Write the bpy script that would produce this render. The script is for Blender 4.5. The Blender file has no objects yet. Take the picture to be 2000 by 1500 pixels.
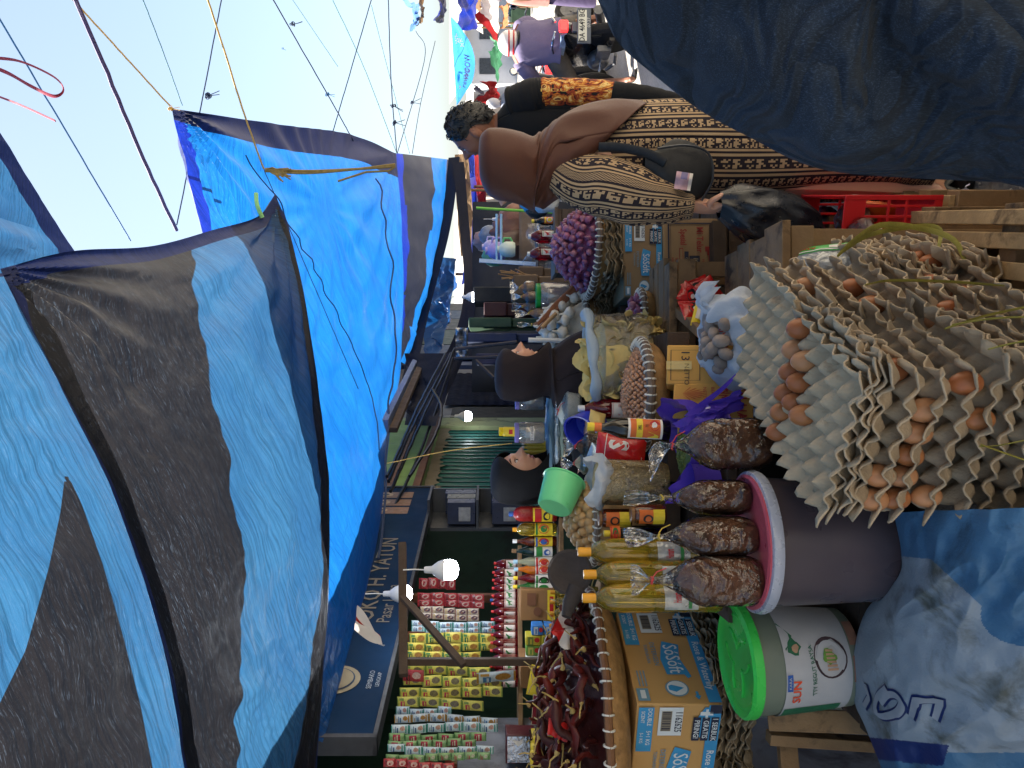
import bpy, math, random
from math import sin, cos, pi, sqrt, radians as R
from mathutils import Vector as V, Matrix as MX, noise as NZ
random.seed(11)
rnd = random.uniform
sc = bpy.context.scene
col = sc.collection
# ------------------------------------------------------------------ camera (the phone was held on its side: world up is picture left)
cd = bpy.data.cameras.new("camera")
cam = bpy.data.objects.new("camera", cd)
col.objects.link(cam)
cam.matrix_world = MX(((0, 1, 0, 0), (0, 0, -1, 0), (-1, 0, 0, 1.5), (0, 0, 0, 1)))
cd.sensor_width = 36.0
cd.lens = 27.0
cd.shift_x = 0.02
cd.clip_start = 0.05
cd.clip_end = 4000
sc.camera = cam
# ------------------------------------------------------------------ sky, sun, exposure
SUN_EL, SUN_AZ = 58.0, -42.0            # azimuth measured from +Y towards +X
w = bpy.data.worlds.new("World")
sc.world = w
w.use_nodes = True
nt = w.node_tree
nt.nodes.clear()
wo = nt.nodes.new("ShaderNodeOutputWorld")
bg = nt.nodes.new("ShaderNodeBackground")
sky = nt.nodes.new("ShaderNodeTexSky")
sky.sky_type = 'NISHITA'
sky.sun_disc = False
sky.sun_elevation = R(SUN_EL)
sky.sun_rotation = R(SUN_AZ)
sky.air_density = 1.0
sky.dust_density = 2.2
sky.ozone_density = 3.0
bg.inputs[1].default_value = 0.060
hsv = nt.nodes.new("ShaderNodeHueSaturation")
hsv.inputs["Saturation"].default_value = 0.80
hsv.inputs["Hue"].default_value = 0.487
nt.links.new(sky.outputs[0], hsv.inputs["Color"])
nt.links.new(hsv.outputs[0], bg.inputs[0])
nt.links.new(bg.outputs[0], wo.inputs[0])
sl = bpy.data.lights.new("sun", 'SUN')
sl.energy = 5.0
sl.angle = R(0.5)
sl.color = (1.0, 0.93, 0.82)
so = bpy.data.objects.new("sun", sl)
col.objects.link(so)
sd = V((sin(R(SUN_AZ)) * cos(R(SUN_EL)), cos(R(SUN_AZ)) * cos(R(SUN_EL)), sin(R(SUN_EL))))
so.rotation_euler = sd.to_track_quat('Z', 'Y').to_euler()
so.location = sd * 30
sc.view_settings.view_transform = 'Standard'
sc.view_settings.look = 'None'
sc.view_settings.gamma = 1.0
sc.view_settings.exposure = 2.1
sc.render.engine = 'CYCLES'
cy = sc.cycles
cy.use_denoising = True
cy.max_bounces = 10
cy.transparent_max_bounces = 24
cy.diffuse_bounces = 4
cy.glossy_bounces = 3
cy.transmission_bounces = 8
cy.sample_clamp_indirect = 6.0
cy.caustics_reflective = False
cy.caustics_refractive = False


# ------------------------------------------------------------------ helpers
def P(X, Y, d):
    """point at forward distance d that the photograph shows at pixel (X, Y)"""
    return V(((750 - Y) / 1500 * d, d, 1.5 - (X - 960) / 1500 * d))


def UNP(p):
    return 960 + (1.5 - p[2]) / p[1] * 1500, 750 - p[0] / p[1] * 1500


def lin(c):
    return tuple(((x / 255 + .055) / 1.055) ** 2.4 if x > 10 else x / 255 / 12.92 for x in c)


def RZ(a):
    return MX.Rotation(a, 3, 'Z')


def smooth(a, b, x):
    t = min(1, max(0, (x - a) / (b - a)))
    return t * t * (3 - 2 * t)


def poly_at(pts, t):
    """Catmull-Rom through pts, t in 0..1"""
    n = len(pts) - 1
    x = min(max(t, 0), 1) * n
    i = min(int(x), n - 1)
    f = x - i
    p1, p2 = V(pts[i]), V(pts[i + 1])
    p0 = V(pts[i - 1]) if i > 0 else p1 * 2 - p2
    p3 = V(pts[i + 2]) if i + 2 <= n else p2 * 2 - p1
    return .5 * ((2 * p1) + (p2 - p0) * f + (2 * p0 - 5 * p1 + 4 * p2 - p3) * f * f + (3 * p1 - p0 - 3 * p2 + p3) * f ** 3)


_txt = {}


def text_geo(s, bold=0.0):
    k = (s, bold)
    if k not in _txt:
        cu = bpy.data.curves.new("lettering", 'FONT')
        cu.body = s
        cu.align_x = 'CENTER'
        cu.align_y = 'CENTER'
        cu.resolution_u = 2
        cu.offset = bold
        o = bpy.data.objects.new("lettering", cu)
        col.objects.link(o)
        bpy.context.view_layer.update()
        me = bpy.data.meshes.new_from_object(o.evaluated_get(bpy.context.evaluated_depsgraph_get()))
        _txt[k] = ([tuple(v.co) for v in me.vertices], [tuple(p.vertices) for p in me.polygons])
        bpy.data.objects.remove(o)
        bpy.data.curves.remove(cu)
        bpy.data.meshes.remove(me)
    return _txt[k]


class MB:
    def __init__(s):
        s.v, s.f, s.m, s.uv = [], [], [], []

    def add(s, vs, fs, mi=0, uv=None):
        o = len(s.v)
        s.v += [tuple(v) for v in vs]
        s.uv += uv if uv else [(0, 0)] * len(vs)
        s.f += [tuple(i + o for i in f) for f in fs]
        s.m += mi if isinstance(mi, list) else [mi] * len(fs)
        return s

    def box(s, c, size, mi=0, rot=None, jit=0):
        c = V(c)
        vs = []
        for z in (-.5, .5):
            for x, y in ((-.5, -.5), (.5, -.5), (.5, .5), (-.5, .5)):
                p = V((x * size[0], y * size[1], z * size[2]))
                if jit:
                    p += V((rnd(-jit, jit), rnd(-jit, jit), rnd(-jit, jit)))
                if rot is not None:
                    p = rot @ p
                vs.append(c + p)
        return s.add(vs, [(3, 2, 1, 0), (4, 5, 6, 7), (0, 1, 5, 4), (1, 2, 6, 5), (2, 3, 7, 6), (3, 0, 4, 7)], mi)

    def beam(s, a, b, w, t=None, mi=0):
        """square bar from a to b"""
        a, b = V(a), V(b)
        d = b - a
        q = d.to_track_quat('X', 'Z').to_matrix()
        return s.box((a + b) / 2, (d.length, w, t or w), mi, q)

    def tube(s, pts, r, n=8, mi=0, cap=True, flat=None):
        pts = [V(p) for p in pts]
        k = len(pts)
        rr = r if isinstance(r, (list, tuple)) else [r] * k
        vs, fs = [], []
        nrm = None
        for i, p in enumerate(pts):
            t = (pts[min(i + 1, k - 1)] - pts[max(i - 1, 0)])
            t = t.normalized() if t.length > 1e-9 else V((0, 0, 1))
            if nrm is None:
                nrm = t.orthogonal().normalized() if flat is None else (V(flat) - t * t.dot(V(flat))).normalized()
            nrm = (nrm - t * t.dot(nrm)).normalized()
            b = t.cross(nrm)
            for j in range(n):
                a = 2 * pi * j / n
                e = rr[i]
                if isinstance(e, (tuple, list)):
                    vs.append(p + nrm * cos(a) * e[0] + b * sin(a) * e[1])
                else:
                    vs.append(p + (nrm * cos(a) + b * sin(a)) * e)
        for i in range(k - 1):
            for j in range(n):
                fs.append((i * n + j, i * n + (j + 1) % n, (i + 1) * n + (j + 1) % n, (i + 1) * n + j))
        if cap:
            fs.append(tuple(range(n - 1, -1, -1)))
            fs.append(tuple((k - 1) * n + j for j in range(n)))
        return s.add(vs, fs, mi)

    def lathe(s, prof, n=24, c=(0, 0, 0), mi=0, rot=None, rip=None):
        vs, fs, ms = [], [], []
        c = V(c)
        for i, (r, z) in enumerate(prof):
            for j in range(n):
                a = 2 * pi * j / n
                q = r * (1 + (rip(a, z) if rip else 0))
                p = V((q * cos(a), q * sin(a), z))
                vs.append(c + (rot @ p if rot is not None else p))
        for i in range(len(prof) - 1):
            for j in range(n):
                fs.append((i * n + j, i * n + (j + 1) % n, (i + 1) * n + (j + 1) % n, (i + 1) * n + j))
                ms.append(mi[i] if isinstance(mi, list) else mi)
        for i, rev in ((0, True), (len(prof) - 1, False)):
            if prof[i][0] > 1e-6:
                q = [i * n + j for j in range(n)]
                fs.append(tuple(q[::-1] if rev else q))
                ms.append(mi[min(i, len(mi) - 1)] if isinstance(mi, list) else mi)
        return s.add(vs, fs, ms)

    def grid(s, fn, nu, nv, mi=0, closed=False):
        """fn(u, v) for u, v in 0..1"""
        vs, fs, ms, uv = [], [], [], []
        for j in range(nv + 1):
            for i in range(nu + 1):
                vs.append(fn(i / nu, j / nv))
                uv.append((i / nu, j / nv))
        for j in range(nv):
            for i in range(nu):
                a = j * (nu + 1) + i
                fs.append((a, a + 1, a + nu + 2, a + nu + 1))
                ms.append(mi((i + .5) / nu, (j + .5) / nv) if callable(mi) else mi)
        return s.add(vs, fs, ms, uv)

    def ball(s, c, r, nu=14, nv=9, mi=0, rot=None, disp=None):
        c = V(c)
        r = (r, r, r) if isinstance(r, (int, float)) else r
        vs, fs = [], []
        for j in range(nv + 1):
            t = pi * j / nv
            for i in range(nu):
                a = 2 * pi * i / nu
                p = V((sin(t) * cos(a), sin(t) * sin(a), cos(t)))
                k = 1 + (disp(p) if disp else 0)
                p = V((p.x * r[0] * k, p.y * r[1] * k, p.z * r[2] * k))
                vs.append(c + (rot @ p if rot is not None else p))
        for j in range(nv):
            for i in range(nu):
                fs.append((j * nu + i, (j + 1) * nu + i, (j + 1) * nu + (i + 1) % nu, j * nu + (i + 1) % nu))
        return s.add(vs, fs, mi)

    def quad(s, a, b, c, d, mi=0):
        return s.add([a, b, c, d], [(0, 1, 2, 3)], mi, [(0, 0), (1, 0), (1, 1), (0, 1)])

    def disc(s, fn, cx, cy, rx, ry, mi=0, n=20, jag=0):
        return s.add([fn(cx + rx * cos(2 * pi * i / n) * (1 + rnd(-jag, jag)), cy + ry * sin(2 * pi * i / n) * (1 + rnd(-jag, jag))) for i in range(n)], [tuple(range(n))], mi)

    def shape(s, fn, pts, mi=0):
        return s.add([fn(x, y) for x, y in pts], [tuple(range(len(pts)))], mi)

    def rect(s, fn, x0, y0, x1, y1, mi=0, n=1):
        for i in range(n):
            a, b = x0 + (x1 - x0) * i / n, x0 + (x1 - x0) * (i + 1) / n
            s.add([fn(a, y0), fn(b, y0), fn(b, y1), fn(a, y1)], [(0, 1, 2, 3)], mi)
        return s

    def text(s, t, size, fn, x=0, y=0, mi=0, bold=0.0, turn=0, sx=1):
        vs, fs = text_geo(t, bold)
        c, q = cos(turn), sin(turn)
        return s.add([fn(x + (vx * sx * c - vy * q) * size, y + (vx * sx * q + vy * c) * size) for vx, vy, _ in vs], fs, mi)

    def loft(s, rings, n=32, mi=0, cap=True, fold=None):
        """rings: (centre, rx, ry, turn); ellipse in the ring's horizontal plane unless a normal is given as 5th"""
        k = len(rings)
        vs, fs, uv = [], [], []
        for i, rg in enumerate(rings):
            c, rx, ry, a0 = V(rg[0]), rg[1], rg[2], rg[3]
            if len(rg) > 4 and rg[4] is not None:
                q = V(rg[4]).to_track_quat('Z', 'Y').to_matrix()
            else:
                q = None
            for j in range(n + 1):
                a = 2 * pi * j / n
                g = 1 + (fold(a if j < n else 0, i / (k - 1)) if fold else 0)
                p = RZ(a0) @ V((rx * cos(a) * g, ry * sin(a) * g, 0))
                vs.append(c + (q @ p if q is not None else p))
                uv.append((j / n, i / (k - 1)))
        m = n + 1
        for i in range(k - 1):
            for j in range(n):
                fs.append((i * m + j, i * m + j + 1, (i + 1) * m + j + 1, (i + 1) * m + j))
        if cap:
            fs.append(tuple(range(n - 1, -1, -1)))
            fs.append(tuple((k - 1) * m + j for j in range(n)))
        return s.add(vs, fs, mi, uv)

    def skin(s, joints, bones, root, mi=0, sub=1):
        """one continuous skinned surface: joints name -> (point, radius)"""
        names = list(joints)
        me = bpy.data.meshes.new("skeleton")
        me.from_pydata([tuple(joints[k][0]) for k in names], [(names.index(a), names.index(b)) for a, b in bones], [])
        o = bpy.data.objects.new("skeleton", me)
        col.objects.link(o)
        o.modifiers.new("skin", 'SKIN')
        for i, k in enumerate(names):
            r = joints[k][1]
            me.skin_vertices[0].data[i].radius = r if isinstance(r, tuple) else (r, r)
            me.skin_vertices[0].data[i].use_root = (k == root)
        sb = o.modifiers.new("sub", 'SUBSURF')
        sb.levels = sub
        bpy.context.view_layer.update()
        m2 = bpy.data.meshes.new_from_object(o.evaluated_get(bpy.context.evaluated_depsgraph_get()))
        s.add([tuple(v.co) for v in m2.vertices], [tuple(p.vertices) for p in m2.polygons], mi)
        bpy.data.objects.remove(o)
        bpy.data.meshes.remove(me)
        bpy.data.meshes.remove(m2)
        return s

    def mesh(s, name, mats, smooth=True, sharp=40):
        me = bpy.data.meshes.new(name)
        me.from_pydata(s.v, [], s.f)
        for m in (mats if isinstance(mats, (list, tuple)) else [mats]):
            me.materials.append(m)
        me.polygons.foreach_set("material_index", s.m)
        me.polygons.foreach_set("use_smooth", [smooth] * len(s.f))
        if smooth and sharp:
            me.set_sharp_from_angle(angle=R(sharp))
        if any(u != (0, 0) for u in s.uv):
            at = me.attributes.new("puv", 'FLOAT2', 'POINT')
            at.data.foreach_set("vector", [c for u in s.uv for c in u])
        me.update()
        return me

    def build(s, name, mats, parent=None, loc=None, rot=None, smooth=True, sharp=40, bevel=0, sub=0, solid=0):
        o = bpy.data.objects.new(name, s.mesh(name, mats, smooth, sharp))
        col.objects.link(o)
        if parent is not None:
            o.parent = parent
        if loc is not None:
            o.location = loc
        if rot is not None:
            o.rotation_euler = rot
        if solid:
            md = o.modifiers.new("thickness", 'SOLIDIFY')
            md.thickness = solid
            md.offset = 0
        if bevel:
            md = o.modifiers.new("edges", 'BEVEL')
            md.width = bevel
            md.segments = 2
            md.limit_method = 'ANGLE'
        if sub:
            md = o.modifiers.new("sub", 'SUBSURF')
            md.levels = md.render_levels = sub
        return o


def tag(o, label=None, cat=None, group=None, kind=None):
    if label:
        o["label"] = label
    if cat:
        o["category"] = cat
    if group:
        o["group"] = group
    if kind:
        o["kind"] = kind
    return o


def thing(name, label, cat, loc=(0, 0, 0), rz=0, group=None, rot=None):
    o = bpy.data.objects.new(name, None)
    o.empty_display_size = .05
    col.objects.link(o)
    o.location = loc
    o.rotation_euler = rot if rot else (0, 0, rz)
    return tag(o, label, cat, group)


KIDS = {}


def dup(o, parent=None, kids=None):
    c = o.copy()
    col.objects.link(c)
    if parent is not None:
        c.parent = parent
    for k in (kids if kids is not None else [x for x in col.objects if x.parent == o]):
        dup(k, c)
    return c


# ------------------------------------------------------------------ materials
class NT:
    def __init__(s, name):
        s.mat = bpy.data.materials.new(name)
        s.mat.use_nodes = True
        s.t = s.mat.node_tree
        s.t.nodes.clear()
        s.out = s.n("ShaderNodeOutputMaterial")

    def n(s, kind, **kw):
        x = s.t.nodes.new(kind)
        for k, v in kw.items():
            setattr(x, k, v)
        return x

    def l(s, a, b):
        s.t.links.new(a, b)

    def inp(s, node, **kw):
        for k, v in kw.items():
            i = node.inputs[k.replace('_', ' ')] if isinstance(k, str) else node.inputs[k]
            if hasattr(v, "links") or isinstance(v, bpy.types.NodeSocket):
                s.l(v, i)
            else:
                i.default_value = v
        return node

    def coord(s, kind="Object", scale=(1, 1, 1)):
        tc = s.n("ShaderNodeTexCoord")
        mp = s.n("ShaderNodeMapping")
        mp.inputs["Scale"].default_value = scale
        s.l(tc.outputs[kind], mp.inputs["Vector"])
        return mp.outputs[0]

    def noise(s, vec, scale, detail=4, rough=.55, dist=0):
        x = s.n("ShaderNodeTexNoise")
        s.l(vec, x.inputs["Vector"])
        x.inputs["Scale"].default_value = scale
        x.inputs["Detail"].default_value = detail
        x.inputs["Roughness"].default_value = rough
        x.inputs["Distortion"].default_value = dist
        return x.outputs["Fac"]

    def ramp(s, fac, stops, interp='LINEAR'):
        x = s.n("ShaderNodeValToRGB")
        x.color_ramp.interpolation = interp
        e = x.color_ramp.elements
        while len(e) < len(stops):
            e.new(.5)
        for k, (p, c) in enumerate(stops):
            e[k].position = p
            e[k].color = (*c[:3], 1) if not isinstance(c, (int, float)) else (c, c, c, 1)
        s.l(fac, x.inputs[0])
        return x.outputs[0]

    def math(s, op, a, b=None, clamp=False):
        x = s.n("ShaderNodeMath", operation=op, use_clamp=clamp)
        for i, q in enumerate((a, b)):
            if q is None:
                continue
            if isinstance(q, (int, float)):
                x.inputs[i].default_value = q
            else:
                s.l(q, x.inputs[i])
        return x.outputs[0]

    def mix(s, fac, a, b, blend='MIX'):
        x = s.n("ShaderNodeMix", data_type='RGBA', blend_type=blend)
        for i, q in ((0, fac), (6, a), (7, b)):
            if isinstance(q, (int, float)):
                x.inputs[i].default_value = q
            elif isinstance(q, tuple):
                x.inputs[i].default_value = (*q[:3], 1)
            else:
                s.l(q, x.inputs[i])
        return x.outputs[2]

    def bump(s, h, strength=.3, dist=.01, normal=None):
        x = s.n("ShaderNodeBump")
        x.inputs["Strength"].default_value = strength
        x.inputs["Distance"].default_value = dist
        s.l(h, x.inputs["Height"])
        if normal is not None:
            s.l(normal, x.inputs["Normal"])
        return x.outputs[0]

    def bsdf(s, colr, rough=.5, metal=0, nrm=None, spec=.5, **kw):
        b = s.n("ShaderNodeBsdfPrincipled")
        for k, v in (("Base Color", colr), ("Roughness", rough), ("Metallic", metal), ("Specular IOR Level", spec), *kw.items()):
            k = k.replace('_', ' ')
            if isinstance(v, bpy.types.NodeSocket):
                s.l(v, b.inputs[k])
            elif isinstance(v, tuple):
                b.inputs[k].default_value = (*v[:3], 1)
            else:
                b.inputs[k].default_value = v
        if nrm is not None:
            s.l(nrm, b.inputs["Normal"])
        return b.outputs[0]

    def done(s, sh):
        s.l(sh, s.out.inputs[0])
        return s.mat


def pm(name, c, rough=.5, var=.25, scale=12, bump=0.15, bscale=90, c2=None, metal=0, spec=.5, coord="Object", stretch=(1, 1, 1), per_obj=0, bdist=.004, dirt=None, **kw):
    """mottled principled surface; c in 0..255 picture values of the paint itself"""
    t = NT(name)
    a = lin(c)
    b = lin(c2) if c2 else tuple(x * (1 - var) for x in a)
    vec = t.coord(coord, stretch)
    f = t.noise(vec, scale, 5, .6)
    cc = t.ramp(f, [(.32, b), (.66, a)])
    if dirt:
        g = t.ramp(t.noise(vec, dirt[1], 6, .65, .4), [(dirt[2], 0.), (dirt[2] + .14, 1.)])
        cc = t.mix(g, cc, lin(dirt[0]))
    if per_obj:
        oi = t.n("ShaderNodeObjectInfo")
        hs = t.n("ShaderNodeHueSaturation")
        t.l(cc, hs.inputs["Color"])
        t.l(t.math('ADD', t.math('MULTIPLY', oi.outputs["Random"], per_obj), 1 - per_obj * .5), hs.inputs["Value"])
        cc = hs.outputs[0]
    nr = t.bump(t.noise(vec, bscale, 3, .6), bump, bdist) if bump else None
    rg = t.ramp(t.noise(vec, scale * 2.3, 3), [(.3, max(0, rough - .1)), (.7, min(1, rough + .1))])
    return t.done(t.bsdf(cc, rg, metal, nr, spec, **kw))


def film(name, tint=(1, 1, 1), haze=.1, rough=.06, bump=.5, bscale=26, base=.12):
    """clear wrinkled plastic film"""
    t = NT(name)
    vec = t.coord("Object")
    rg = lambda f: t.math('SUBTRACT', 1.0, t.math('MULTIPLY', t.math('ABSOLUTE', t.math('SUBTRACT', f, .5)), 4.0), True)
    h = t.math('ADD', t.math('ADD', t.noise(vec, bscale, 3, .55, 1.2), t.math('MULTIPLY', t.noise(vec, bscale * 3, 2, .5, .8), .35)), t.math('MULTIPLY', rg(t.noise(vec, bscale * .7, 2, .4, .6)), .55))
    nr = t.bump(h, bump, .02)
    tr = t.n("ShaderNodeBsdfTransparent")
    tr.inputs[0].default_value = (*tint, 1)
    gl = t.n("ShaderNodeBsdfGlossy")
    gl.inputs["Roughness"].default_value = rough
    t.l(nr, gl.inputs["Normal"])
    lw = t.n("ShaderNodeFresnel")
    lw.inputs["IOR"].default_value = 1.5
    t.l(nr, lw.inputs["Normal"])
    df = t.n("ShaderNodeBsdfDiffuse")
    df.inputs[0].default_value = (.85 * tint[0], .87 * tint[1], .9 * tint[2], 1)
    t.l(nr, df.inputs["Normal"])
    m1 = t.n("ShaderNodeMixShader")
    t.l(t.math('MULTIPLY', t.noise(vec, bscale * .8, 4, .7), haze * 2), m1.inputs[0])
    t.l(tr.outputs[0], m1.inputs[1])
    t.l(df.outputs[0], m1.inputs[2])
    m2 = t.n("ShaderNodeMixShader")
    t.l(t.math('ADD', lw.outputs[0], base, True), m2.inputs[0])
    t.l(m1.outputs[0], m2.inputs[1])
    t.l(gl.outputs[0], m2.inputs[2])
    return t.done(m2.outputs[0])


def sheet(name, c, thru=.5, rough=.35, gloss=.12, thin=None, bump=.25, bscale=30, var=.15, threads=True, mapk=(1, 1, 1), c2=None, band=None):
    """thin cloth or plastic sheet that lets part of the light through"""
    t = NT(name)
    vec = t.coord("Object", mapk)
    a = lin(c)
    cc = t.ramp(t.noise(vec, 2.2, 6, .65), [(.3, lin(c2) if c2 else tuple(x * (1 - var) for x in a)), (.7, a)])
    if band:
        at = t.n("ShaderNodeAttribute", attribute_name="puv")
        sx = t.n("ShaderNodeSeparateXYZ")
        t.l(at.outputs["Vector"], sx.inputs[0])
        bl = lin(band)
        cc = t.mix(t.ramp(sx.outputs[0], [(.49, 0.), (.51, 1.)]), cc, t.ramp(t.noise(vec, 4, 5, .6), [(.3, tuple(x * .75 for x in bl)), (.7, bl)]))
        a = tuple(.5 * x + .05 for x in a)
    h = t.noise(vec, bscale, 4, .6)
    if threads:
        vs = t.coord("Object", (mapk[0] * 12, mapk[1] * 110, mapk[2] * 12))
        scr = t.noise(vs, 3.2, 3, .7, .3)
        cc = t.mix(t.math('MULTIPLY', t.ramp(scr, [(.56, 0.), (.74, .28 if band else .5)]), t.ramp(t.noise(vec, 3, 4, .6), [(.35, .25), (.65, 1.)])), cc, tuple(min(1, x * 2.2 + .06) for x in a))
        h = t.math('ADD', h, t.math('MULTIPLY', scr, .6))
    if threads:
        ln = t.noise(t.coord("Object", (mapk[0] * 1.5, mapk[1] * 55, mapk[2] * 1.5)), 2.2, 4, .7, .2)
        cc = t.mix(t.ramp(ln, [(.38, .42), (.55, 0.)]), cc, (0, .004, .01))
        h = t.math('ADD', h, t.math('MULTIPLY', ln, .5))
    nr = t.bump(h, bump, .01)
    df = t.n("ShaderNodeBsdfDiffuse")
    tl = t.n("ShaderNodeBsdfTranslucent")
    for q in (df, tl):
        t.l(cc, q.inputs[0])
        t.l(nr, q.inputs["Normal"])
    m = t.n("ShaderNodeMixShader")
    m.inputs[0].default_value = thru
    t.l(df.outputs[0], m.inputs[1])
    t.l(tl.outputs[0], m.inputs[2])
    gl = t.n("ShaderNodeBsdfGlossy")
    gl.inputs["Roughness"].default_value = rough
    t.l(nr, gl.inputs["Normal"])
    lw = t.n("ShaderNodeLayerWeight")
    lw.inputs[0].default_value = .3
    m2 = t.n("ShaderNodeMixShader")
    t.l(t.math('MULTIPLY', lw.outputs["Fresnel"], gloss * 3, True), m2.inputs[0])
    t.l(m.outputs[0], m2.inputs[1])
    t.l(gl.outputs[0], m2.inputs[2])
    return t.done(m2.outputs[0])


def liquid(name, c, thru=.55, rough=.05):
    """coloured liquid in a clear bottle"""
    t = NT(name)
    vec = t.coord("Object")
    a = lin(c)
    cc = t.ramp(t.noise(vec, 30, 2), [(.3, tuple(x * .85 for x in a)), (.7, a)])
    g = t.bsdf(cc, rough, 0, None, .5, Transmission_Weight=thru, IOR=1.36, Coat_Weight=.6, Coat_Roughness=.03)
    return t.done(g)


def glow(name, c, k):
    t = NT(name)
    e = t.n("ShaderNodeEmission")
    e.inputs[0].default_value = (*c, 1)
    e.inputs[1].default_value = k
    return t.done(e.outputs[0])
# ------------------------------------------------------------------ shared materials
WOODC = pm("weathered wood", (150, 118, 82), .8, .4, 6, .5, 60, stretch=(1, 1, 1), dirt=((60, 45, 32), 9, .55))
WOODP = pm("pale pallet wood", (196, 160, 112), .8, .35, 8, .5, 60, dirt=((96, 74, 50), 8, .52))
WOODD = pm("dark old wood", (74, 58, 46), .85, .4, 7, .5, 50)
METAL = pm("dull metal", (120, 122, 124), .45, .3, 14, .1, metal=.7)
BLACKP = pm("black plastic", (22, 23, 26), .4, .3, 20, .1)
WHITEP = pm("white plastic", (225, 226, 226), .35, .1, 14, .05)
ROPEB = pm("blue rope", (58, 130, 190), .7, .3, 90, .3, 300)
ROPEN = pm("navy rope", (40, 58, 92), .7, .3, 90, .3, 300)
ROPEY = pm("yellow rope", (214, 176, 92), .7, .3, 90, .3, 300)
ROPET = pm("teal cord", (86, 142, 150), .7, .3, 90, .3, 300)
ROPEP = pm("violet rope", (86, 72, 120), .7, .35, 90, .4, 200)
STRAP = pm("dry straw strap", (150, 128, 72), .75, .4, 40, .3, 200)
INK = pm("dark print", (28, 30, 40), .6, .2, 30, 0)
LEAF = pm("dry palm leaf", (176, 164, 72), .6, .3, 12, .4, 120, stretch=(1, 1, 1), c2=(136, 128, 50))

# ------------------------------------------------------------------ ground and road
m = MB()
m.grid(lambda u, v: V((-300 + 600 * u, -300 + 600 * v, 0)), 40, 40)
gnd = m.build("ground", pm("grey packed earth", (128, 124, 120), .95, .45, 1.6, .7, 34, dirt=((84, 76, 68), 5, .5), bdist=.02))
tag(gnd, kind="structure")


def street_x(y):
    return .75 + .30 * (y - 2)


m = MB()
m.grid(lambda u, v: V((street_x(-6 + 190 * v) + (u) * 6.2 + .05 * NZ.noise(V((v * 200, u * 3, 0))), -6 + 190 * v, .004 + .012 * sin(pi * u))), 10, 160)
t = NT("worn asphalt")
vec = t.coord("Object")
sp = t.ramp(t.noise(vec, 130, 2, .5), [(.66, 0.), (.72, 1.)])
cc = t.mix(sp, t.ramp(t.noise(vec, 1.1, 6, .7), [(.3, lin((138, 134, 128))), (.7, lin((168, 162, 154)))]), lin((190, 190, 188)))
nr = t.bump(t.noise(vec, 160, 3, .7), .5, .01)
t.done(t.bsdf(cc, t.ramp(t.noise(vec, 40, 3), [(.35, .32), (.7, .75)]), 0, nr, .5))
tag(m.build("road", t.mat), kind="structure")

# unseen shop row across the street, added to bounce sunlight onto the stall
ob = thing("shop", "long cream shop row added out of view across the street to bounce sunlight", "shop", (street_x(6) + 5.8, 6, 0), rz=-math.atan(.30))
m = MB(); m.box((2, 0, 2.3), (4, 34, 4.6)); m.build("wall", pm("cream bounce wall", (226, 212, 188), .85, .12, 1.2, .1, 20), ob)
m = MB()
for k in range(11):
    m.box((-.01, -15 + 3 * k, 1.2), (.06, 2.0, 2.4))
m.build("shutter", pm("pale shutter", (186, 182, 170), .6, .2, 3, .1), ob)
m = MB(); m.box((1.7, 0, 4.7), (5, 34.4, .2)); m.build("roof", pm("grey roof sheet", (150, 140, 130), .7, .2, 3, .2), ob)

# stones and litter by the stall front
grit = MB()
for i in range(420):
    x, y = rnd(.25, 1.9), rnd(1.75, 3.4)
    s_ = rnd(.003, .010)
    grit.ball((x, y, .022 + s_ * .3), (s_, s_ * rnd(.7, 1.2), s_ * .6), 6, 4)
tag(grit.build("gravel", pm("grit stone", (170, 164, 156), .9, .5, 60, 0)), kind="stuff", label="loose grit scattered over the ground beside the stall")

# ------------------------------------------------------------------ shop row on the left
WT = V((.18, 1, 0)).normalized()
WN = V((WT.y, -WT.x, 0))
W0 = V((-1.34, 2.6, 0))
WA = -math.atan2(.18, 1)


def Wp(s, z, off=0):
    return W0 + WT * s + WN * off + V((0, 0, z))


def wbox(mb, s0, s1, z0, z1, o0, o1, mi=0):
    c = Wp((s0 + s1) / 2, (z0 + z1) / 2, (o0 + o1) / 2)
    return mb.box(c, (abs(o1 - o0), abs(s1 - s0), abs(z1 - z0)), mi, RZ(WA))


DGREEN = pm("dark green wall paint", (34, 66, 52), .6, .4, 3, .2, 40, dirt=((20, 30, 26), 4, .55))
CREAM = pm("stained cream plaster", (176, 172, 150), .85, .3, 2, .3, 40, dirt=((92, 86, 74), 3, .55))
GREYP = pm("grey panel", (116, 120, 130), .6, .35, 4, .2, 40, dirt=((66, 66, 74), 5, .5))
CEIL = pm("sooty ceiling", (44, 44, 46), .9, .3, 3, .3, 30)
sh = thing("shop", "open green-walled shop front with hanging sachets behind the stall", "shop")
m = MB(); wbox(m, -1.9, 2.7, 0, 2.6, -1.5, -1.38); m.build("wall", DGREEN, sh)
m = MB(); wbox(m, 2.52, 2.6, 0, 2.6, -1.38, -.02); m.build("wall", DGREEN, sh)
m = MB(); wbox(m, -1.95, 2.72, 2.6, 2.7, -1.5, .12); m.build("roof", CEIL, sh)
m = MB(); wbox(m, -1.9, 2.62, -.02, .12, -1.38, -.05); m.build("floor", CREAM, sh)
m = MB(); wbox(m, -.55, .35, .1, 1.62, -.03, .0); wbox(m, -.5, -.1, 1.62, 2.0, -.03, .0, 1); m.build("front_panel", [GREYP, pm("white board", (214, 216, 220), .6, .2, 5, .1)], sh, bevel=.004)
m = MB()
for q in (.95, 1.35):
    wbox(m, q, q + .03, 1.4, 2.0, -.02, .02)
wbox(m, .95, 1.38, 1.95, 2.0, -.02, .02)
m.build("door_post", pm("red brown timber", (120, 72, 48), .7, .3, 8, .3), sh)
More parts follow.
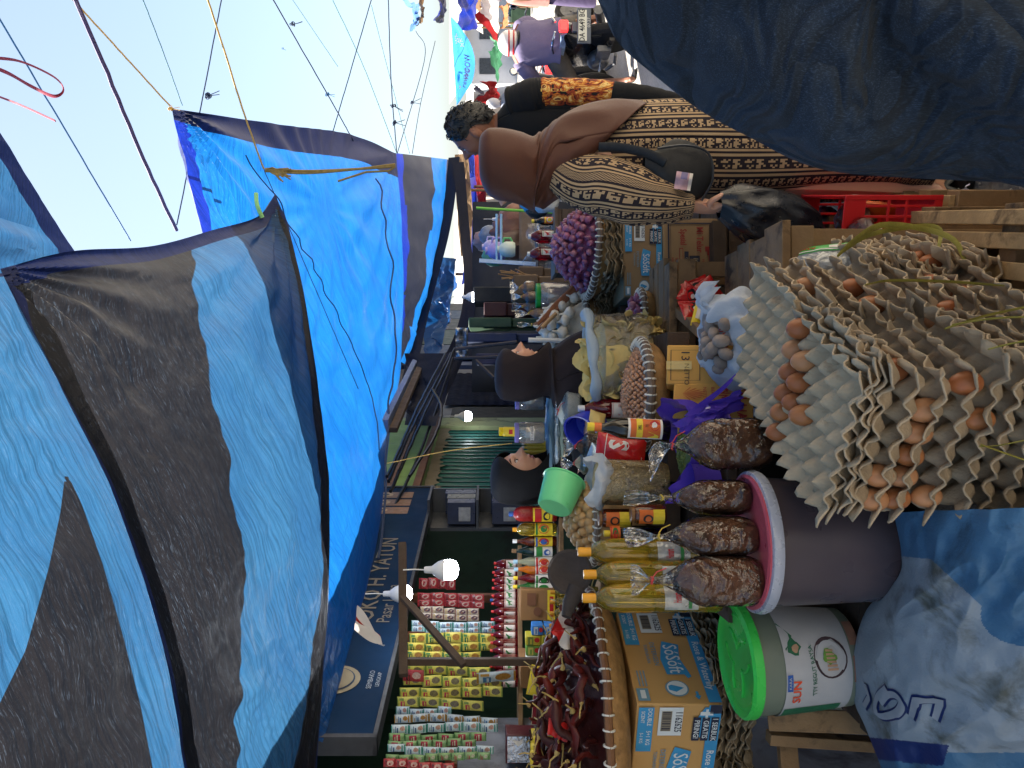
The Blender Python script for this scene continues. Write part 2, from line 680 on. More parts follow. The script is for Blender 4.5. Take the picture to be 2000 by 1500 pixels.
for k, (s_, z_) in enumerate(((1.75, 1.86), (1.9, 1.62), (1.55, 1.66))):
    m = MB(); wbox(m, s_, s_ + .22, z_, z_ + .17, -1.378, -1.37)
    wbox(m, s_ + .03, s_ + .19, z_ + .03, z_ + .13, -1.372, -1.366, 1)
    tag(m.build("poster", [pm("poster red", (140, 66, 52), .5, .3, 9, 0), pm("poster cream", (176, 150, 120), .5, .3, 14, 0)]),
        ["faded red and cream poster high on the green back wall", "faded red poster low on the green wall near the white rack", "faded red poster on the green wall behind the big bulb"][k], "poster", "posters on the shop wall")

# second shop: folding shutter
SHUT = pm("dark teal shutter enamel", (8, 92, 86), .42, .3, 3, .12, 60, dirt=((14, 44, 42), 6, .6), spec=.25)
s2 = thing("shop", "closed shop with tall dark green folding shutter and green fascia", "shop")
m = MB()
m.grid(lambda u, v: Wp(2.63 + 2.3 * u, .1 + 1.9 * v, .012 * abs(((u * 21) % 1) * 2 - 1) + .0), 168, 1)
m.build("shutter", SHUT, s2, smooth=False)
m = MB()
for q in range(22):
    wbox(m, 2.63 + 2.3 * q / 21 - .006, 2.63 + 2.3 * q / 21 + .006, .1, 2.0, .008, .018)
m.build("shutter_seam", pm("dark seam", (8, 46, 46), .5, .2, 4, 0), s2)
m = MB(); wbox(m, 2.61, 5.0, 2.0, 2.62, -.1, .1); m.build("fascia", pm("olive green paint", (120, 150, 72), .7, .3, 3, .2, dirt=((70, 84, 46), 5, .6)), s2)
m = MB()
wbox(m, 2.7, 5.0, 2.0, 2.05, .1, .14); wbox(m, 2.7, 5.0, 2.2, 2.26, .1, .13)
m.build("fascia_batten", pm("brown batten", (110, 70, 46), .75, .3, 6, .3), s2)
m = MB(); wbox(m, 4.94, 5.3, 0, 2.7, -.12, .06); m.build("pillar", pm("cream green plaster", (150, 160, 118), .8, .3, 3, .2, dirt=((92, 96, 72), 5, .55)), s2)
m = MB(); wbox(m, 2.72, 5.3, 2.62, 2.72, -1.4, .2); m.build("roof", CEIL, s2)
# ragged torn cloth hanging along the shutter head
m = MB()
m.grid(lambda u, v: Wp(2.85 + 2.1 * u, 2.0 - v * (.07 + .09 * abs(NZ.noise(V((u * 14, 3, 0)))) + .12 * max(0, NZ.noise(V((u * 60, 7, 0))))), .03 + .01 * sin(u * 70)), 90, 3)
tag(m.build("torn_cloth", sheet("frayed grey net", (150, 142, 126), .3, .8, 0, threads=False)), "frayed grey netting along the top of the green shutter", "netting")

NAVYS = pm("navy shutter", (11, 17, 40), .85, .3, 4, .1, spec=.05)
s3 = thing("shop", "dim shop with white wall and navy blue shutter farther down the row", "shop")
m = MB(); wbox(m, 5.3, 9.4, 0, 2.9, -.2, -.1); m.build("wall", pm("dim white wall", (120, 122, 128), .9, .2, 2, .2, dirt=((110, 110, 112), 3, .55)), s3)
m = MB()
m.grid(lambda u, v: Wp(6.5 + 2.3 * u, .1 + 1.95 * v, -.06 + .006 * sin(v * 2 * pi * 16)), 1, 96)
m.build("shutter", NAVYS, s3)
m = MB(); wbox(m, 5.35, 6.4, .1, 1.95, -.1, -.06); m.build("doorway", pm("unlit doorway", (26, 28, 30), .8, .3, 4, .1), s3)
m = MB(); wbox(m, 5.3, 9.4, 2.9, 3.0, -1.4, .25); m.build("roof", CEIL, s3)
s4 = thing("shop", "row of unlit blue and green shop fronts at the far end of the lane", "shop")
for q, c_ in enumerate(((30, 52, 96), (38, 62, 58), (44, 44, 52), (30, 60, 100), (56, 48, 48))):
    m = MB(); wbox(m, 9.5 + q * 2.6, 12 + q * 2.6, 0, 2.9, -.2, -.05)
    wbox(m, 9.9 + q * 2.6, 11.6 + q * 2.6, .1, 2.0, -.05, -.02, 1)
    m.build("front", [pm("shop front paint %s" % "abcde"[q], c_, .6, .3, 3, .1), NAVYS], s4)
m = MB(); wbox(m, 9.4, 23, 2.9, 3.0, -1.4, .3); m.build("roof", CEIL, s4)

# the blue shop sign
sg = thing("shop_sign", "long blue sign board lettered TOKO H. YATUN above the hanging sachets", "sign")
SIGNB = pm("sign blue", (8, 42, 74), .8, .25, 2, .05, c2=(5, 32, 60), spec=.15)
m = MB(); wbox(m, .02, 2.72, 1.9, 2.52, .1, .15); m.build("panel", SIGNB, sg, bevel=.004)
m = MB(); wbox(m, .0, 2.74, 1.885, 1.9, .09, .16); wbox(m, .0, 2.74, 2.52, 2.535, .09, .16); wbox(m, .0, .02, 1.885, 2.535, .09, .16); wbox(m, 2.72, 2.74, 1.885, 2.535, .09, .16)
m.build("sign_frame", pm('dark sign frame', (52, 54, 60), .6, .3, 14, .1), sg)
SG = lambda x, y: Wp(x, 1.9 + y, .153)
m = MB()
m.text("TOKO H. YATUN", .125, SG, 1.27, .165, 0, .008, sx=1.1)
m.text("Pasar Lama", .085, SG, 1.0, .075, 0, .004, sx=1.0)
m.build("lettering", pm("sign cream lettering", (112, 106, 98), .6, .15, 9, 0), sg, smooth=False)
m = MB()
m.disc(SG, .36, .2, .10, .10, 0, 28); m.disc(lambda x, y: SG(x, y) + WN * .002, .36, .2, .08, .08, 1, 28)
m.disc(lambda x, y: SG(x, y) + WN * .004, .36, .2, .074, .074, 0, 28)
m.text("PASAR", .035, lambda x, y: SG(x, y) + WN * .006, .36, .2, 1, .004)
m.text("SEMBAKO", .028, SG, .36, .06, 2); m.text("LENGKAP", .022, SG, .36, .03, 2)
m.build("emblem", [pm("emblem tan", (150, 140, 116), .6, .3, 9, 0), pm("emblem blue", (20, 52, 86), .6, .2, 9, 0), pm("sign pale print", (150, 160, 172), .6, .15, 9, 0)], sg, smooth=False)
m = MB()
for q in range(3):
    x_ = 2.2 + .15 * q
    m.rect(SG, x_, .12, x_ + .12, .46, 0)
    m.disc(lambda x, y: SG(x, y) + WN * .002, x_ + .06, .3, .035, .05, 1)
    m.disc(lambda x, y: SG(x, y) + WN * .004, x_ + .06, .3, .018, .025, 2)
m.build("product_picture", [pm("picture brown", (130, 96, 72), .5, .35, 20, 0), pm("picture tan", (180, 150, 112), .5, .3, 20, 0), pm("picture dark", (50, 34, 30), .5, .3, 20, 0)], sg, smooth=False)
# torn red and white flag hanging below the tarp in front of the sign
m = MB()
A, B_, C_, D_ = P(698, 1182, 2.75), P(692, 1232, 2.6), P(752, 1262, 2.62), P(735, 1235, 2.7)
m.grid(lambda u, v: (A.lerp(B_, u)).lerp(D_.lerp(C_, u), v) + V((.01 * sin(u * 9 + v * 4), 0, 0)), 10, 10, lambda u, v: 1 if .35 < u < .5 else 0)
tag(m.build("cloth_scrap", [sheet("scrap white", (205, 200, 196), .3, .6, 0, threads=False), sheet("scrap red", (150, 46, 40), .3, .6, 0, threads=False)]), "torn white and red cloth scrap hanging beside the blue sign", "cloth")

# white rack with packs between the shops
rk = thing("display_rack", "small white wall rack with packets beside the green shutter", "rack")
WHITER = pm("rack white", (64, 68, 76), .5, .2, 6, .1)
m = MB()
wbox(m, 2.2, 2.5, 1.3, 1.88, .04, .06)
for z_ in (1.3, 1.58, 1.88):
    wbox(m, 2.2, 2.5, z_, z_ + .015, .06, .24)
wbox(m, 2.485, 2.5, 1.3, 1.88, .06, .22)
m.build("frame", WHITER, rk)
for q in range(6):
    m = MB()
    s_ = 2.21 + .09 * (q % 3); z_ = 1.32 + .28 * (q // 3)
    h_ = rnd(.14, .2)
    wbox(m, s_, s_ + .08, z_, z_ + h_, .08, .22); wbox(m, s_ - .003, s_, z_ + .03, z_ + h_ * .6, .10, .19, 1)
    tag(m.build("packet", [pm("packet blue %d" % q, [(30, 42, 74), (84, 84, 76), (28, 40, 72)][q % 3], .35, .3, 12, .2), pm("packet print %d" % q, [(170, 170, 170), (160, 140, 120), (180, 120, 130)][q % 3], .4, .4, 30, 0)], bevel=.006),
        "blue and grey packet standing on the white wall rack", "packet", "packets on the white wall rack")

# ------------------------------------------------------------------ tarpaulins
BLUE = dict(thru=.62, rough=.32, gloss=.10)
T_BLUE = sheet("bright blue tarp", (20, 94, 160), c2=(14, 78, 148), bump=.2, **BLUE)
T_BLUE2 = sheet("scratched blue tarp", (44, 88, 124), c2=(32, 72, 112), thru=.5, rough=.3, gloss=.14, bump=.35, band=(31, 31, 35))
T_NAVY = sheet("navy tarp hem", (26, 38, 82), thru=.15, rough=.4, gloss=.1, bump=.3)
T_DARK = sheet("shadowed navy tarp", (14, 19, 40), thru=.1, rough=.5, gloss=.06, bump=.3)  # darkened copy of the navy tarp, shade put into its colour
T_DEEP = sheet("deep blue tarp", (22, 52, 168), thru=.3, rough=.4, gloss=.1, bump=.3)
T_GREY = sheet("slate grey tarp", (40, 45, 62), thru=.3, rough=.4, gloss=.1, bump=.3)
T_BROWN = sheet("brown canvas", (150, 122, 92), thru=.3, rough=.8, gloss=.02, bump=.3, threads=False)
T_RED = sheet("red awning cloth", (150, 40, 44), thru=.3, rough=.8, gloss=.02, bump=.3, threads=False)
T_WHITE = sheet("white awning cloth", (224, 216, 208), thru=.4, rough=.8, gloss=.02, bump=.2, threads=False)
T_GREEN = sheet("green parasol cloth", (70, 128, 96), thru=.35, rough=.8, gloss=.02, bump=.2, threads=False)


def coons(c0, c1, d0, d1, sag=0, wr=.01, wf=9, seed=0, strain=None):
    c0, c1, d0, d1 = [[V(q) for q in e] for e in (c0, c1, d0, d1)]
    p00, p10, p01, p11 = c0[0], c0[-1], c1[0], c1[-1]

    def fn(u, v):
        s = poly_at(c0, u) * (1 - v) + poly_at(c1, u) * v + poly_at(d0, v) * (1 - u) + poly_at(d1, v) * u
        s -= p00 * (1 - u) * (1 - v) + p10 * u * (1 - v) + p01 * (1 - u) * v + p11 * u * v
        e = 16 * u * (1 - u) * v * (1 - v)
        k = min(1, 5 * min(u, 1 - u, v, 1 - v) + .12)
        s.z -= sag * e
        s.z += k * wr * (NZ.noise(V((u * wf, v * wf * .35, seed))) + .5 * NZ.noise(V((u * wf * 2.3, v * wf * 1.2, seed + 5))) + .22 * NZ.noise(V((u * wf * 6, v * wf * 5, seed + 9))))
        if strain:  # tension folds that run out of a tied corner
            for (cu, cv, amp, cnt) in strain:
                du, dv = u - cu, v - cv
                r_ = sqrt(du * du + dv * dv)
                s.z += amp * sin(math.atan2(dv, du) * cnt) * min(1, r_ * 6) * math.exp(-r_ * 3.2)
        return s
    return fn


def spline_seg(p, closed=False):
    return [V(q) for q in p]


# tarp over the stall (nearest one)
Bc0 = [P(0, 525, 1.9), P(60, 640, 1.88), P(130, 780, 1.86), P(220, 960, 1.84), P(298, 1190, 1.8), P(345, 1400, 1.77), P(366, 1540, 1.75), P(392, 1760, 1.72)]
Bc1 = [P(538, 378, 3.95), P(562, 450, 3.7), P(602, 640, 3.4), P(634, 850, 3.15), P(643, 1000, 2.95), P(640, 1200, 2.7), P(626, 1400, 2.4), P(604, 1700, 2.15)]
Bd0 = [P(0, 525, 1.9), P(145, 490, 2.21), P(300, 480, 2.73), P(420, 448, 3.25), P(505, 422, 3.7), P(538, 378, 3.95)]
Bd1 = [P(392, 1760, 1.72), P(500, 1735, 1.95), P(604, 1700, 2.15)]


def b_mi(u, v):
    return 1 if u < .045 or v < .018 or v > .988 else 0


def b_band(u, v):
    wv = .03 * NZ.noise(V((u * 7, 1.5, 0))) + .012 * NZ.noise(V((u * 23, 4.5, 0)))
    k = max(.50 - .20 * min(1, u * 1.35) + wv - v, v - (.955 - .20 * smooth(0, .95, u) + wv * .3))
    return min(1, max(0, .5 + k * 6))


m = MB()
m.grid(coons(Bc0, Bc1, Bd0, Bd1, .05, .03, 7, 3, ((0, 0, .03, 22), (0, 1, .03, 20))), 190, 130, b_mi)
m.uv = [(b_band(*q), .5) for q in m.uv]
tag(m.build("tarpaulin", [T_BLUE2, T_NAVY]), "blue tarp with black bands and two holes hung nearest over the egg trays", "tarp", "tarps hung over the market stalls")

# higher tarp overhead
tri = [(128, 918), (160, 985), (200, 1100), (240, 1240), (275, 1380), (302, 1520), (330, 1700), (-60, 1700), (-40, 1440), (0, 1372), (50, 1270), (95, 1110), (118, 1000)]  # outline of the darker triangle coloured into the near tarp


def inside(poly, x, y):
    c = False
    for i in range(len(poly)):
        (x1, y1), (x2, y2) = poly[i], poly[i - 1]
        if (y1 > y) != (y2 > y) and x < (x2 - x1) * (y - y1) / (y2 - y1) + x1:
            c = not c
    return c


Cc1 = [q + V((0, .07, .03)) for q in Bc0]
Cc0 = [V((.10, .90, 2.64)), V((-.3, .90, 2.52)), V((-.8, .90, 2.4)), V((-1.35, .90, 2.3))]
Cd0 = [Cc0[0], V((.19, 1.45, 2.68)), Cc1[0]]
Cd1 = [Cc0[-1], V((-1.25, 1.35, 2.2)), Cc1[-1]]
cf = coons(Cc0, Cc1, Cd0, Cd1, .0, .03, 7, 8)


def tri_mask(u, v):
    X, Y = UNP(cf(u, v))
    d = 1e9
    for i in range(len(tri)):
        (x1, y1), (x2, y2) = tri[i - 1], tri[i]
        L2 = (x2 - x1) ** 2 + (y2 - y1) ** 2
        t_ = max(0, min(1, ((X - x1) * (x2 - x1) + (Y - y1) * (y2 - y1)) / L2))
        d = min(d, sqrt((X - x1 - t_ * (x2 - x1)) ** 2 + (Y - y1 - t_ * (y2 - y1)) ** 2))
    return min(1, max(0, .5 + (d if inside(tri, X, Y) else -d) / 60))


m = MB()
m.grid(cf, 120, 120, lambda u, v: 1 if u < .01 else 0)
m.uv = [(tri_mask(*q), .5) for q in m.uv]
tag(m.build("tarpaulin", [T_BLUE2, T_NAVY]), "blue tarp overhead at the near end with a dark triangular patch", "tarp", "tarps hung over the market stalls")

Ac1 = [P(-60, 170, 2.72), P(0, 258, 2.85), P(70, 372, 3.08), P(145, 492, 3.35), P(190, 560, 3.5)]
Ac0 = [V((1.35, .9, 3.4)), V((1.0, .9, 3.38)), V((.6, .9, 3.36)), V((.2, .9, 3.34))]
m = MB()
m.grid(coons(Ac0, Ac1, [Ac0[0], Ac1[0]], [Ac0[-1], Ac1[-1]], .02, .05, 6, 21), 50, 60, lambda u, v: 1 if v > .93 or u < .03 else 0)
m.uv = [(.0, .5)] * len(m.uv)
tag(m.build("tarpaulin", [T_BLUE2, T_NAVY]), "highest grey blue tarp corner with a navy hem, beyond the banded one", "tarp", "tarps hung over the market stalls")

# long bright tarp along the lane
Dc0 = [P(335, 212, 3.63), P(362, 320, 3.6), P(392, 445, 3.5), P(450, 700, 3.2), P(520, 1100, 2.95), P(560, 1430, 2.6)]
Dc1 = [P(775, 300, 9.6), P(783, 430, 8.8), P(787, 560, 8.0), P(784, 700, 7.1), P(768, 800, 6.2), P(745, 1000, 4.7), P(716, 1150, 3.75), P(690, 1240, 3.3), P(650, 1380, 2.75), P(630, 1450, 2.55)]
Dd0 = [P(335, 212, 3.63), P(430, 226, 4.2), P(560, 245, 5.3), P(690, 264, 7.2), P(775, 300, 9.6)]
Dd1 = [P(560, 1430, 2.6), P(595, 1440, 2.58), P(630, 1450, 2.55)]


def d_mi(u, v):
    if u < .042:
        return 1
    if v < .05:
        return 2
    return 0


m = MB()
Df = coons(Dc0, Dc1, Dd0, Dd1, .12, .035, 8, 1, ((0, 0, .04, 30), (.12, .6, .02, 18), (0, 1, .03, 24)))
m.grid(Df, 170, 120, d_mi)
tag(m.build("tarpaulin", [T_BLUE, T_NAVY, T_DEEP]), "long bright blue tarp with navy hem, yellow knot at its street corner", "tarp", "tarps hung over the market stalls")


def strip_tarp(c0, c1, mats, label, mi=0, nu=50, nv=24, wr=.06, sag=.1, seed=0):
    c0 = [P(*q) for q in c0]
    c1 = [P(*q) for q in c1]
    m = MB()
    m.grid(coons(c0, c1, [c0[0], c1[0]], [c0[-1], c1[-1]], sag, wr, 6, seed), nu, nv, mi)
    return tag(m.build("tarpaulin", mats), label, "tarp", "tarps hung over the market stalls")


strip_tarp([(766, 298, 10.2), (772, 430, 9.4), (777, 560, 8.6), (772, 700, 7.6)], [(880, 312, 15), (866, 430, 12.6), (822, 610, 9.8), (792, 712, 8.2)], [T_DEEP, T_GREY, T_BLUE, T_NAVY],
           "grey and blue striped tarp behind the long bright blue one", lambda u, v: 0 if v < .12 + .1 * u else 1 if v < .6 - .1 * u else 2 if v < .93 else 3, seed=2)
strip_tarp([(876, 308, 14.6), (862, 430, 12.4), (816, 610, 9.7), (780, 760, 7.7)], [(898, 306, 14.4), (882, 432, 12.2), (836, 618, 9.5), (806, 770, 7.6)], [T_DARK],
           "dark navy tarp hem rolled along the grey striped one", lambda u, v: 0, 40, 6, .04, 0, 4)
strip_tarp([(884, 318, 14.0), (898, 450, 11.6), (906, 560, 9.8), (884, 664, 8.8), (806, 790, 7.3)], [(906, 316, 13.9), (918, 455, 11.5), (930, 575, 9.7), (908, 690, 8.7), (850, 820, 7.2)], [T_DARK],
           "lower dark navy hem sagging below the bright gap", lambda u, v: 0, 40, 6, .04, 0, 14)
strip_tarp([(888, 302, 17), (892, 400, 15), (900, 500, 13)], [(914, 300, 16.5), (922, 400, 14.5), (920, 500, 12.6)], [T_BROWN], "brown canvas awning hung low behind the brown-veiled woman", seed=6, sag=.05)
strip_tarp([(905, 296, 19), (915, 380, 17), (925, 470, 15)], [(926, 296, 18.5), (930, 380, 16.5), (935, 450, 14.6)], [T_DEEP], "deep blue awning under the brown canvas one", seed=7, sag=.05)
strip_tarp([(925, 300, 19), (930, 420, 16), (935, 500, 13)], [(948, 300, 18), (950, 420, 15.4), (955, 520, 12.5)], [T_RED], "dull red awning above the far glass-bag stall", seed=9, sag=.05)
strip_tarp([(836, 500, 14), (826, 600, 12.5), (830, 690, 11)], [(892, 505, 13), (878, 610, 11.5), (858, 690, 10.4)], [T_BLUE], "crumpled light blue tarp seen through the gap between awnings", seed=10, wr=.2)
strip_tarp([(790, 690, 8.0), (800, 760, 7.2), (790, 830, 6.2)], [(880, 690, 7.6), (872, 770, 6.8), (850, 832, 5.9)], [T_DARK], "shadowy navy tarp sagging beside the shop eaves", seed=12, sag=-.1)

# long blue gutter board that carries the tarps above the shops
m = MB(); m.beam(P(752, 835, 5.6), P(815, 705, 8.0), .12, .05); m.beam(P(768, 840, 5.6), P(828, 700, 8.0), .04, .06, 1)
tag(m.build("gutter_board", [pm("blue weathered board", (96, 112, 150), .7, .3, 5, .3), WOODD], bevel=.004), "blue painted gutter board under the tarps above the shops", "board")


# ------------------------------------------------------------------ ropes, cables, straps
def rope(pts, r, mat, label, n=6, sag=0, name="rope", cat="rope", group="ropes strung across the sky"):
    p3 = [P(*q) for q in pts]
    k = 24
    q3 = []
    for i in range(k + 1):
        t_ = i / k
        q = poly_at(p3, t_) if len(p3) > 2 else p3[0].lerp(p3[1], t_)
        q.z -= sag * 4 * t_ * (1 - t_)
        q3.append(q + V((rnd(-1, 1), 0, rnd(-1, 1))) * r * .25)
    m = MB()
    m.tube(q3, r, n)
    return tag(m.build(name, mat), label, cat, group)


def knot(X, Y, d, s, mat, label, n=5):
    m = MB()
    c = P(X, Y, d)
    s *= .6
    for i in range(n):
        q = MX.Rotation(rnd(0, 3), 3, 'X') @ MX.Rotation(rnd(0, 3), 3, 'Y')
        e = c + V((rnd(-.3, .3), rnd(-.3, .3), rnd(-.5, .5))) * s
        r_ = s * rnd(.25, .55)
        m.tube([e + q @ V((cos(k * .55) * r_, sin(k * .55) * r_ * .7, .1 * r_ * k * .3)) for k in range(12)], s * .10, 5)
    for i in range(2):
        dx = rnd(-.8, .8)
        m.tube([c, c + V((dx * .5, 0, -.7)) * s, c + V((dx, .1, -1.3)) * s, c + V((dx * 1.8, .1, -2.3)) * s], s * .08, 5)
    tag(m.build("rope_knot", mat), label, "knot", "knots tied on the overhead ropes")


rope([(-40, -30, 2.2), (255, 470, 3.4)], .0028, ROPEB, "blue rope crossing the sky nearest to the picture corner")
rope([(135, -30, 2.8), (200, 120, 3.1), (280, 310, 3.5), (345, 450, 3.9)], .009, ROPEP, "thick twisted violet rope crossing the clear sky")
rope([(125, -20, 3.0), (332, 207, 3.6)], .0042, ROPEY, "yellow rope tied to the corner of the long bright tarp")
rope([(272, -20, 3.4), (318, 100, 3.6), (356, 206, 3.9)], .0026, ROPET, "thin teal cord tied beside the yellow knot")
rope([(436, -20, 5.0), (396, 190, 4.9), (345, 440, 4.8)], .004, ROPEN, "navy rope with a big frayed knot over the tarp corner")
rope([(400, -20, 3.2), (432, 80, 3.35), (478, 225, 3.55), (515, 330, 3.75)], .0042, ROPEY, "yellow rope coming down to the folded tarp corner")
rope([(515, 330, 3.75), (580, 480, 3.9), (700, 760, 4.2)], .002, ROPEN, "thin dark cord lying along the bright tarp")
rope([(528, -10, 6.0), (640, 185, 6.6), (690, 275, 7.2)], .0055, ROPEN, "navy rope with two small knots over the street")
rope([(728, -10, 7.0), (650, 258, 6.8)], .0045, ROPEN, "straight dark rope running steeply across the pale sky")
rope([(565, -10, 9), (660, 130, 9)], .004, ROPET, "faint thin teal rope far above the street")
rope([(645, -10, 9), (710, 130, 9.2), (775, 300, 9.8)], .0055, ROPET, "long faint rope running to the far tarp corner")
rope([(758, -10, 9.8), (764, 160, 9.8), (775, 300, 9.8)], .007, ROPEN, "dark rope with knots hanging above the far tarp corner")
rope([(812, 60, 13), (830, 110, 13), (776, 300, 11)], .006, ROPEN, "knotted dark rope over the far stalls")
rope([(725, 10, 11), (800, 300, 13)], .005, ROPET, "thin rope sagging over the far stalls in bright haze")
rope([(850, 80, 15), (822, 200, 14), (805, 300, 13)], .006, ROPEN, "short dark rope close to the far awnings")
knot(405, 187, 4.9, .055, ROPEN, "large frayed navy knot on the steep rope", 8)
knot(572, 48, 6.2, .055, ROPEN, "navy knot near the top of the street rope", 6)
knot(640, 184, 6.6, .045, ROPEB, "small blue knot halfway down the street rope", 5)
knot(768, 207, 9.8, .09, ROPEN, "dark knot on the far hanging rope above the man", 6)
knot(772, 240, 9.8, .09, ROPEN, "lower dark knot on the far hanging rope", 6)
knot(805, 200, 12.5, .1, ROPEN, "tangled knot on the far rope by the awnings", 6)
knot(552, 95, 6.4, .02, ROPEB, "tiny blue knot on the street rope", 4)
knot(334, 212, 3.6, .03, ROPEY, "yellow knot at the street corner of the long bright tarp", 9)
# straw strap hanging from the folded corner
m = MB()
for dy in (0, 4):
    q = [P(518, 330 + dy, 3.72), P(600, 334 + dy, 3.72), P(700, 330, 3.74), P(772, 325 - dy, 3.76)]
    m.tube([poly_at(q, i / 16) for i in range(17)], (.006), 6)
m.tube([P(772, 325, 3.76), P(760, 334, 3.76), P(715, 336, 3.75), P(660, 354, 3.72)], .005, 6)
for i in range(14):
    m.tube([P(520, 330, 3.72), P(530 + rnd(0, 20), 332 + rnd(-6, 10), 3.7), P(548 + rnd(-6, 24), 340 + rnd(-12, 16), 3.7)], .004, 5)
tag(m.build("straw_strap", STRAP), "dry straw strap dangling from the folded tarp corner", "strap")
m = MB()
m.grid(lambda u, v: P(478 + 32 * u + 6 * sin(v * 5), 372 + 52 * v + 5 * sin(u * 6), 3.66) + V((0, .04 * sin(u * 3 + v * 5), 0)), 8, 10, 0)
pb = MB()
pb.tube([poly_at([P(500, 378, 3.7), P(502, 400, 3.68), P(512, 425, 3.7)], i / 8) for i in range(9)], (.011), 6, flat=(1, 0, 0))
tag(pb.build("green_tie", pm("lime tie", (150, 214, 140), .5, .2, 30, .1)), "lime green tie knotted at the folded tarp edge", "tie")
# pink ribbon
m = MB()
q = [P(-20, 112, 1.7), P(40, 120, 1.7), P(105, 150, 1.72), P(124, 175, 1.73), P(105, 188, 1.72), P(60, 168, 1.7), P(20, 145, 1.7), P(-20, 128, 1.68)]
m.tube([poly_at(q, i / 40) for i in range(41)], [(.009, .0016)] * 41, 6, flat=(0, 1, .3))
q = [P(-20, 182, 1.7), P(40, 205, 1.7), P(108, 236, 1.72)]
m.tube([poly_at(q, i / 14) for i in range(15)], [(.008, .0015)] * 15, 6, flat=(0, 1, .3))
tag(m.build("ribbon", sheet("pink ribbon", (190, 92, 112), .45, .5, .05, threads=False)), "loop of pink plastic ribbon hanging in the sky", "ribbon")
# dark cords lying under the bright tarp
for k, (ua, ub_, va, vb, lb) in enumerate(((.06, .62, .84, .965, "dark wavy cord hanging just under the lower part of the bright tarp"), (.07, .5, .30, .86, "thin dark cord crossing the bright tarp diagonally"))):
    m = MB(); m.tube([Df(ua + (ub_ - ua) * i / 60, va + (vb - va) * i / 60 + .006 * sin(i * .9) * (1 - k)) - V((0, 0, .03)) for i in range(61)], .008 - .004 * k, 6)
    tag(m.build("cord", ROPEN), lb, "cord")
# cable bundle under the tarps
for i, (a, b, c) in enumerate((((758, 940), (800, 830), (880, 690)), ((762, 960), (812, 830), (888, 680)), ((770, 990), (826, 850), (884, 700)), ((756, 930), (806, 800), (870, 690)))):
    rope([(*a, 4.9), (*b, 5.9), (*c, 7.4)], .012, BLACKP, "black cable sagging under the tarps along the shop eaves", sag=.03, name="cable", cat="cable", group="cables along the shop eaves")
rope([(845, 760, 6.0), (862, 795, 5.8), (850, 850, 5.4), (800, 930, 4.9)], .011, BLACKP, "looped black cable hanging before the olive fascia", name="cable", cat="cable", group="cables along the shop eaves")
rope([(756, 905, 3.4), (880, 880, 3.3), (1000, 866, 3.2)], .002, ROPEY, "thin yellow string slanting down in front of the green shutter", name="string", cat="string", group="strings")

# ------------------------------------------------------------------ beam, lamps
m = MB()
m.beam(P(786, 1062, 3.0), P(788, 1320, 2.62), .028, .03)
bm = tag(m.build("hanging_beam", WOODD, bevel=.002), "thin wooden beam carrying the bulbs under the blue sign", "beam")
m = MB(); m.beam(P(786, 1165, 2.82), P(906, 1300, 2.56), .02, .024)
tag(m.build("strut", WOODD, bevel=.002), "slanting wooden strut nailed to the bulb beam", "strut")
m = MB(); m.beam(P(785, 1292, 2.68), P(1120, 1292, 2.68), .024, .024)
tag(m.build("shelf_post", WOODD, bevel=.002), "upright wooden post between the two groups of sachets", "post")
GLOW = glow("lit bulb dome", (.86, .93, 1.0), 20)


def bulb(X, Y, d, s, label, glowm=GLOW):
    b = thing("light_bulb", label, "light bulb", P(X, Y, d), group="lit bulbs under the tarps")
    m = MB(); m.lathe([(0, -.062), (.018, -.06), (.036, -.05), (.043, -.035), (.044, 0)], 24); m.build("dome", glowm, b)
    m = MB(); m.lathe([(.0445, -.002), (.044, .006), (.036, .028), (.024, .045), (.016, .055), (.0145, .082), (.012, .088), (0, .09)], 24); m.build("housing", WHITEP, b)
    m = MB(); m.tube([V((0, 0, .088)), V((.002, 0, .13)), V((0, 0, .18))], .003, 6); m.build("cord", WHITEP, b)
    b.scale = (s, s, s)
    return b


bulb(868, 1113, 2.88, .86, "big lit white bulb hanging in front of the green interior")
bulb(782, 1160, 3.15, .8, "lit bulb half hidden behind the wooden beam")
GLOW2 = glow("far lit bulb dome", (.9, .95, 1.0), 9)
bulb(908, 813, 7.2, 1.1, "small lit bulb far away beside the cream pillar", GLOW2)
bulb(922, 580, 8.5, 1.3, "bright far bulb glowing under the dark navy tarp", GLOW2)
bulb(977, 428, 7.5, .9, "far lit bulb inside the clear-bag stall", GLOW2)

# ------------------------------------------------------------------ hanging sachet strips
SACH = {}


def sach_mats(nm, base, a, b, c):
    return [pm("sachet %s foil" % nm, base, .25, .15, 60, .4, 120), pm("sachet %s print" % nm, a, .3, .2, 90, .2, 120), pm("sachet %s picture" % nm, b, .3, .4, 120, .2, 120), pm("sachet %s logo" % nm, c, .3, .2, 80, .1, 120)]


SM = {
    "red": sach_mats("red", (176, 62, 68), (156, 48, 56), (212, 176, 166), (90, 40, 46)),
    "brown": sach_mats("brown", (196, 180, 166), (150, 110, 96), (96, 66, 86), (200, 170, 110)),
    "pale": sach_mats("pale", (196, 214, 228), (62, 150, 140), (190, 150, 140), (60, 96, 150)),
    "yellow": sach_mats("yellow", (216, 198, 92), (84, 136, 80), (176, 126, 60), (40, 104, 70)),
    "lemon": sach_mats("lemon", (214, 206, 98), (130, 156, 80), (120, 110, 90), (190, 50, 84)),
    "gold": sach_mats("gold", (190, 206, 218), (170, 130, 50), (176, 130, 60), (60, 110, 160)),
    "green": sach_mats("green", (134, 172, 118), (84, 132, 84), (206, 210, 180), (160, 30, 60)),
}


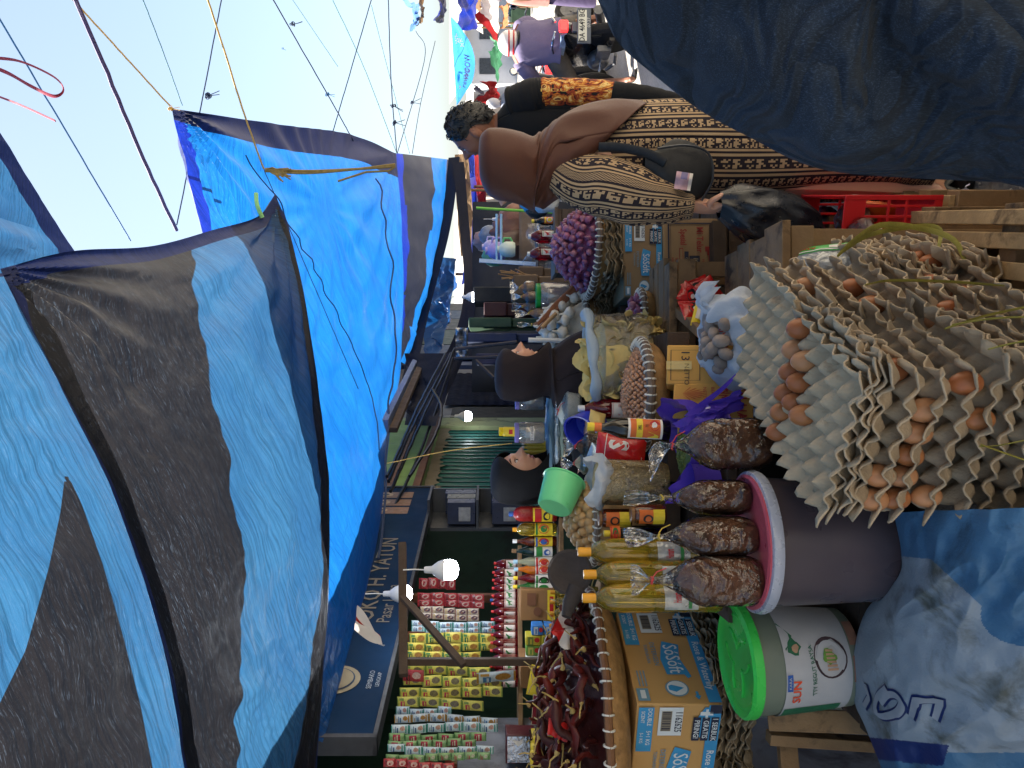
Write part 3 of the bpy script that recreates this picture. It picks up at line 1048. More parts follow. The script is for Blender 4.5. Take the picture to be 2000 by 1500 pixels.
def sachet_mesh(kind, w, h, pic):
    m = MB()
    f0 = lambda u, v: V(((u - .5) * w, -.006 * (sin(pi * u) * sin(pi * v)) ** .6 + .0012 * NZ.noise(V((u * 5, v * 5, w * 99))), (v - .5) * h))
    m.grid(f0, 7, 8)
    o = len(m.v)
    m.grid(lambda u, v: f0(u, v) * 1 + V((0, .002 + .004 * sin(pi * u) * sin(pi * v), 0)), 4, 4)
    m.f[-16:] = [q[::-1] for q in m.f[-16:]]
    F = lambda x, y: f0(x, y) + V((0, -.0012, 0))
    G = lambda x, y: f0(x, y) + V((0, -.002, 0))
    m.rect(F, .04, .0, .96, .055, 1, 3); m.rect(F, .04, .945, .96, 1, 1, 3)
    if pic == 0:
        m.disc(F, .55, .40, .33, .27, 2, 14, .1); m.disc(G, .5, .44, .14, .10, 1, 9, .2); m.rect(F, .1, .70, .9, .86, 3, 4); m.rect(G, .2, .75, .75, .81, 0, 3)
    elif pic == 1:
        m.disc(F, .56, .33, .36, .26, 0, 14); m.disc(G, .56, .33, .30, .21, 2, 14, .06); m.rect(F, .1, .64, .62, .84, 3, 3); m.rect(G, .16, .69, .55, .75, 0, 2); m.rect(F, .68, .68, .9, .9, 1, 2)
    elif pic == 2:
        m.rect(F, .1, .12, .9, .2, 1, 3); m.disc(F, .62, .36, .26, .15, 2, 10, .15); m.rect(F, .12, .60, .7, .68, 3, 3); m.rect(F, .12, .73, .85, .77, 3, 3); m.rect(F, .12, .82, .6, .86, 1, 3)
    else:
        m.rect(F, .1, .28, .9, .74, 3, 4); m.rect(G, .18, .42, .82, .5, 2, 3); m.rect(G, .18, .58, .7, .63, 2, 3)
    return m.mesh("sachet", SM[kind], True, 30)


def wall_d(Y):
    u = 1500 - Y
    return 1.788 / (.18 - (u - 750) / 1500)


def strip(Y, wpx, X0, X1, n, kind, pic, label, cols=1, df=.95, lean=0, group="sachet strips hung in front of the shop"):
    d = wall_d(Y) * df
    top, bot = P(X0, Y, d), P(X1, Y, d)
    h = (top.z - bot.z) / n
    wd = wpx / 1500 * d * 1.02 / cols
    k = (kind, pic, round(wd, 3), round(h, 3))
    if k not in SACH:
        SACH[k] = sachet_mesh(kind, wd * 1.0, h * .985, pic)
    t = thing("sachet_strip", label, "sachets", top, rz=rnd(-.08, .08) + WA * .2, group=group)
    for c in range(cols):
        for i in range(n):
            o = bpy.data.objects.new("sachet", SACH[k])
            col.objects.link(o)
            o.parent = t
            a = (i + .5) / n
            o.location = ((c - (cols - 1) / 2) * wd + lean * a + rnd(-.001, .001), -.012 * sin(a * 5 + Y) + rnd(-.003, .003) - .01 * a, -h * (i + .5))
            o.rotation_euler = (rnd(-.16, .16), rnd(-.03, .03), rnd(-.12, .12))
    return t


for Y, wp, X0, X1, n, k, pc, lb, cl in (
    (1140, 20, 818, 890, 4, "red", 0, "short red sachet strip in the dim back behind the big bulb", 1),
    (1172, 26, 815, 946, 5, "red", 0, "red double sachet strip first from the big bulb", 2),
    (1198, 24, 820, 936, 5, "brown", 0, "brown and white sachet strip next to the red double one", 2),
    (1224, 22, 803, 967, 6, "pale", 2, "pale blue double sachet strip right of the yellow seasoning ones", 2),
    (1246, 20, 800, 970, 5, "yellow", 1, "yellow seasoning strip beside the pale blue double one", 1),
    (1263, 17, 796, 972, 5, "yellow", 1, "middle yellow seasoning strip of the right-hand three", 1),
    (1280, 16, 792, 940, 4, "yellow", 1, "short yellow seasoning strip right beside the wooden post", 1),
    (1310, 19, 788, 958, 4, "lemon", 1, "lemon yellow strip just left of the wooden post", 1),
    (1330, 20, 786, 980, 5, "lemon", 1, "lemon yellow strip second left of the wooden post", 1),
    (1351, 20, 781, 982, 5, "lemon", 1, "long lemon yellow strip with pale bowls, third left of the post", 1),
    (1373, 20, 775, 945, 4, "lemon", 1, "lemon yellow strip next to the short pale blue one", 1),
    (1388, 15, 773, 882, 4, "pale", 2, "short pale blue strip under the end of the sign", 1),
    (1404, 16, 770, 972, 6, "gold", 2, "silver strip with golden pictures left of the short pale one", 1),
    (1421, 17, 765, 972, 6, "pale", 2, "pale blue strip between the silver and green ones", 1),
    (1439, 17, 760, 950, 6, "green", 3, "green strip with red logos, upper of the two crossing ones", 1),
    (1452, 15, 758, 930, 6, "green", 3, "green strip with red logos, tucked under the other green one", 1),
    (1463, 15, 756, 964, 6, "pale", 2, "pale blue strip left of the green ones", 1),
    (1477, 15, 754, 958, 8, "green", 2, "pale green strip near the picture edge", 1),
    (1493, 16, 748, 888, 6, "red", 0, "red sachet strip at the very edge of the wall display", 1),
):
    strip(Y, wp, X0, X1, n, k, pc, lb, cl, df=.95 if Y < 1290 else .93)
for Y, X0, X1, nm, lb in ((1321, 786, 828, "red", "single red sachet clipped over the lemon yellow strips"), (1319, 930, 1008, "gold", "brown pasta pouch hanging over the lemon yellow strips")):
    strip(Y, 22, X0, X1, 1, nm, 1, lb, 1, df=.915)

# ------------------------------------------------------------------ bottle maker


def bottle(name, label, loc, h, r, body, capm, lab=None, kind="syrup", group=None, cat="bottle", n=20, fill=None):
    b = thing(name, label, cat, loc, rz=rnd(-.3, .3), group=group)
    prof = {
        "syrup": [(0, 0), (.9, 0), (1, .03), (1, .12), (.97, .14), (.97, .52), (1, .54), (.97, .6), (.8, .72), (.5, .84), (.3, .9), (.28, .92)],
        "oil": [(0, 0), (.85, 0), (1, .03), (1, .18), (.94, .21), (1, .24), (1, .30), (.94, .33), (1, .36), (1, .44), (.93, .47), (1, .50), (1, .72), (.94, .79), (.75, .85), (.42, .89), (.3, .91), (.3, .93)],
        "soy": [(0, 0), (.94, 0), (1, .02), (1, .5), (.96, .58), (.7, .68), (.45, .76), (.38, .80), (.36, .92)],
        "slim": [(0, 0), (.92, 0), (1, .03), (1, .55), (.9, .65), (.55, .76), (.36, .86), (.34, .93)],
        "jar": [(0, 0), (.92, 0), (1, .04), (1, .76), (.92, .84), (.72, .87), (.72, .89)],
    }[kind]
    m = MB(); m.lathe([(a * r, z * h) for a, z in prof], n); m.build("glass" if kind in ("soy", "slim") else "body", body, b)
    rc, z0 = prof[-1][0] * r * 1.12, prof[-1][1] * h
    m = MB(); m.lathe([(rc, z0 - .03 * h), (rc, z0 + .055 * h), (rc * .9, z0 + .068 * h), (0, z0 + .07 * h)], n, rip=lambda a, z: .02 * (1 if int(a * 10) % 2 else 0)); m.build("cap", capm, b)
    if lab:
        zz0, zz1, arc, mats, art = lab
        m = MB()
        rr = r * 1.012
        F = lambda x, y: V((rr * sin((x - .5) * arc), -rr * cos((x - .5) * arc), h * (zz0 + (zz1 - zz0) * y)))
        m.grid(lambda u, v: F(u, v), 14, 2)
        if art:
            art(m, lambda x, y: F(x, y) * 1 + V((0.0013 * sin((x - .5) * arc), -.0013 * cos((x - .5) * arc), 0)), lambda x, y: F(x, y) * 1 + V((0.0022 * sin((x - .5) * arc), -.0022 * cos((x - .5) * arc), 0)))
        m.build("label", mats, b)
    return b


SYR = liquid("red syrup", (120, 8, 26), .45)
REDCAP = pm("red cap", (196, 34, 40), .35, .15, 20, .05)
YELCAP = pm("orange yellow cap", (238, 164, 24), .35, .15, 20, .05)
LABW = pm("white label", (228, 222, 216), .5, .08, 30, .05)
LABG = pm("label green", (44, 130, 60), .5, .15, 30, 0)
LABR = pm("label red", (196, 34, 34), .5, .15, 30, 0)
LABY = pm("label yellow", (238, 206, 48), .5, .15, 30, 0)
LABO = pm("label orange", (226, 110, 40), .5, .25, 30, 0)
LABK = pm("label black", (20, 20, 22), .5, .15, 30, 0)
LABB = pm("label blue", (40, 90, 170), .5, .2, 30, 0)
HORSE = [(.22, .30), (.30, .30), (.34, .44), (.50, .46), (.56, .30), (.62, .28), (.60, .46), (.66, .58), (.72, .62), (.78, .74), (.84, .72), (.82, .80), (.74, .84), (.66, .80), (.58, .68), (.38, .66), (.30, .58), (.20, .66), (.16, .54), (.24, .50)]


def horse_art(m, F, G):
    m.shape(F, HORSE, 1)
    m.rect(F, .06, .06, .94, .09, 2, 8); m.rect(F, .06, .9, .94, .94, 2, 8)


def shelf(a, b, depth, label, t=.018):
    m = MB(); m.beam(a, b, depth, t)
    tag(m.build("shelf_plank", WOODC, bevel=.002), label, "shelf", "shelf planks of the shop display")


shelf(P(1014, 1085, 3.42), P(1016, 1520, 2.86), .2, "upper wooden shelf plank carrying the red syrup bottles")
shelf(P(1090, 985, 3.2), P(1092, 1420, 2.95), .3, "lower wooden shelf plank carrying the mixed bottles")
# row of small red syrup bottles on the upper plank
b0 = None
for i in range(15):
    Y = 1118 + 15.3 * i
    d = 3.36 - .028 * i
    if b0 is None:
        b0 = bottle("syrup_bottle", "small red syrup bottle with red cap in the row on the upper plank", P(1011, Y, d), .112, .0185, SYR, REDCAP, (.1, .5, 2.2, [LABW, LABG, LABR], horse_art), "syrup", "red syrup bottles on the upper plank", n=14)
    else:
        b0k = dup(b0)
        b0k.location = P(1011, Y, d)
        b0k.rotation_euler = (0, 0, rnd(-.9, .9))
for Y, d in ((1108, 3.5), (1124, 3.48), (1140, 3.46), (1100, 3.44)):
    k_ = dup(b0); k_.location = P(1013, Y, d); k_.rotation_euler = (0, 0, rnd(-1, 1))
bottle("syrup_bottle", "small red bottle with a blue cap among the red-capped ones", P(1012, 1172, 3.42), .125, .017, SYR, LABB, None, "slim", n=14)


def art_a(m, F, G):
    m.disc(F, .5, .5, .32, .3, 2, 14); m.disc(G, .5, .5, .2, .18, 1, 12); m.rect(F, .1, .84, .9, .95, 1, 6)


def art_b(m, F, G):
    m.rect(F, .05, .55, .95, .9, 1, 6); m.disc(F, .5, .3, .25, .18, 2, 12)


OIL = liquid("cooking oil", (250, 212, 72), .84)
AMB = liquid("amber vinegar", (110, 40, 16), .5)
DGL = liquid("dark green glass", (10, 40, 40), .35)
PALEL = liquid("pale cordial", (206, 206, 170), .6)
ORAL = liquid("orange cordial", (226, 120, 20), .4)
GRNL = liquid("green cordial", (40, 120, 50), .5)
REDP = pm("red squash", (150, 34, 34), .3, .2, 20, .1)
for Y, h, r, bm_, cp, lb, art, kind, lab in (
    (1004, .19, .030, REDP, LABB, [LABY, LABR, LABK], art_b, "oil", "red squash bottle at the black-veiled woman's elbow"),
    (1034, .175, .026, OIL, YELCAP, [LABY, LABG, LABO], art_a, "oil", "ribbed bottle of yellow oil with orange cap on the lower plank"),
    (1057, .175, .020, AMB, WHITEP, [LABY, LABB, LABR], art_a, "slim", "brown bottle with yellow and blue label on the lower plank"),
    (1076, .178, .021, DGL, pm("bronze cap", (120, 90, 60), .4, .2, 20, .1), [LABW, LABG, LABB], art_b, "slim", "dark bottle with white label on the lower plank"),
    (1097, .172, .021, PALEL, pm("pale blue cap", (160, 200, 222), .4, .2, 20, .1), [LABW, LABR, LABO], art_a, "slim", "pale cordial bottle with light blue cap"),
    (1112, .17, .021, ORAL, pm("ice blue cap", (170, 206, 226), .4, .2, 20, .1), [LABW, LABR, LABO], art_a, "slim", "orange cordial bottle with light blue cap"),
    (1129, .172, .020, SYR, LABY, [LABW, LABG, LABK], art_a, "slim", "syrup bottle with white and green label and yellow top"),
    (1146, .174, .019, GRNL, LABY, [LABW, LABG, LABG], art_a, "slim", "slim green cordial bottle with yellow top"),
):
    bottle("sauce_bottle" if kind == "slim" else "oil_bottle", lab, P(1087, Y, 3.05), h, r, bm_, cp, (.1, .5, 2.4, lb, art), kind, "mixed bottles on the lower plank")
# oil bottles below, only their tops show
o0 = None
for i, Y in enumerate((1157, 1176, 1198, 1222, 1243)):
    if o0 is None:
        o0 = bottle("oil_bottle", "small oil bottle with yellow cap standing behind the dried chillies", P(1170, Y, 2.75), .175, .021, OIL, YELCAP, None, "oil", "small oil bottles behind the dried chillies", n=14)
    else:
        q = dup(o0); q.location = P(1170, Y, 2.75 - .02 * i)
shelf(P(1172, 1130, 2.78), P(1172, 1275, 2.64), .16, "lowest plank under the small oil bottles")
# cartons on the planks
BOXK = pm("brown carton", (150, 108, 66), .8, .25, 6, .15, 40, dirt=((120, 84, 52), 4, .6))


def carton(X0, X1, Y0, Y1, d, dep, mats, label, art=None, rz=0, name="carton", cat="box", group=None, face_x=False):
    """box whose front face the photo shows between X0..X1 (down) and Y0..Y1 (right to left)"""
    a, b = P(X1, Y1, d), P(X0, Y0, d)
    wd, h = b.x - a.x, b.z - a.z
    t = thing(name, label, cat, ((a.x + b.x) / 2, d, a.z), rz=rz, group=group)
    m = MB(); m.box((0, dep / 2, h / 2), (wd, dep, h), 0, jit=.002)
    m.build("body", mats[0], t, bevel=.003)
    if art:
        m = MB()
        art(m, lambda x, y: V(((x - .5) * wd, -.0045, y * h)), lambda x, y: V(((x - .5) * wd, -.0060, y * h)))
        m.build("print", mats[1:], t, smooth=False)
    return t


def carton_art(m, F, G):
    m.rect(F, 0, .0, 1, .22, 1); m.rect(G, .15, .05, .8, .16, 0); m.disc(F, .3, .5, .15, .12, 2); m.rect(F, .5, .55, .9, .8, 2)


carton(1016, 1084, 1152, 1212, 3.0, .2, [BOXK, LABR, LABY, pm("carton print", (120, 76, 50), .8, .2, 9, 0)], "brown carton with yellow and red base band under the syrup bottles", carton_art)
carton(1016, 1090, 1302, 1346, 2.85, .2, [BOXK, LABB, pm("tan print", (120, 84, 54), .8, .2, 9, 0), pm("tan print pale", (132, 92, 58), .8, .2, 9, 0)], "brown carton with a blue corner beside the tea boxes", carton_art)
MILK = [("blue white", (56, 130, 206), (220, 226, 230)), ("yellow", (206, 190, 60), (120, 140, 60)), ("green", (110, 160, 66), (206, 200, 100)), ("white green", (214, 216, 206), (90, 150, 60))]
for i, (nm, c1_, c2_) in enumerate(MILK):
    ma = pm("small box " + nm, c1_, .4, .2, 18, 0)
    mb_ = pm("small box print " + nm, c2_, .4, .2, 30, 0)
    for j in range(2):
        X1 = 1086 - 30 * j
        Y0 = 1222 + 20 * i
        if i == 0:
            X1 = 1086 - 24 * j
        carton(X1 - (29 if i else 23), X1, Y0, Y0 + 19, 2.9, .06, [ma, mb_, LABR, ma], ("upper " if j else "lower ") + nm + " little carton in the stack on the lower plank", lambda m, F, G: (m.rect(F, .08, .5, .9, .85, 0), m.disc(F, .6, .25, .25, .18, 1), m.rect(G, .2, .6, .7, .72, 2)), name="tea_box", group="little cartons on the lower plank")
# ------------------------------------------------------------------ stall tables and risers
def table(label, x0, x1, y0, y1, z, legs=True, name="stall_table", boards=4, rz=0, m_=None):
    t = thing(name, label, "table", ((x0 + x1) / 2, (y0 + y1) / 2, 0), rz=rz)
    w_, d_ = x1 - x0, y1 - y0
    m = MB()
    for i in range(boards):
        yy = -d_ / 2 + d_ * (i + .5) / boards
        m.box((rnd(-.01, .01), yy, z - .0125 + rnd(-.002, .002)), (w_ + rnd(-.02, .02), d_ / boards - .008, .024), 0, jit=.003)
    m.build("table_top", m_ or WOODC, t, bevel=.002)
    for s_ in (-1, 1):
        m = MB(); m.box((0, s_ * (d_ / 2 - .03), z - .06), (w_, .03, .06), 0)
        m.build("apron", m_ or WOODC, t, bevel=.002)
    if legs:
        for sx in (-1, 1):
            for sy in (-1, 1):
                m = MB(); m.box((sx * (w_ / 2 - .03), sy * (d_ / 2 - .06), (z - .03) / 2), (.05, .05, z - .03), 0, jit=.004)
                m.build("leg", m_ or WOODC, t, bevel=.002)
    return t


table("rough wooden stall table carrying the two lidded buckets", -.84, .02, 1.74, 2.05, .594, m_=WOODD)
table("raised wooden bench behind the buckets carrying oil and sugar goods", -.62, -.10, 1.97, 2.52, .895, m_=WOODD)
table("back bench carrying the candlenuts and crackers", -.62, .42, 2.56, 2.92, .905, m_=WOODC)
table("low dark table under the printed cartons by the standing woman", .30, .92, 2.98, 3.62, .605, m_=WOODD)
table("wooden table between the cracker bag and the egg trays", -.05, .42, 2.02, 2.52, .735, m_=WOODC)
table("rear bench carrying spice bags and the garlic basket", .02, .62, 3.22, 3.75, .96, m_=WOODD)
table("narrow bench under the egg tray stacks", -.26, .20, 1.42, 1.86, .36, m_=WOODD)
table("shelf table behind the black-veiled woman", -.45, .12, 3.12, 3.4, 1.16, m_=WOODD)
# loose boards and beams of the stall frame
for (a, b, wd_, th_, mt, lb) in (
    (P(1318, 604, 2.6), P(1402, 680, 2.2), .03, .02, WOODC, "slanting wooden bar beside the white nutmeg bag"),
    (P(1300, 620, 2.62), P(1425, 640, 2.62), .05, .03, WOODC, "upright wooden board at the corner of the middle table"),
    (P(1400, 436, 3.0), P(1404, 600, 2.95), .06, .05, WOODD, "dark beam running under the red-printed carton"),
    (P(1430, 470, 3.1), P(1700, 470, 3.1), .05, .05, WOODD, "dark leg of the low table seen behind the black bag"),
    (P(1500, 1405, 2.05), P(1720, 1412, 1.95), .055, .03, WOODC, "upright plank left of the green-lidded bucket"),
    (P(1500, 1440, 2.1), P(1720, 1455, 2.1), .04, .03, WOODC, "second upright plank near the picture edge"),
    (P(1530, 1360, 2.25), P(1545, 1560, 2.1), .03, .05, WOODC, "level plank under the pile of empty trays"),
):
    m = MB(); m.beam(a, b, wd_, th_)
    tag(m.build("wooden_bar", mt, bevel=.002), lb, "wood", "loose bars of the stall frame")

# ------------------------------------------------------------------ egg trays
PULP = pm("egg tray pulp", (196, 173, 142), .95, .3, 9, .75, 130, dirt=((150, 122, 92), 14, .60), per_obj=.16, bdist=.003)
PULPD = pm("old egg tray pulp", (168, 150, 122), .95, .3, 9, .8, 110, dirt=((96, 84, 72), 12, .56), per_obj=.2, bdist=.003)
PIT = .049


def tray_mesh(seed, nx=6, ny=6, torn=.006, amp=.019, q=6):
    m = MB()
    W_, H_ = nx * PIT, ny * PIT

    def fn(u, v):
        x, y = (u - .5) * W_, (v - .5) * H_
        cx, cy_ = cos(2 * pi * (x + W_ / 2) / PIT), cos(2 * pi * (y + H_ / 2) / PIT)
        z = amp * (.5 * (cx + cy_) + .22 * cx * cy_)
        e = min(u, 1 - u, v, 1 - v)
        n1 = NZ.noise(V((x * 18, y * 18, seed * 7.3)))
        n2 = NZ.noise(V((x * 60, y * 60, seed * 3.1 + 4)))
        z += .009 * n1 + .0025 * n2 - .10 * (x * x + y * y)
        if e < .08:
            z -= .35 * (z) * (1 - e / .08)
        if e < .04:
            n3 = NZ.noise(V((x * 45, y * 45, seed * 5.7 + 9)))
            k = torn * (1.2 + 2.2 * n3)
            x += k * (1 if u > .96 else -1 if u < .04 else 0)
            y += k * (1 if v > .96 else -1 if v < .04 else 0)
            z += .006 * n3 + torn * .5 + .009
        return V((x, y, z))
    m.grid(fn, nx * q, ny * q)
    return m.mesh("egg_tray", PULP, True, 55)


TRAYS = [tray_mesh(i) for i in range(4)]
TRAYT = [tray_mesh(10 + i, torn=.011) for i in range(3)]
EGGM = [pm("brown egg shell %s" % "abc"[i], c_, .42, .12, 3, .06, 160, c2=c2_, spec=.4) for i, (c_, c2_) in enumerate((((184, 122, 76), (170, 104, 60)), ((172, 106, 64), (160, 92, 52)), ((194, 140, 98), (182, 124, 82))))]
EGG = []
for e in range(3):
    m = MB(); m.lathe([(.0218 * sin(pi * i / 14) * (1 + .10 * cos(pi * i / 14)), -.0285 * cos(pi * i / 14) + .0) for i in range(15)], 20)
    me = m.mesh("egg", EGGM[e], True, 0)
    EGG.append(me)


def place(me, name, loc, rot=None, label=None, cat=None, group=None, scale=None, solid=0):
    o = bpy.data.objects.new(name, me)
    col.objects.link(o)
    o.location = loc
    if rot is not None:
        o.rotation_euler = rot
    if scale:
        o.scale = scale if isinstance(scale, tuple) else (scale,) * 3
    if solid:
        md = o.modifiers.new("pulp", 'SOLIDIFY'); md.thickness = solid; md.offset = 0
    return tag(o, label, cat, group)


def tray_at(c, rz, tilt, me, label, group):
    return place(me, "egg_tray", c, (tilt[0], tilt[1], rz), label, "egg tray", group, solid=.0036)


def cell(c, rz, i, j, nx=6, ny=6):
    p = RZ(rz) @ V(((i + .5 - nx / 2) * PIT, (j + .5 - ny / 2) * PIT, 0))
    return V(c) + p


def egg_at(p, label, group):
    return place(random.choice(EGG), "egg", p + V((rnd(-.002, .002), rnd(-.002, .002), .012)), (rnd(-.14, .14), rnd(-.14, .14), rnd(0, 6)), label, "egg", group, scale=rnd(.95, 1.06))


RZE = R(-27)
ex, ey = RZ(RZE) @ V((1, 0, 0)), RZ(RZE) @ V((0, 1, 0))
F0 = V((.020, 1.30, 0))
CA = F0 - ex * .147 + ey * .147
CB = F0 - ex * .140 + ey * .452
# front stack: filled layers, then nested empties, then the open top tray with eggs
topA = 0
lay = [(.39, 5), (.44, 5), (.49, 5), (.54, 5)] + [(.58, 1), (.622, 1), (.669, 1), (.721, 1), (.773, 1), (.812, 0), (.824, 0), (.836, 0), (.848, 0), (.862, 2)]
for k, (z, kind) in enumerate(lay):
    k -= 4
    kind = 1 if kind == 5 else kind
    c = CA + V((rnd(-.010, .010), rnd(-.010, .010), z))
    rz = RZE + rnd(-.06, .06)
    if k == 9:
        c = CA + V((-.01, .01, z)); rz = RZE - .03
    tray_at(c, rz, (rnd(-.02, .02), rnd(-.015, .03)), random.choice(TRAYT if k in (1, 3, 5, 6, 7) else TRAYS),
            "front stack pulp tray with brown eggs showing along its edge" if kind == 1 else "empty pulp tray nested near the top of the front egg stack" if kind == 0 else "open topmost pulp tray of the front stack holding nine brown eggs",
            "filled trays of the front egg stack" if kind == 1 else "nested empty trays of the front egg stack" if kind == 0 else None)
    if kind == 1 and k >= 0:
        for i in range(6):
            for j in range(6):
                if (j == 0 and rnd(0, 1) < {0: .15, 1: .25, 2: .4, 3: 1 if i < 5 else 0, 4: 1 if i < 2 else 0}[k]) or (i == 5 and j and rnd(0, 1) < .15):
                    egg_at(cell(c, rz, i, j), "brown egg peeking from the side of the front tray stack", "eggs between the trays of the front stack")
    if kind == 2:
        want = [(1508, 652), (1524, 664), (1550, 685), (1494, 700), (1512, 715), (1540, 733), (1487, 740), (1508, 766), (1495, 810), (1542, 806)]
        used = set()
        for (X, Y) in want:
            best = min(((i, j) for i in range(6) for j in range(6) if (i, j) not in used), key=lambda q: (lambda a: (a[0] - X) ** 2 + (a[1] - Y) ** 2)(UNP(cell(c, rz, *q) + V((0, 0, .02)))))
            used.add(best)
            egg_at(cell(c, rz, *best), "large brown egg sitting in the open top tray", "eggs in the open top tray")
lay = [(.39, 5), (.44, 5), (.49, 5), (.54, 5)] + [(.58, 1), (.622, 1), (.674, 1), (.726, 1), (.778, 1), (.826, 1), (.862, 0)]
for k, (z, kind) in enumerate(lay):
    c = CB + V((rnd(-.013, .013), rnd(-.013, .013), z))
    rz = RZE + rnd(-.07, .07)
    tray_at(c, rz, (rnd(-.02, .02), rnd(-.02, .02)), random.choice(TRAYT if k in (5, 8) else TRAYS),
            "rear stack pulp tray with eggs along its street side" if kind else "empty pulp tray nested on the rear egg stack", "filled trays of the rear egg stack" if kind else "nested empty trays of the rear egg stack")
    if kind:
        for j in range(6):
            if rnd(0, 1) < .14:
                egg_at(cell(c, rz, 5, j), "brown egg peeking from the street side of the rear tray stack", "eggs between the trays of the rear stack")
# third, lower stack by the red crate
CC = V((.20, 1.99, -.055))
for k, z in enumerate((.37, .40, .43, .46, .49, .52, .55, .58, .605, .625)):
    c = CC + V((rnd(-.01, .01), rnd(-.01, .01), z)) + (V((0, -.03, 0)) if k < 5 else V())
    rz = R(-20) + rnd(-.06, .06)
    tray_at(c, rz, (rnd(-.03, .03), rnd(-.03, .03)), random.choice(TRAYT if k > 3 else TRAYS), "battered pulp tray in the lower stack beside the red crate", "trays of the battered lower stack")
    if 2 < k < 8:
        for j in range(6):
            if rnd(0, 1) < .15:
                egg_at(cell(c, rz, 5, j), "egg half hidden in the battered lower stack", "eggs in the battered lower stack")
egg_at(P(1790, 531, 1.86), "single whole brown egg standing out on the battered lower stack", None)
# old torn trays: under the detergent box and under the shallot and garlic baskets
OLD = []
for i in range(3):
    me = tray_mesh(30 + i, torn=.012, amp=.013)
    me.materials[0] = PULPD
    OLD.append(me)


def pile(c, rz, n, dz, label, group, sc_=1, nx=.01):
    for i in range(n):
        place(random.choice(OLD), "egg_tray", V(c) + V((rnd(-nx, nx), rnd(-nx, nx), .02 + dz * i)), (rnd(-.03, .03), rnd(-.03, .03), rz + rnd(-.08, .08)), label, "egg tray", group, scale=sc_, solid=.002)


pile((-.90, 2.36, .72), R(68), 9, .016, "old grey pulp tray in the pile under the detergent carton", "old trays under the detergent carton", 1.1)
pile((-1.2, 2.42, .70), R(50), 9, .016, "crushed old tray at the left end under the detergent carton", "old trays under the detergent carton", 1.15, .02)
pile((.56, 3.2, .955), R(10), 5, .014, "old pulp tray stacked under the shallot basket", "old trays under the shallot basket", 1.05)
pile((.245, 3.42, .955), R(5), 5, .014, "old pulp tray stacked under the garlic basket", "old trays under the garlic basket", .9)

# straw ties over the eggs
for pts, w_, lb in (
    ([P(1636, 500, 1.66), P(1668, 470, 1.7), P(1720, 440, 1.78), P(1800, 446, 1.84), P(1862, 468, 1.82), P(1886, 512, 1.8)], .007, "dry palm leaf tie arching over the battered tray stack"),
    ([P(1640, 495, 1.68), P(1700, 458, 1.76), P(1790, 442, 1.86), P(1835, 448, 1.86), P(1832, 492, 1.84)], .006, "second thinner leaf tie bent beside the arching one"),
    ([P(1690, 556, 1.57), P(1740, 548, 1.58), P(1850, 550, 1.55), P(1962, 558, 1.5)], .006, "straight leaf tie lying along the street side of the rear stack"),
    ([P(1845, 642, 1.34), P(1920, 618, 1.33), P(2030, 594, 1.3)], .008, "leaf tie sticking out of the front stack toward the lower edge"),
    ([P(1860, 634, 1.33), P(1940, 622, 1.31), P(2030, 618, 1.28)], .009, "broad leaf tie beside the sticking-out one"),
    ([P(1930, 682, 1.27), P(1980, 670, 1.26), P(2040, 660, 1.24)], .006, "short leaf tie end low on the front stack"),
    ([P(1912, 872, 1.27), P(1950, 870, 1.26), P(2020, 856, 1.22)], .005, "thin leaf tie on the shaded side of the front stack"),
    ([P(1915, 868, 1.27), P(1960, 884, 1.25), P(2020, 905, 1.22)], .005, "lower thin leaf tie on the shaded side of the front stack"),
):
    m = MB()
    m.tube([poly_at(pts, i / 20) for i in range(21)], [(w_ * (1 - .5 * abs(i / 10 - 1) ** 3), .0012) for i in range(21)], 6, flat=(0, -.6, .8))
    tag(m.build("leaf_tie", LEAF), lb, "leaf tie", "leaf ties on the egg trays")

# ------------------------------------------------------------------ buckets
PINK = pm("pink lid plastic", (198, 84, 98), .35, .15, 9, .05)
CLEARRIM = pm("milky rim plastic", (196, 200, 214), .3, .1, 9, .05, Transmission_Weight=.25)
BUCK = pm("grey violet bucket", (80, 70, 76), .32, .12, 4, .08, 40, dirt=((72, 66, 76), 5, .6))
bk = thing("lidded_bucket", "grey violet plastic bucket with pink lid under the brown sugar bags", "bucket", (-.362, 1.77, .62))
m = MB(); m.lathe([(0, 0), (.128, 0), (.134, .006), (.146, .26), (.147, .272)], 48); m.build("body", BUCK, bk)
m = MB(); m.lathe([(.147, .262), (.160, .264), (.163, .274), (.160, .286), (.152, .288), (.150, .284)], 48); m.build("rim", CLEARRIM, bk)
m = MB(); m.lathe([(.151, .280), (.153, .292), (.146, .295), (.142, .286), (.0, .284)], 48); m.build("lid", PINK, bk)
GLID = pm("green lid plastic", (66, 206, 84), .3, .15, 6, .05, dirt=((48, 160, 66), 6, .62))
GB = pm("olive grey bucket", (112, 122, 108), .35, .12, 4, .06)
gb = thing("lidded_bucket", "olive bucket with bright green lid and a SUN label, left of the violet bucket", "bucket", (-.69, 1.95, .612), rot=(R(1.5), R(-2), 0))
m = MB(); m.lathe([(0, 0), (.112, 0), (.118, .006), (.132, .225), (.133, .25), (.128, .252)], 48); m.build("body", GB, gb)
m = MB()
m.lathe([(.128, .245), (.139, .247), (.140, .268), (.133, .274), (.127, .268), (.118, .264), (.112, .267), (.106, .264), (0, .266)], 48)
for k in range(3):
    for sgn in (1, -1):
        m.tube([V((cos(a) * r_, sin(a) * r_, .266)) for a, r_ in [(k * 2.1 + sgn * q * .09, .03 + .055 * (q / 8)) for q in range(9)]], .004, 6)
m.build("lid", GLID, gb)
m = MB()
rr = lambda z: .118 + .014 * (z - .006) / .219 + .0012
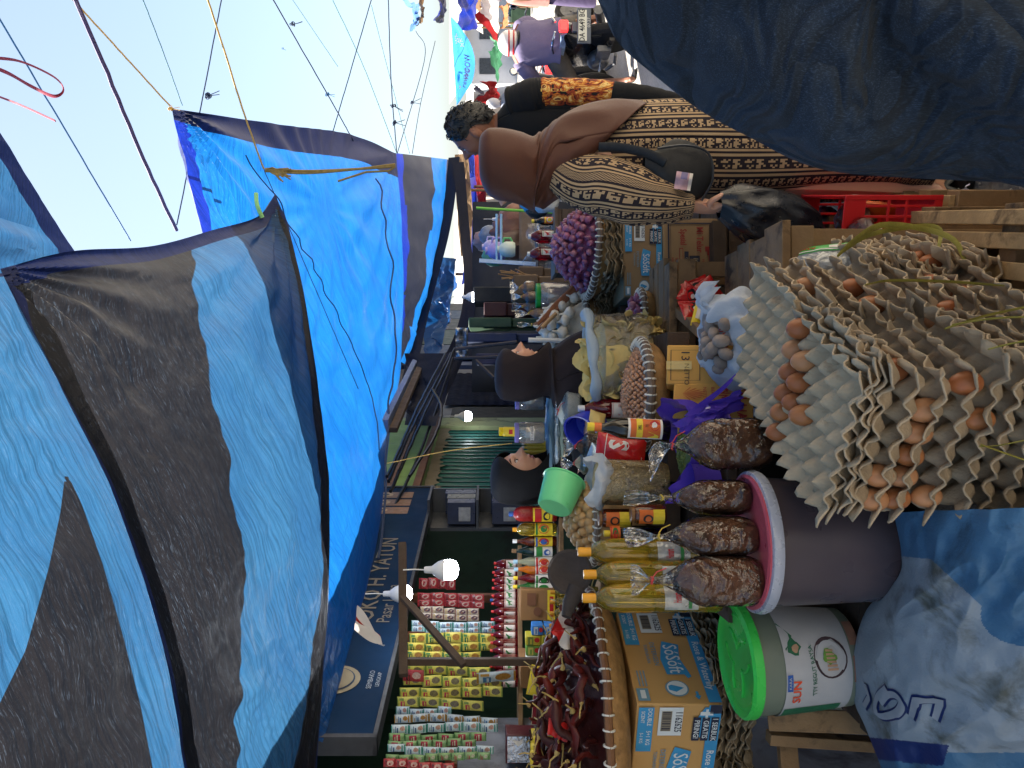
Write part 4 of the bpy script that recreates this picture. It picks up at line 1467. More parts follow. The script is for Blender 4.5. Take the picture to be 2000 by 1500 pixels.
GF = lambda e: (lambda x, y: V(((rr(.02 + y * .2) + e) * sin((x - .5) * 3.4), -(rr(.02 + y * .2) + e) * cos((x - .5) * 3.4), .03 + .165 * y)))
G0, G1, G2, G3 = GF(0), GF(.0012), GF(.0022), GF(.0032)
m.grid(lambda u, v: G0(u, v), 30, 4)
m.rect(G1, .0, .12, .30, .98, 1, 8)
m.shape(G1, [(.30, .12), (.30, .5), (.18, .12)], 0)
m.text("SUN", .17, G2, .42, .83, 2, .02, sx=.42); m.rect(G2, .43, .905, .52, .985, 3, 4); m.text("KARA", .055, G3, .475, .945, 0, .01, sx=.45)
m.text("TTY REGUT RAYSA", .085, G2, .53, .58, 1, .01, sx=.38, turn=.12)
m.disc(G1, .60, .31, .115, .25, 4, 24); m.disc(G2, .595, .32, .098, .20, 0, 24); m.disc(G3, .60, .34, .04, .10, 5, 14, .3)
for q in range(6):
    x_ = .53 + .02 * q
    m.rect(G3, x_, .22 + .01 * q, x_ + .012, .38, 6, 1)
m.disc(G1, .66, .84, .045, .10, 1, 12, .25); m.disc(G2, .655, .82, .022, .05, 6, 9, .3); m.shape(G1, [(.64, .96), (.80, 1), (.72, .82)], 1)
m.text("Mie", .11, G2, .13, .42, 5, .0, sx=.42, turn=.3)
m.build("label", [pm("bucket label paper", (178, 178, 180), .5, .12, 9, .06, dirt=((150, 150, 150), 6, .62)), pm("label deep green", (34, 104, 72), .5, .25, 9, 0), pm("label orange red", (226, 78, 40), .5, .15, 9, 0), LABB, pm("dark bowl", (64, 44, 50), .5, .3, 20, 0), pm("leafy green", (110, 160, 60), .5, .4, 30, 0), pm("noodle tone", (190, 150, 120), .5, .3, 30, 0)], gb, sharp=30)
m = MB()
for a in (.55, -.15):
    m.grid(lambda u, v: V(((rr(.01) + .004) * sin(a + .5 * u), -(rr(.01) + .004) * cos(a + .5 * u), .006 + .022 * v)), 8, 2)
m.build("torn_sticker", pm("torn brown sticker", (150, 110, 92), .6, .4, 20, .1), gb)

# ------------------------------------------------------------------ tied clear bags
FILM = film("clear bag film", (1, 1, 1), .003, .05, .9, 15, .03)
FILMW = film("milky bag film", (.97, .98, 1), .09, .12, .9, 24, .05)
SUGAR = pm("brown sugar powder", (116, 74, 47), .85, .18, 60, .5, 320)
SEEDS = pm("coriander seeds", (216, 188, 134), .85, .4, 150, 1.0, 240, dirt=((150, 118, 78), 170, .6), bdist=.006)
DARKS = pm("dark spice", (84, 62, 50), .85, .5, 60, .8, 200)
RUBR = pm("red rubber band", (206, 66, 70), .5, .2, 20, .1)
RUBY = pm("yellow rubber band", (206, 176, 70), .5, .2, 20, .1)


def tied_bag(label, loc, h, r, fill, mat, tie=RUBR, lean=(0, 0), flat=.75, rz=0, group=None, flare=.5, name="tied_bag", film_=None, neck=.70, seed=0, top=(0, 0), cat="bag"):
    t = thing(name, label, cat, loc, rz=rz, group=group)
    L = lambda z: V((lean[0] * z * z / h, lean[1] * z * z / h, 0))

    def prof(z):
        if z < neck:
            k = z / neck
            a = 1 - max(0, (.16 - k) / .16) ** 2 * .22
            b = 1 - .90 * smooth(fill / neck * .75, 1.0, k)
            return max(.09, a * b)
        k = (z - neck) / (1 - neck)
        return .09 + (flare - .09) * smooth(0, .8, k)

    def surf(u, v, sh=0, wr=1, dz=0):
        z = v
        a = 2 * pi * u
        p = prof(z)
        c = smooth(fill * .6, neck, z)
        f = 1 + wr * ((.03 + .26 * c) * NZ.noise(V((cos(a) * 2.3 + seed, sin(a) * 2.3, z * 2.2))) + (.012 + .16 * c) * NZ.noise(V((cos(a) * 6 + seed, sin(a) * 6, z * 1.4))) + .02 * NZ.noise(V((cos(a) * 3, sin(a) * 3 + seed, z * 18))))
        q = V((cos(a) * r * p * f - sh * cos(a), (sin(a) * r * p * f - sh * sin(a)) * flat, z * h + dz))
        if z > neck:
            k = (z - neck) / (1 - neck)
            q.x *= 1.0; q.y *= (1 - .65 * k)
            q += V((top[0], top[1], 0)) * k * k
        return q + L(z * h)
    m = MB()
    zf = fill

    def cont(u, v):
        if v < .8:
            return surf(u, .004 + v / .8 * zf, .003, .8)
        k = (v - .8) / .2
        e = surf(u, zf, .003, .8)
        cpt = L(zf * h) + V((0, 0, zf * h + .012))
        return e.lerp(cpt, k) + V((0, 0, .012 * sin(pi * k * .5) + .006 * NZ.noise(e * 30)))
    m.grid(cont, 40, 26)
    m.add([tuple(L(0))] , [])
    m.build("contents", mat, t)
    m = MB()
    m.grid(lambda u, v: surf(u, v ** .9), 56, 64)
    m.build("bag_film", film_ or FILM, t, sharp=0)
    m = MB()
    cz = neck * h
    m.tube([V((cos(a) * r * .13, sin(a) * r * .12, cz + .002 * sin(a * 2))) + L(cz) for a in [i * .5 for i in range(26)]], .0022, 5)
    m.tube([V((r * .1, -r * .1, cz)) + L(cz), V((r * .35, -r * .2, cz - .01)) + L(cz), V((r * .5, -r * .3, cz - .03)) + L(cz)], .0014, 5)
    m.build("tie", tie, t)
    return t


ZL = .906
tied_bag("brown sugar bag at the left front of the pink lid, red band", P(1478, 1134, 1.70).xy.to_3d() + V((0, 0, ZL)), .285, .055, .56, SUGAR, RUBR, (.0, .0), .8, .2, None, .55, neck=.84, seed=1)
tied_bag("middle brown sugar bag on the pink lid, white top flaring left", P(1478, 1046, 1.74).xy.to_3d() + V((0, 0, ZL)), .290, .052, .50, SUGAR, RUBY, (.0, .02), .8, 1.2, None, .62, neck=.74, seed=5)
tied_bag("brown sugar bag with yellow band at the right of the pink lid", P(1478, 972, 1.78).xy.to_3d() + V((0, 0, ZL)), .285, .049, .46, SUGAR, RUBY, (.0, .0), .8, 2.2, None, .66, neck=.70, seed=9)
tied_bag("big brown sugar bag leaning between the eggs and the beans", P(1500, 866, 1.82), .285, .062, .58, SUGAR, RUBR, (-.035, .01), .75, .4, None, .5, neck=.80, seed=13, top=(-.05, 0))

# coriander in an open bag with rolled white collar
cb = thing("coriander_bag", "open clear bag packed with coriander seeds and a white rolled collar", "bag", P(1300, 945, 2.22), rot=(0, R(2), 0))
ch_ = .205
m = MB(); m.lathe([(0, 0), (.058, 0), (.064, .02), (.063, ch_ * .95), (.05, ch_), (0, ch_ + .008)], 40, rip=lambda a, z: .03 * NZ.noise(V((cos(a) * 2, sin(a) * 2, z * 20)))); m.build("seeds", SEEDS, cb)
m = MB(); m.lathe([(.059, 0), (.0665, .02), (.0655, .1), (.066, ch_ * .9)], 48, rip=lambda a, z: .05 * NZ.noise(V((cos(a) * 3, sin(a) * 3, z * 30)))); m.build("bag_film", FILM, cb)
m = MB()
m.grid(lambda u, v: V((cos(2 * pi * u), sin(2 * pi * u), 0)) * (.060 + .018 * sin(pi * v) * (1 + .9 * NZ.noise(V((cos(2 * pi * u) * 2, sin(2 * pi * u) * 2, v * 2)))) + .010 * NZ.noise(V((u * 24, v * 3, 3)))) + V((0, 0, ch_ * .84 + .045 * v + .014 * sin(2 * pi * u * 2) + .018 * v * NZ.noise(V((u * 9, 3, 5))))), 64, 12)
m.build("collar", sheet("white poly collar", (226, 228, 230), .4, .3, .12, threads=False, bump=.4), cb)
# mung beans in a violet plastic bag
VIOL = sheet("violet poly bag", (112, 84, 206), .45, .25, .14, threads=False, bump=.5, c2=(84, 60, 190))
MUNG = pm("mung bean green", (108, 122, 52), .5, .3, 30, 0, per_obj=.3)
mg = thing("mung_bean_bag", "open violet plastic bag of green mung beans below the bean basket", "bag", P(1352, 880, 2.12))
m = MB()


def vio(u, v):
    a = 2 * pi * u
    r_ = .105 + .02 * v + .016 * NZ.noise(V((cos(a) * 3, sin(a) * 3, v * 2))) * (.3 + v)
    z = -.07 + .12 * v + .035 * v * sin(a * 2 + .7) + .02 * v * NZ.noise(V((cos(a) * 4, sin(a) * 4, 7)))
    return V((cos(a) * r_ * 1.15, sin(a) * r_ * .8, z))


m.grid(vio, 60, 14)
m.build("bag_film", VIOL, mg)
m = MB()


def flap(u, v):
    p = V((.03 + .09 * u + .05 * v, -.10 - .02 * sin(u * 5), .02 - .13 * u + .06 * v * (1 - u)))
    return p + V((.0, .02 * NZ.noise(V((u * 5, v * 5, 1))), .03 * NZ.noise(V((u * 4, v * 6, 2)))))


m.grid(flap, 20, 12)
m.grid(lambda u, v: V((.10 + .14 * u, -.10 - .02 * u, .03 - .15 * u + .035 * (v - .5) * (1 - u))) + V((0, .01 * sin(u * 9), 0)), 16, 4)
m.build("bag_handle", VIOL, mg)
m = MB(); m.lathe([(.108, .0), (.09, .018), (.05, .03), (0, .034)], 30); m.build("bean_bed", MUNG, mg)
m = MB()
for i in range(900):
    a, q = rnd(0, 2 * pi), sqrt(rnd(0, 1))
    m.ball((cos(a) * q * .112, sin(a) * q * .078, .004 + .034 * (1 - q * q) + rnd(-.002, .003)), (.0036, .0030, .0030), 6, 4, 0, RZ(rnd(0, 6)))
tag(m.build("beans", MUNG, mg), kind="stuff")
# blue violet tub corner behind the bags
m = MB(); m.lathe([(0, 0), (.05, 0), (.058, .07), (.06, .072), (.055, .066), (.048, .006)], 28); m.build("tub", pm("royal violet plastic", (78, 58, 170), .35, .2, 9, .05))
tag(bpy.data.objects["tub"], "small royal violet tub squeezed behind the sugar bags", "tub").location = P(1400, 948, 2.02)

# ------------------------------------------------------------------ big oil bottles, honey jars
def oil_art(m, F, G):
    m.text("Hemart", .34, F, .5, .62, 1, .02, sx=.32); m.rect(F, .1, .2, .9, .3, 2, 6)


for X, Y, d, lb in ((1128, 1078, 2.08, "big cooking oil bottle farthest from the chilli basket"), (1139, 1122, 2.04, "big cooking oil bottle in the middle of the three"), (1137, 1168, 2.0, "big cooking oil bottle touching the chilli basket rim")):
    ob = bottle("oil_bottle", lb, P(X, Y, d).xy.to_3d() + V((0, 0, .905)), 1.5 - (X - 960) / 1500 * d - .905, .0365, OIL, YELCAP, (.18, .42, 1.9, [film("oil label film", (1, 1, .96), .4, .2, .2, 20, .1), pm("oil label red", (200, 40, 50), .5, .2, 20, 0), LABG], oil_art), "oil", "big cooking oil bottles", n=32)
# air gap darker at the top of the oil
HON = liquid("dark honey", (96, 40, 14), .3)
for X, Y, d, lb in ((1166, 1012, 2.2, "dark honey jar with yellow label beside the coriander"), (1232, 1004, 2.1, "second dark honey jar below the first one")):
    j = bottle("honey_jar", lb, P(X + 66, Y, d), .098, .027, HON, pm("amber jar cap", (136, 92, 50), .4, .2, 20, .1), (.05, .75, 1.7, [LABO, LABK, LABY], lambda m, F, G: (m.rect(F, .0, .0, 1, .45, 2, 5), m.disc(F, .45, .65, .25, .2, 1), m.disc(G, .45, .65, .17, .12, 0))), "jar", "honey jars")
bottle("sauce_bottle", "small dark sauce bottle with orange neck label behind the sugar bags", P(1300, 1042, 2.15), .175, .022, liquid("black sauce", (16, 8, 6), .1), LABY, (.74, .9, 3.0, [LABO, LABR, LABG], art_a), "soy")

# featured bottles by the bean basket
SOYL = liquid("soy black", (14, 7, 5), .05, .04)
sb = bottle("sauce_bottle", "black sauce bottle labelled SAMBAL standing against the bean basket", P(1306, 841, 2.12), .228, .0295, SOYL, LABY, (.10, .50, 2.1, [LABW, LABO, LABY, INK, LABR], None), "soy", n=32)
sb.rotation_euler = (0, R(3), .2)
for ch in [o for o in col.objects if o.parent == sb and o.name.startswith("label")]:
    bpy.data.objects.remove(ch)
m = MB()
rr_ = .0302
SF = lambda e: (lambda x, y: V(((rr_ + e) * sin((x - .5) * 2.3), -(rr_ + e) * cos((x - .5) * 2.3), .022 + .094 * y)))
S0, S1, S2, S3 = SF(0), SF(.0006), SF(.0012), SF(.0018)
m.grid(lambda u, v: S0(u, v), 16, 3)
m.grid(lambda u, v: S1(.07 + .86 * u, .07 + .86 * v), 14, 3, 1)
m.rect(S2, .07, .58, .93, .76, 2, 8); m.text("SAMBAL", .15, S3, .5, .67, 3, .01, sx=.34)
m.text("Pedas", .17, S2, .58, .47, 3, .0, sx=.3, turn=.1)
m.disc(S2, .62, .24, .22, .15, 4, 14, .1); m.disc(S3, .62, .25, .12, .08, 0, 12, .2); m.shape(S2, [(.08, .42), (.36, .42), (.2, .12), (.08, .12)], 2)
m.build("label", [LABW, LABO, LABY, INK, LABR], sb)
m = MB()
m.lathe([(.0122, .186), (.0124, .206)], 24); m.build("neck_label", LABO, sb)
hb = bottle("syrup_bottle", "large red syrup bottle with white cap and green horse label behind the beans", P(1262, 798, 2.62), .235, .036, SYR, WHITEP, (.10, .52, 1.6, [LABW, LABG, LABR, pm("pink line", (220, 150, 150), .5, .2, 20, 0)], lambda m, F, G: (
    m.shape(F, [(a * .8 + .12, b * .7 + .12) for a, b in HORSE], 1), m.rect(F, .04, .03, .96, .05, 3, 8), m.rect(F, .04, .95, .96, .97, 3, 8), m.rect(F, .04, .03, .055, .97, 3, 1), m.rect(F, .945, .03, .96, .97, 3, 1),
    m.text("CAP", .11, F, .28, .74, 2, .01, sx=.5), m.text("KUDA", .11, F, .80, .74, 2, .01, sx=.5), [m.rect(F, .2, .14 + .06 * q, .8, .16 + .06 * q, 3, 4) for q in range(3)])), "syrup", n=32)

# ------------------------------------------------------------------ baskets
WEAVE = pm("woven bamboo", (176, 134, 84), .7, .45, 30, .4, 90, dirt=((112, 82, 52), 11, .58))
RIMM = pm("bamboo rim", (128, 86, 54), .6, .35, 24, .3, 90)
RIMG = pm("grey bamboo rim", (118, 98, 84), .65, .35, 24, .3, 90)
STIT = pm("white rim binding", (226, 222, 212), .6, .12, 40, .2)


def basket(label, loc, r, depth, wraps=56, rim=RIMM, rr=.012, rot=None, name="woven_basket", n=84, tone=WEAVE):
    t = thing(name, label, "basket", loc, rot=rot)
    m = MB()

    def bowl(u, v):
        a = 2 * pi * u
        q = r * (.0001 + .62 * min(1, v / .5) if v < .5 else .62 + .38 * sin((v - .5) / .5 * pi / 2) ** .8)
        z = -depth + depth * (0 if v < .5 else (1 - cos((v - .5) / .5 * pi / 2)))
        w_ = .0022 * (1 if (int(u * n) + int(v * 36)) % 2 else -1)
        return V((cos(a) * (q + w_), sin(a) * (q + w_), z + w_ * .4))
    m.grid(bowl, n, 36)
    m.build("weave", tone, t, smooth=True, sharp=0)
    m = MB()
    for k in (0, 1):
        m.tube([V((cos(2 * pi * i / 72), sin(2 * pi * i / 72), 0)) * (r + (.003 if k else -.009)) + V((0, 0, .002 * sin(i))) for i in range(73)], (rr * .55, rr)[k], 8, cap=False)
    m.build("rim", rim, t)
    m = MB()
    for i in range(wraps):
        a = 2 * pi * i / wraps + rnd(-.012, .012)
        c, tdir = V((cos(a), sin(a), 0)), V((-sin(a), cos(a), 0))
        m.tube([c * (r - .002 + cos(q) * rr * 1.25) + tdir * (.004 * sin(q * .5)) + V((0, 0, sin(q) * rr * 1.25)) for q in [k * pi / 5 for k in range(11)]], .0034, 5, cap=False)
    m.build("binding", STIT, t)
    return t


def heap(c, r, h, mesh_list, name, label, cat, group, sp, jz=.004, squash=(1, 1), vis=True, scale=(.88, 1.12), upright=False, limit=300, lay=1, base=0):
    n = 0
    pts = []
    q = int(r / sp) + 2
    for L in range(lay):
        for i in range(-q, q + 1):
            for j in range(-q, q + 1):
                x = (i + .5 * (j % 2) + .33 * L) * sp + rnd(-.16, .16) * sp
                y = j * sp * .87 + rnd(-.16, .16) * sp
                rr2 = (x * x + y * y) / (r * r)
                if rr2 < 1:
                    pts.append((x * squash[0], y * squash[1], base + h * (1 - rr2) - L * sp * .7 + rnd(-jz, jz), L))
    pts.sort(key=lambda p: (p[3], p[1]))
    for x, y, z, L in pts[:limit]:
        o = place(random.choice(mesh_list), name, V(c) + V((x, y, z)), (rnd(-.5, .5), rnd(-.5, .5), rnd(0, 6.3)) if upright else (rnd(-1.6, 1.6), rnd(-1.6, 1.6), rnd(0, 6.3)), label, cat, group, scale=rnd(*scale))
        n += 1
    return n


# dried chillies
cbk = basket("wide woven winnowing basket heaped with dried chillies, white bound rim", (-1.05, 2.42, 1.185), .385, .075, 60)
CH = [pm("dried chilli skin %s" % "abc"[i], c_, .45, .5, 14, .5, 80, spec=.35, stretch=(1, 1, 1)) for i, c_ in enumerate(((88, 28, 24), (66, 22, 20), (108, 34, 26)))]
STEM = pm("chilli stem", (186, 160, 96), .7, .35, 30, .2)
chroots = []
for k in range(6):
    L_ = rnd(.10, .135)
    cv = rnd(-.03, .05)
    pts = [V((-L_ / 2 + L_ * i / 9, cv * (1 - (i / 4.5 - 1) ** 2) + .004 * sin(i * 1.3 + k), .006 * sin(i * 1.1 + k))) for i in range(10)]
    wr_ = [(.0135 * (1 - .75 * (i / 9) ** 1.4) * (1 + .18 * sin(i * 2.1 + k)), .0085 * (1 - .75 * (i / 9) ** 1.4)) for i in range(10)]
    wr_[0] = (.006, .005)
    m = MB(); m.tube(pts, wr_, 9)
    me1 = m.mesh("chilli_pod", CH[k % 3])
    m = MB(); m.tube([pts[0] + V((.006, 0, 0)), pts[0], pts[0] + V((-.006, 0, .001))], [.0075, .006, .0025], 7)
    m.tube([pts[0] + V((-.004, 0, 0)), pts[0] + V((-.02, .006, .004)), pts[0] + V((-.036, .02 * rnd(-1, 1), .006))], [.0024, .002, .0017], 5)
    chroots.append((me1, m.mesh("stem", STEM)))


def chilli(p, rot, sc_=1):
    a, b = random.choice(chroots)
    o = place(a, "dried_chilli", p, rot, "wrinkled dark red dried chilli in the winnowing basket heap", "chilli", "dried chillies in the winnowing basket", scale=sc_)
    s_ = bpy.data.objects.new("stem", b)
    col.objects.link(s_)
    s_.parent = o


for i in range(150):
    a, q = rnd(0, 2 * pi), sqrt(rnd(0, 1)) * .34
    x, y = cos(a) * q, sin(a) * q
    z = .02 + .15 * (1 - (q / .36) ** 2) + .05 * smooth(.0, -.3, x) - rnd(0, .03)
    chilli(V((-1.05 + x, 2.42 + y, 1.185 + z)), (rnd(-.7, .7), rnd(-.9, .9), rnd(0, 6.3)), rnd(.95, 1.3))
m = MB()
m.grid(lambda u, v: V((cos(2 * pi * u) * .33 * v, sin(2 * pi * u) * .33 * v, .125 * (1 - v * v) - .02 + .012 * NZ.noise(V((cos(u * 6.28) * v * 9, sin(u * 6.28) * v * 9, 0))))), 40, 12)
tag(m.build("chilli_bed", CH[1], loc=(-1.05, 2.42, 1.185)), "dark bed of crumbled dried chillies under the whole ones", "chillies", kind="stuff")
for X, Y, d, mt, lb, sz in ((1106, 1232, 2.35, LABW, "white and red scrap of packet stuck in the dried chillies", .05), (1090, 1425, 2.2, LABR, "red and yellow packet scrap in the left dried chillies", .03)):
    m = MB()
    m.grid(lambda u, v: V(((u - .5) * sz * 2, .02 * sin(u * 7 + v * 5) + .012 * NZ.noise(V((u * 5, v * 5, X))), (v - .5) * sz * 1.6)), 14, 12, lambda u, v: 1 if v > .55 and u < .7 else 0)
    tag(m.build("packet_scrap", [mt, LABR if mt is LABW else mt], loc=P(X, Y, d), rot=(.3, .4, rnd(0, 3))), lb, "packet")

# small beans
SB = V((-.035, 2.47, .968))
basket("round basket with grey bound rim full of small pink brown beans", SB + V((0, 0, .055)), .172, .07, 44, RIMG, .013)
m = MB()
m.grid(lambda u, v: V((cos(2 * pi * u) * .158 * v, sin(2 * pi * u) * .158 * v, .052 * (1 - v * v) + .002)), 40, 8)
BEANM = pm("pink brown bean", (206, 150, 112), .45, .2, 60, .1, per_obj=.35)
tag(m.build("bean_bed", pm("bean bed", (176, 122, 96), .6, .4, 90, .8, 160), loc=SB + V((0, 0, .045))), "bed of small pink brown beans filling the grey-rimmed basket", "beans", kind="stuff")
BM = []
for i in range(3):
    m = MB(); m.ball((0, 0, 0), (.0078, .0066, .0068), 9, 6); BM.append(m.mesh("bean", BEANM, True, 0))
heap(SB + V((0, 0, .056)), .158, .052, BM, "bean", "small pink brown bean in the grey-rimmed basket", "bean", "beans in the grey-rimmed basket", .0163, .0015, limit=300)

# candlenuts with a green scoop
CN = pm("candlenut", (206, 164, 112), .6, .25, 24, .3, 90, per_obj=.25)
NM = []
for i in range(3):
    m = MB(); m.ball((0, 0, 0), (.0155, .0145, .0125), 12, 8, 0, None, lambda p: .06 * NZ.noise(p * 1.6 + V((i * 5, 0, 0))) + .10 * max(0, p.x) ** 3); NM.append(m.mesh("candlenut", CN, True, 0))
SC = V((-.44, 2.5, 1.155))
m = MB(); m.box((-.44, 2.5, .955), (.26, .22, .09)); tag(m.build('support_box', WOODD, bevel=.004), 'dark low box lifting the candlenut basket above the oil bottles', 'box')
basket("shallow basket of candlenuts behind the oil bottles", SC + V((0, 0, .02)), .14, .16, 40, RIMG, .010)
m = MB(); m.lathe([(.13, 0), (.09, .055), (0, .09)], 30); tag(m.build("nut_bed", CN, loc=SC), "bed of candlenuts under the visible ones", "nuts", kind="stuff")
heap(SC, .135, .10, NM, "candlenut", "pale brown candlenut in the heap under the green scoop", "candlenut", "candlenuts in the heap", .0245, .003, limit=150)
gs = thing("green_tub", "light green plastic tub lying tilted on the candlenuts", "tub", P(1092, 966, 2.42), rot=(R(-20), R(112), R(12)))
GTUB = pm("light green plastic", (126, 226, 150), .35, .12, 7, .04, Subsurface_Weight=.0)
m = MB(); m.lathe([(0, -.05), (.050, -.05), (.055, -.045), (.066, .05), (.070, .052), (.070, .056), (.064, .056), (.053, -.042), (0, -.044)], 40)
m.build("body", GTUB, gs)

# shallots
SHM = [pm("shallot skin %s" % "abc"[i], c_, .32, .35, 16, .15, 60, c2=c2_, spec=.55, per_obj=.3) for i, (c_, c2_) in enumerate((((160, 94, 124), (122, 62, 96)), ((142, 80, 116), (106, 52, 88)), ((176, 114, 130), (132, 76, 98))))]
SHL = []
for i in range(4):
    m = MB()
    f_ = .85 + .1 * i
    m.lathe([(0, -.0155), (.004, -.017), (.0055, -.0150), (.012 * f_, -.011), (.0165 * f_, -.002), (.0155 * f_, .006), (.010, .0125), (.0045, .018), (.0028, .024), (0, .026)], 14, rip=lambda a, z: .05 * sin(a * 2 + i) + .015 * sin(a * 9))
    SHL.append(m.mesh("shallot", SHM[i % 3], True, 0))
SS = V((.575, 3.26, 1.045))
basket("big woven basket heaped with purple shallots, pale bound rim", SS + V((0, 0, .04)), .205, .075, 50, RIMG, .012, rot=(R(4), R(2), 0))
m = MB(); m.lathe([(.17, 0), (.12, .08), (0, .13)], 30); tag(m.build("shallot_bed", SHM[1], loc=SS + V((0, 0, .03))), "bed of shallots under the visible ones", "shallots", kind="stuff")
heap(SS + V((0, 0, .045)), .185, .145, SHL, "shallot", "purple shallot in the big basket heap", "shallot", "shallots in the big basket", .0285, .004, limit=270, scale=(.78, 1.0))
# garlic
GM = pm("garlic skin", (226, 220, 206), .5, .16, 22, .3, 70, c2=(196, 186, 170), per_obj=.15)
GLM = []
for i in range(3):
    m = MB()
    m.lathe([(0, -.019), (.006, -.021), (.008, -.0185), (.020, -.013), (.0265, -.001), (.023, .010), (.013, .018), (.0062, .025), (.0042, .037), (.0036, .044), (0, .0445)], 20, rip=lambda a, z: .07 * abs(sin(a * 4 + i)) * (1 if z < .02 else .1))
    GLM.append(m.mesh("garlic", GM, True, 0))
SG_ = V((.25, 3.42, 1.075))
basket("basket of white garlic bulbs behind the brown-veiled seller", SG_ + V((0, 0, .03)), .15, .07, 40, RIMG, .011, rot=(R(6), 0, 0))
m = MB(); m.lathe([(.14, -.02), (.09, .07), (0, .12)], 30); tag(m.build("garlic_bed", GM, loc=SG_), "bed of garlic under the visible bulbs", "garlic", kind="stuff")
heap(SG_ + V((0, 0, .045)), .15, .155, GLM, "garlic_bulb", "white garlic bulb in the basket heap", "garlic", "garlic bulbs in the basket", .042, .006, upright=True, limit=80)
m = MB()
CINN = pm("cinnamon bark", (150, 92, 58), .7, .35, 20, .3, 60)
for i in range(9):
    a = P(1125 + rnd(-10, 10), 560 + rnd(-6, 10), 3.36)
    b = P(1058 + rnd(-12, 12), 640 + rnd(-10, 10), 3.34)
    mm = MB(); mm.tube([a, a.lerp(b, .5) + V((0, 0, .008)), b], [.006, .007, .006], 7)
    tag(mm.build("cinnamon_stick", CINN), "cinnamon stick in the sheaf between shallots and garlic", "cinnamon", "cinnamon sticks in the sheaf")
mm = MB(); mm.tube([P(1086, 612, 3.3), P(1058, 640, 3.28)], [.009, .009], 8)
tag(mm.build("cinnamon_stick", pm("pale bark stick", (196, 156, 110), .7, .3, 20, .3)), "pale thick bark stick poking from the garlic basket", "cinnamon")

# ------------------------------------------------------------------ printed cartons
CARD = pm("cardboard", (196, 152, 92), .8, .12, 3, .14, 70, dirt=((168, 126, 76), 3, .62))
CARDO = pm("orange cardboard", (228, 166, 78), .75, .12, 3, .14, 70, dirt=((206, 146, 66), 3, .62))
CARDB = pm("greyed cardboard", (150, 122, 88), .85, .2, 3, .14, 60, dirt=((118, 94, 66), 4, .58))
BLUEP = pm("carton blue print", (56, 148, 200), .6, .12, 14, 0)
BLUEN = pm("carton navy print", (26, 34, 60), .6, .2, 14, 0)
WHPR = pm("carton white print", (216, 222, 224), .6, .08, 14, 0)
REDPR = pm("carton red print", (206, 66, 50), .7, .2, 14, 0)
TANPR = pm("carton grey print", (150, 140, 120), .7, .15, 14, 0)


def printed_box(name, label, loc, rz, size, mats, arts, rot=None):
    t = thing(name, label, "box", loc, rz=rz, rot=rot)
    lx, ly, h = size
    m = MB(); m.box((lx / 2, ly / 2, h / 2), size, 0, jit=.0025)
    m.build("body", mats[0], t, bevel=.004)
    m = MB()
    for face, art in arts:
        L = []
        for e in (.0042, .0052, .0062, .0072):
            if face == "front":
                L.append(lambda x, y, e=e: V((x * lx, -e, y * h)))
            elif face == "left":
                L.append(lambda x, y, e=e: V((-e, (1 - x) * ly, y * h)))
            elif face == "top":
                L.append(lambda x, y, e=e: V((x * lx, y * ly, h + e)))
            else:
                L.append(lambda x, y, e=e: V((lx + e, x * ly, y * h)))
        art(m, L, (lx if face != "left" and face != "right" else ly) / (h if face != "top" else ly))
    m.build("print", mats[1:], t, smooth=False)
    return t


def flip(L):
    return [lambda x, y, f=f: f(1 - x, 1 - y) for f in L]


def sosoft(m, L, asp, emblem=True):
    A, B, C_, D = flip(L)
    s = 1 / asp
    m.rect(A, .0, .845, .995, .995, 0); m.text("Rose & Waterlily", .12, B, .62, .92, 2, .012, sx=s)
    m.shape(A, [(.02, .845), (.30, .845), (.26, .73), (.10, .73), (.02, .80)], 0)
    m.shape(B, [(.0, .86), (.07, .86), (.07, .995), (.0, .995)], 1)
    m.rect(B, .055, .75, .085, .90, 2); m.rect(C_, .03, .81, .11, .84, 2)
    for k, (s_, w_) in enumerate((("1 SERBUK", .10), ("GRATIS", .10), ("PIRING!", .10))):
        m.rect(C_, .10, .885 - .105 * k, .30, .975 - .105 * k, 1); m.text(s_, .088, D, .20, .93 - .105 * k, 2, .012, sx=s * .95)
    m.rect(A, .02, .03, .40, .21, 0); m.text("DOUBLE", .07, B, .10, .16, 2, .01, sx=s); m.text("SCENT", .06, B, .10, .08, 2, .01, sx=s); m.text("5+1 KG", .07, B, .28, .16, 2, .01, sx=s); m.text("5-1 KG", .055, B, .28, .08, 2, .01, sx=s)
    m.rect(A, .02, .27, .26, .55, 2); m.rect(B, .05, .30, .22, .42, 4)
    for k in range(11):
        m.rect(C_, .055 + .015 * k, .31, .055 + .015 * k + (.005 if k % 3 else .009), .41, 1)
    m.text("1162625", .115, B, .14, .50, 1, .012, sx=s * .8)
    m.shape(A, [(.36, .50), (.40, .70), (.55, .66), (.74, .74), (.76, .69), (.72, .66), (.72, .45), (.56, .42), (.42, .47)], 0)
    m.text("SóSóft", .25, B, .555, .57, 2, .006, sx=s * .78)
    m.text("DETERGEN", .085, A, .50, .36, 3, .01, sx=s); m.text("TORNANAN", .06, A, .50, .27, 3, .01, sx=s)
    if emblem:
        m.disc(A, .86, .52, .08, .14, 3, 20); m.disc(B, .86, .52, .07, .12, 2, 20); m.shape(C_, [(.83, .46), (.86, .60), (.90, .50), (.88, .42), (.84, .42)], 0)
        m.rect(A, .86, .03, .98, .17, 3); m.rect(B, .88, .07, .96, .13, 2)
        for k in range(3):
            m.rect(A, .68, .08 + .04 * k, .84, .095 + .04 * k, 3)
        m.shape(A, [(.93, .70), (.97, .74), (.93, .78), (.93, .755), (.89, .755), (.89, .725), (.93, .725)], 0)


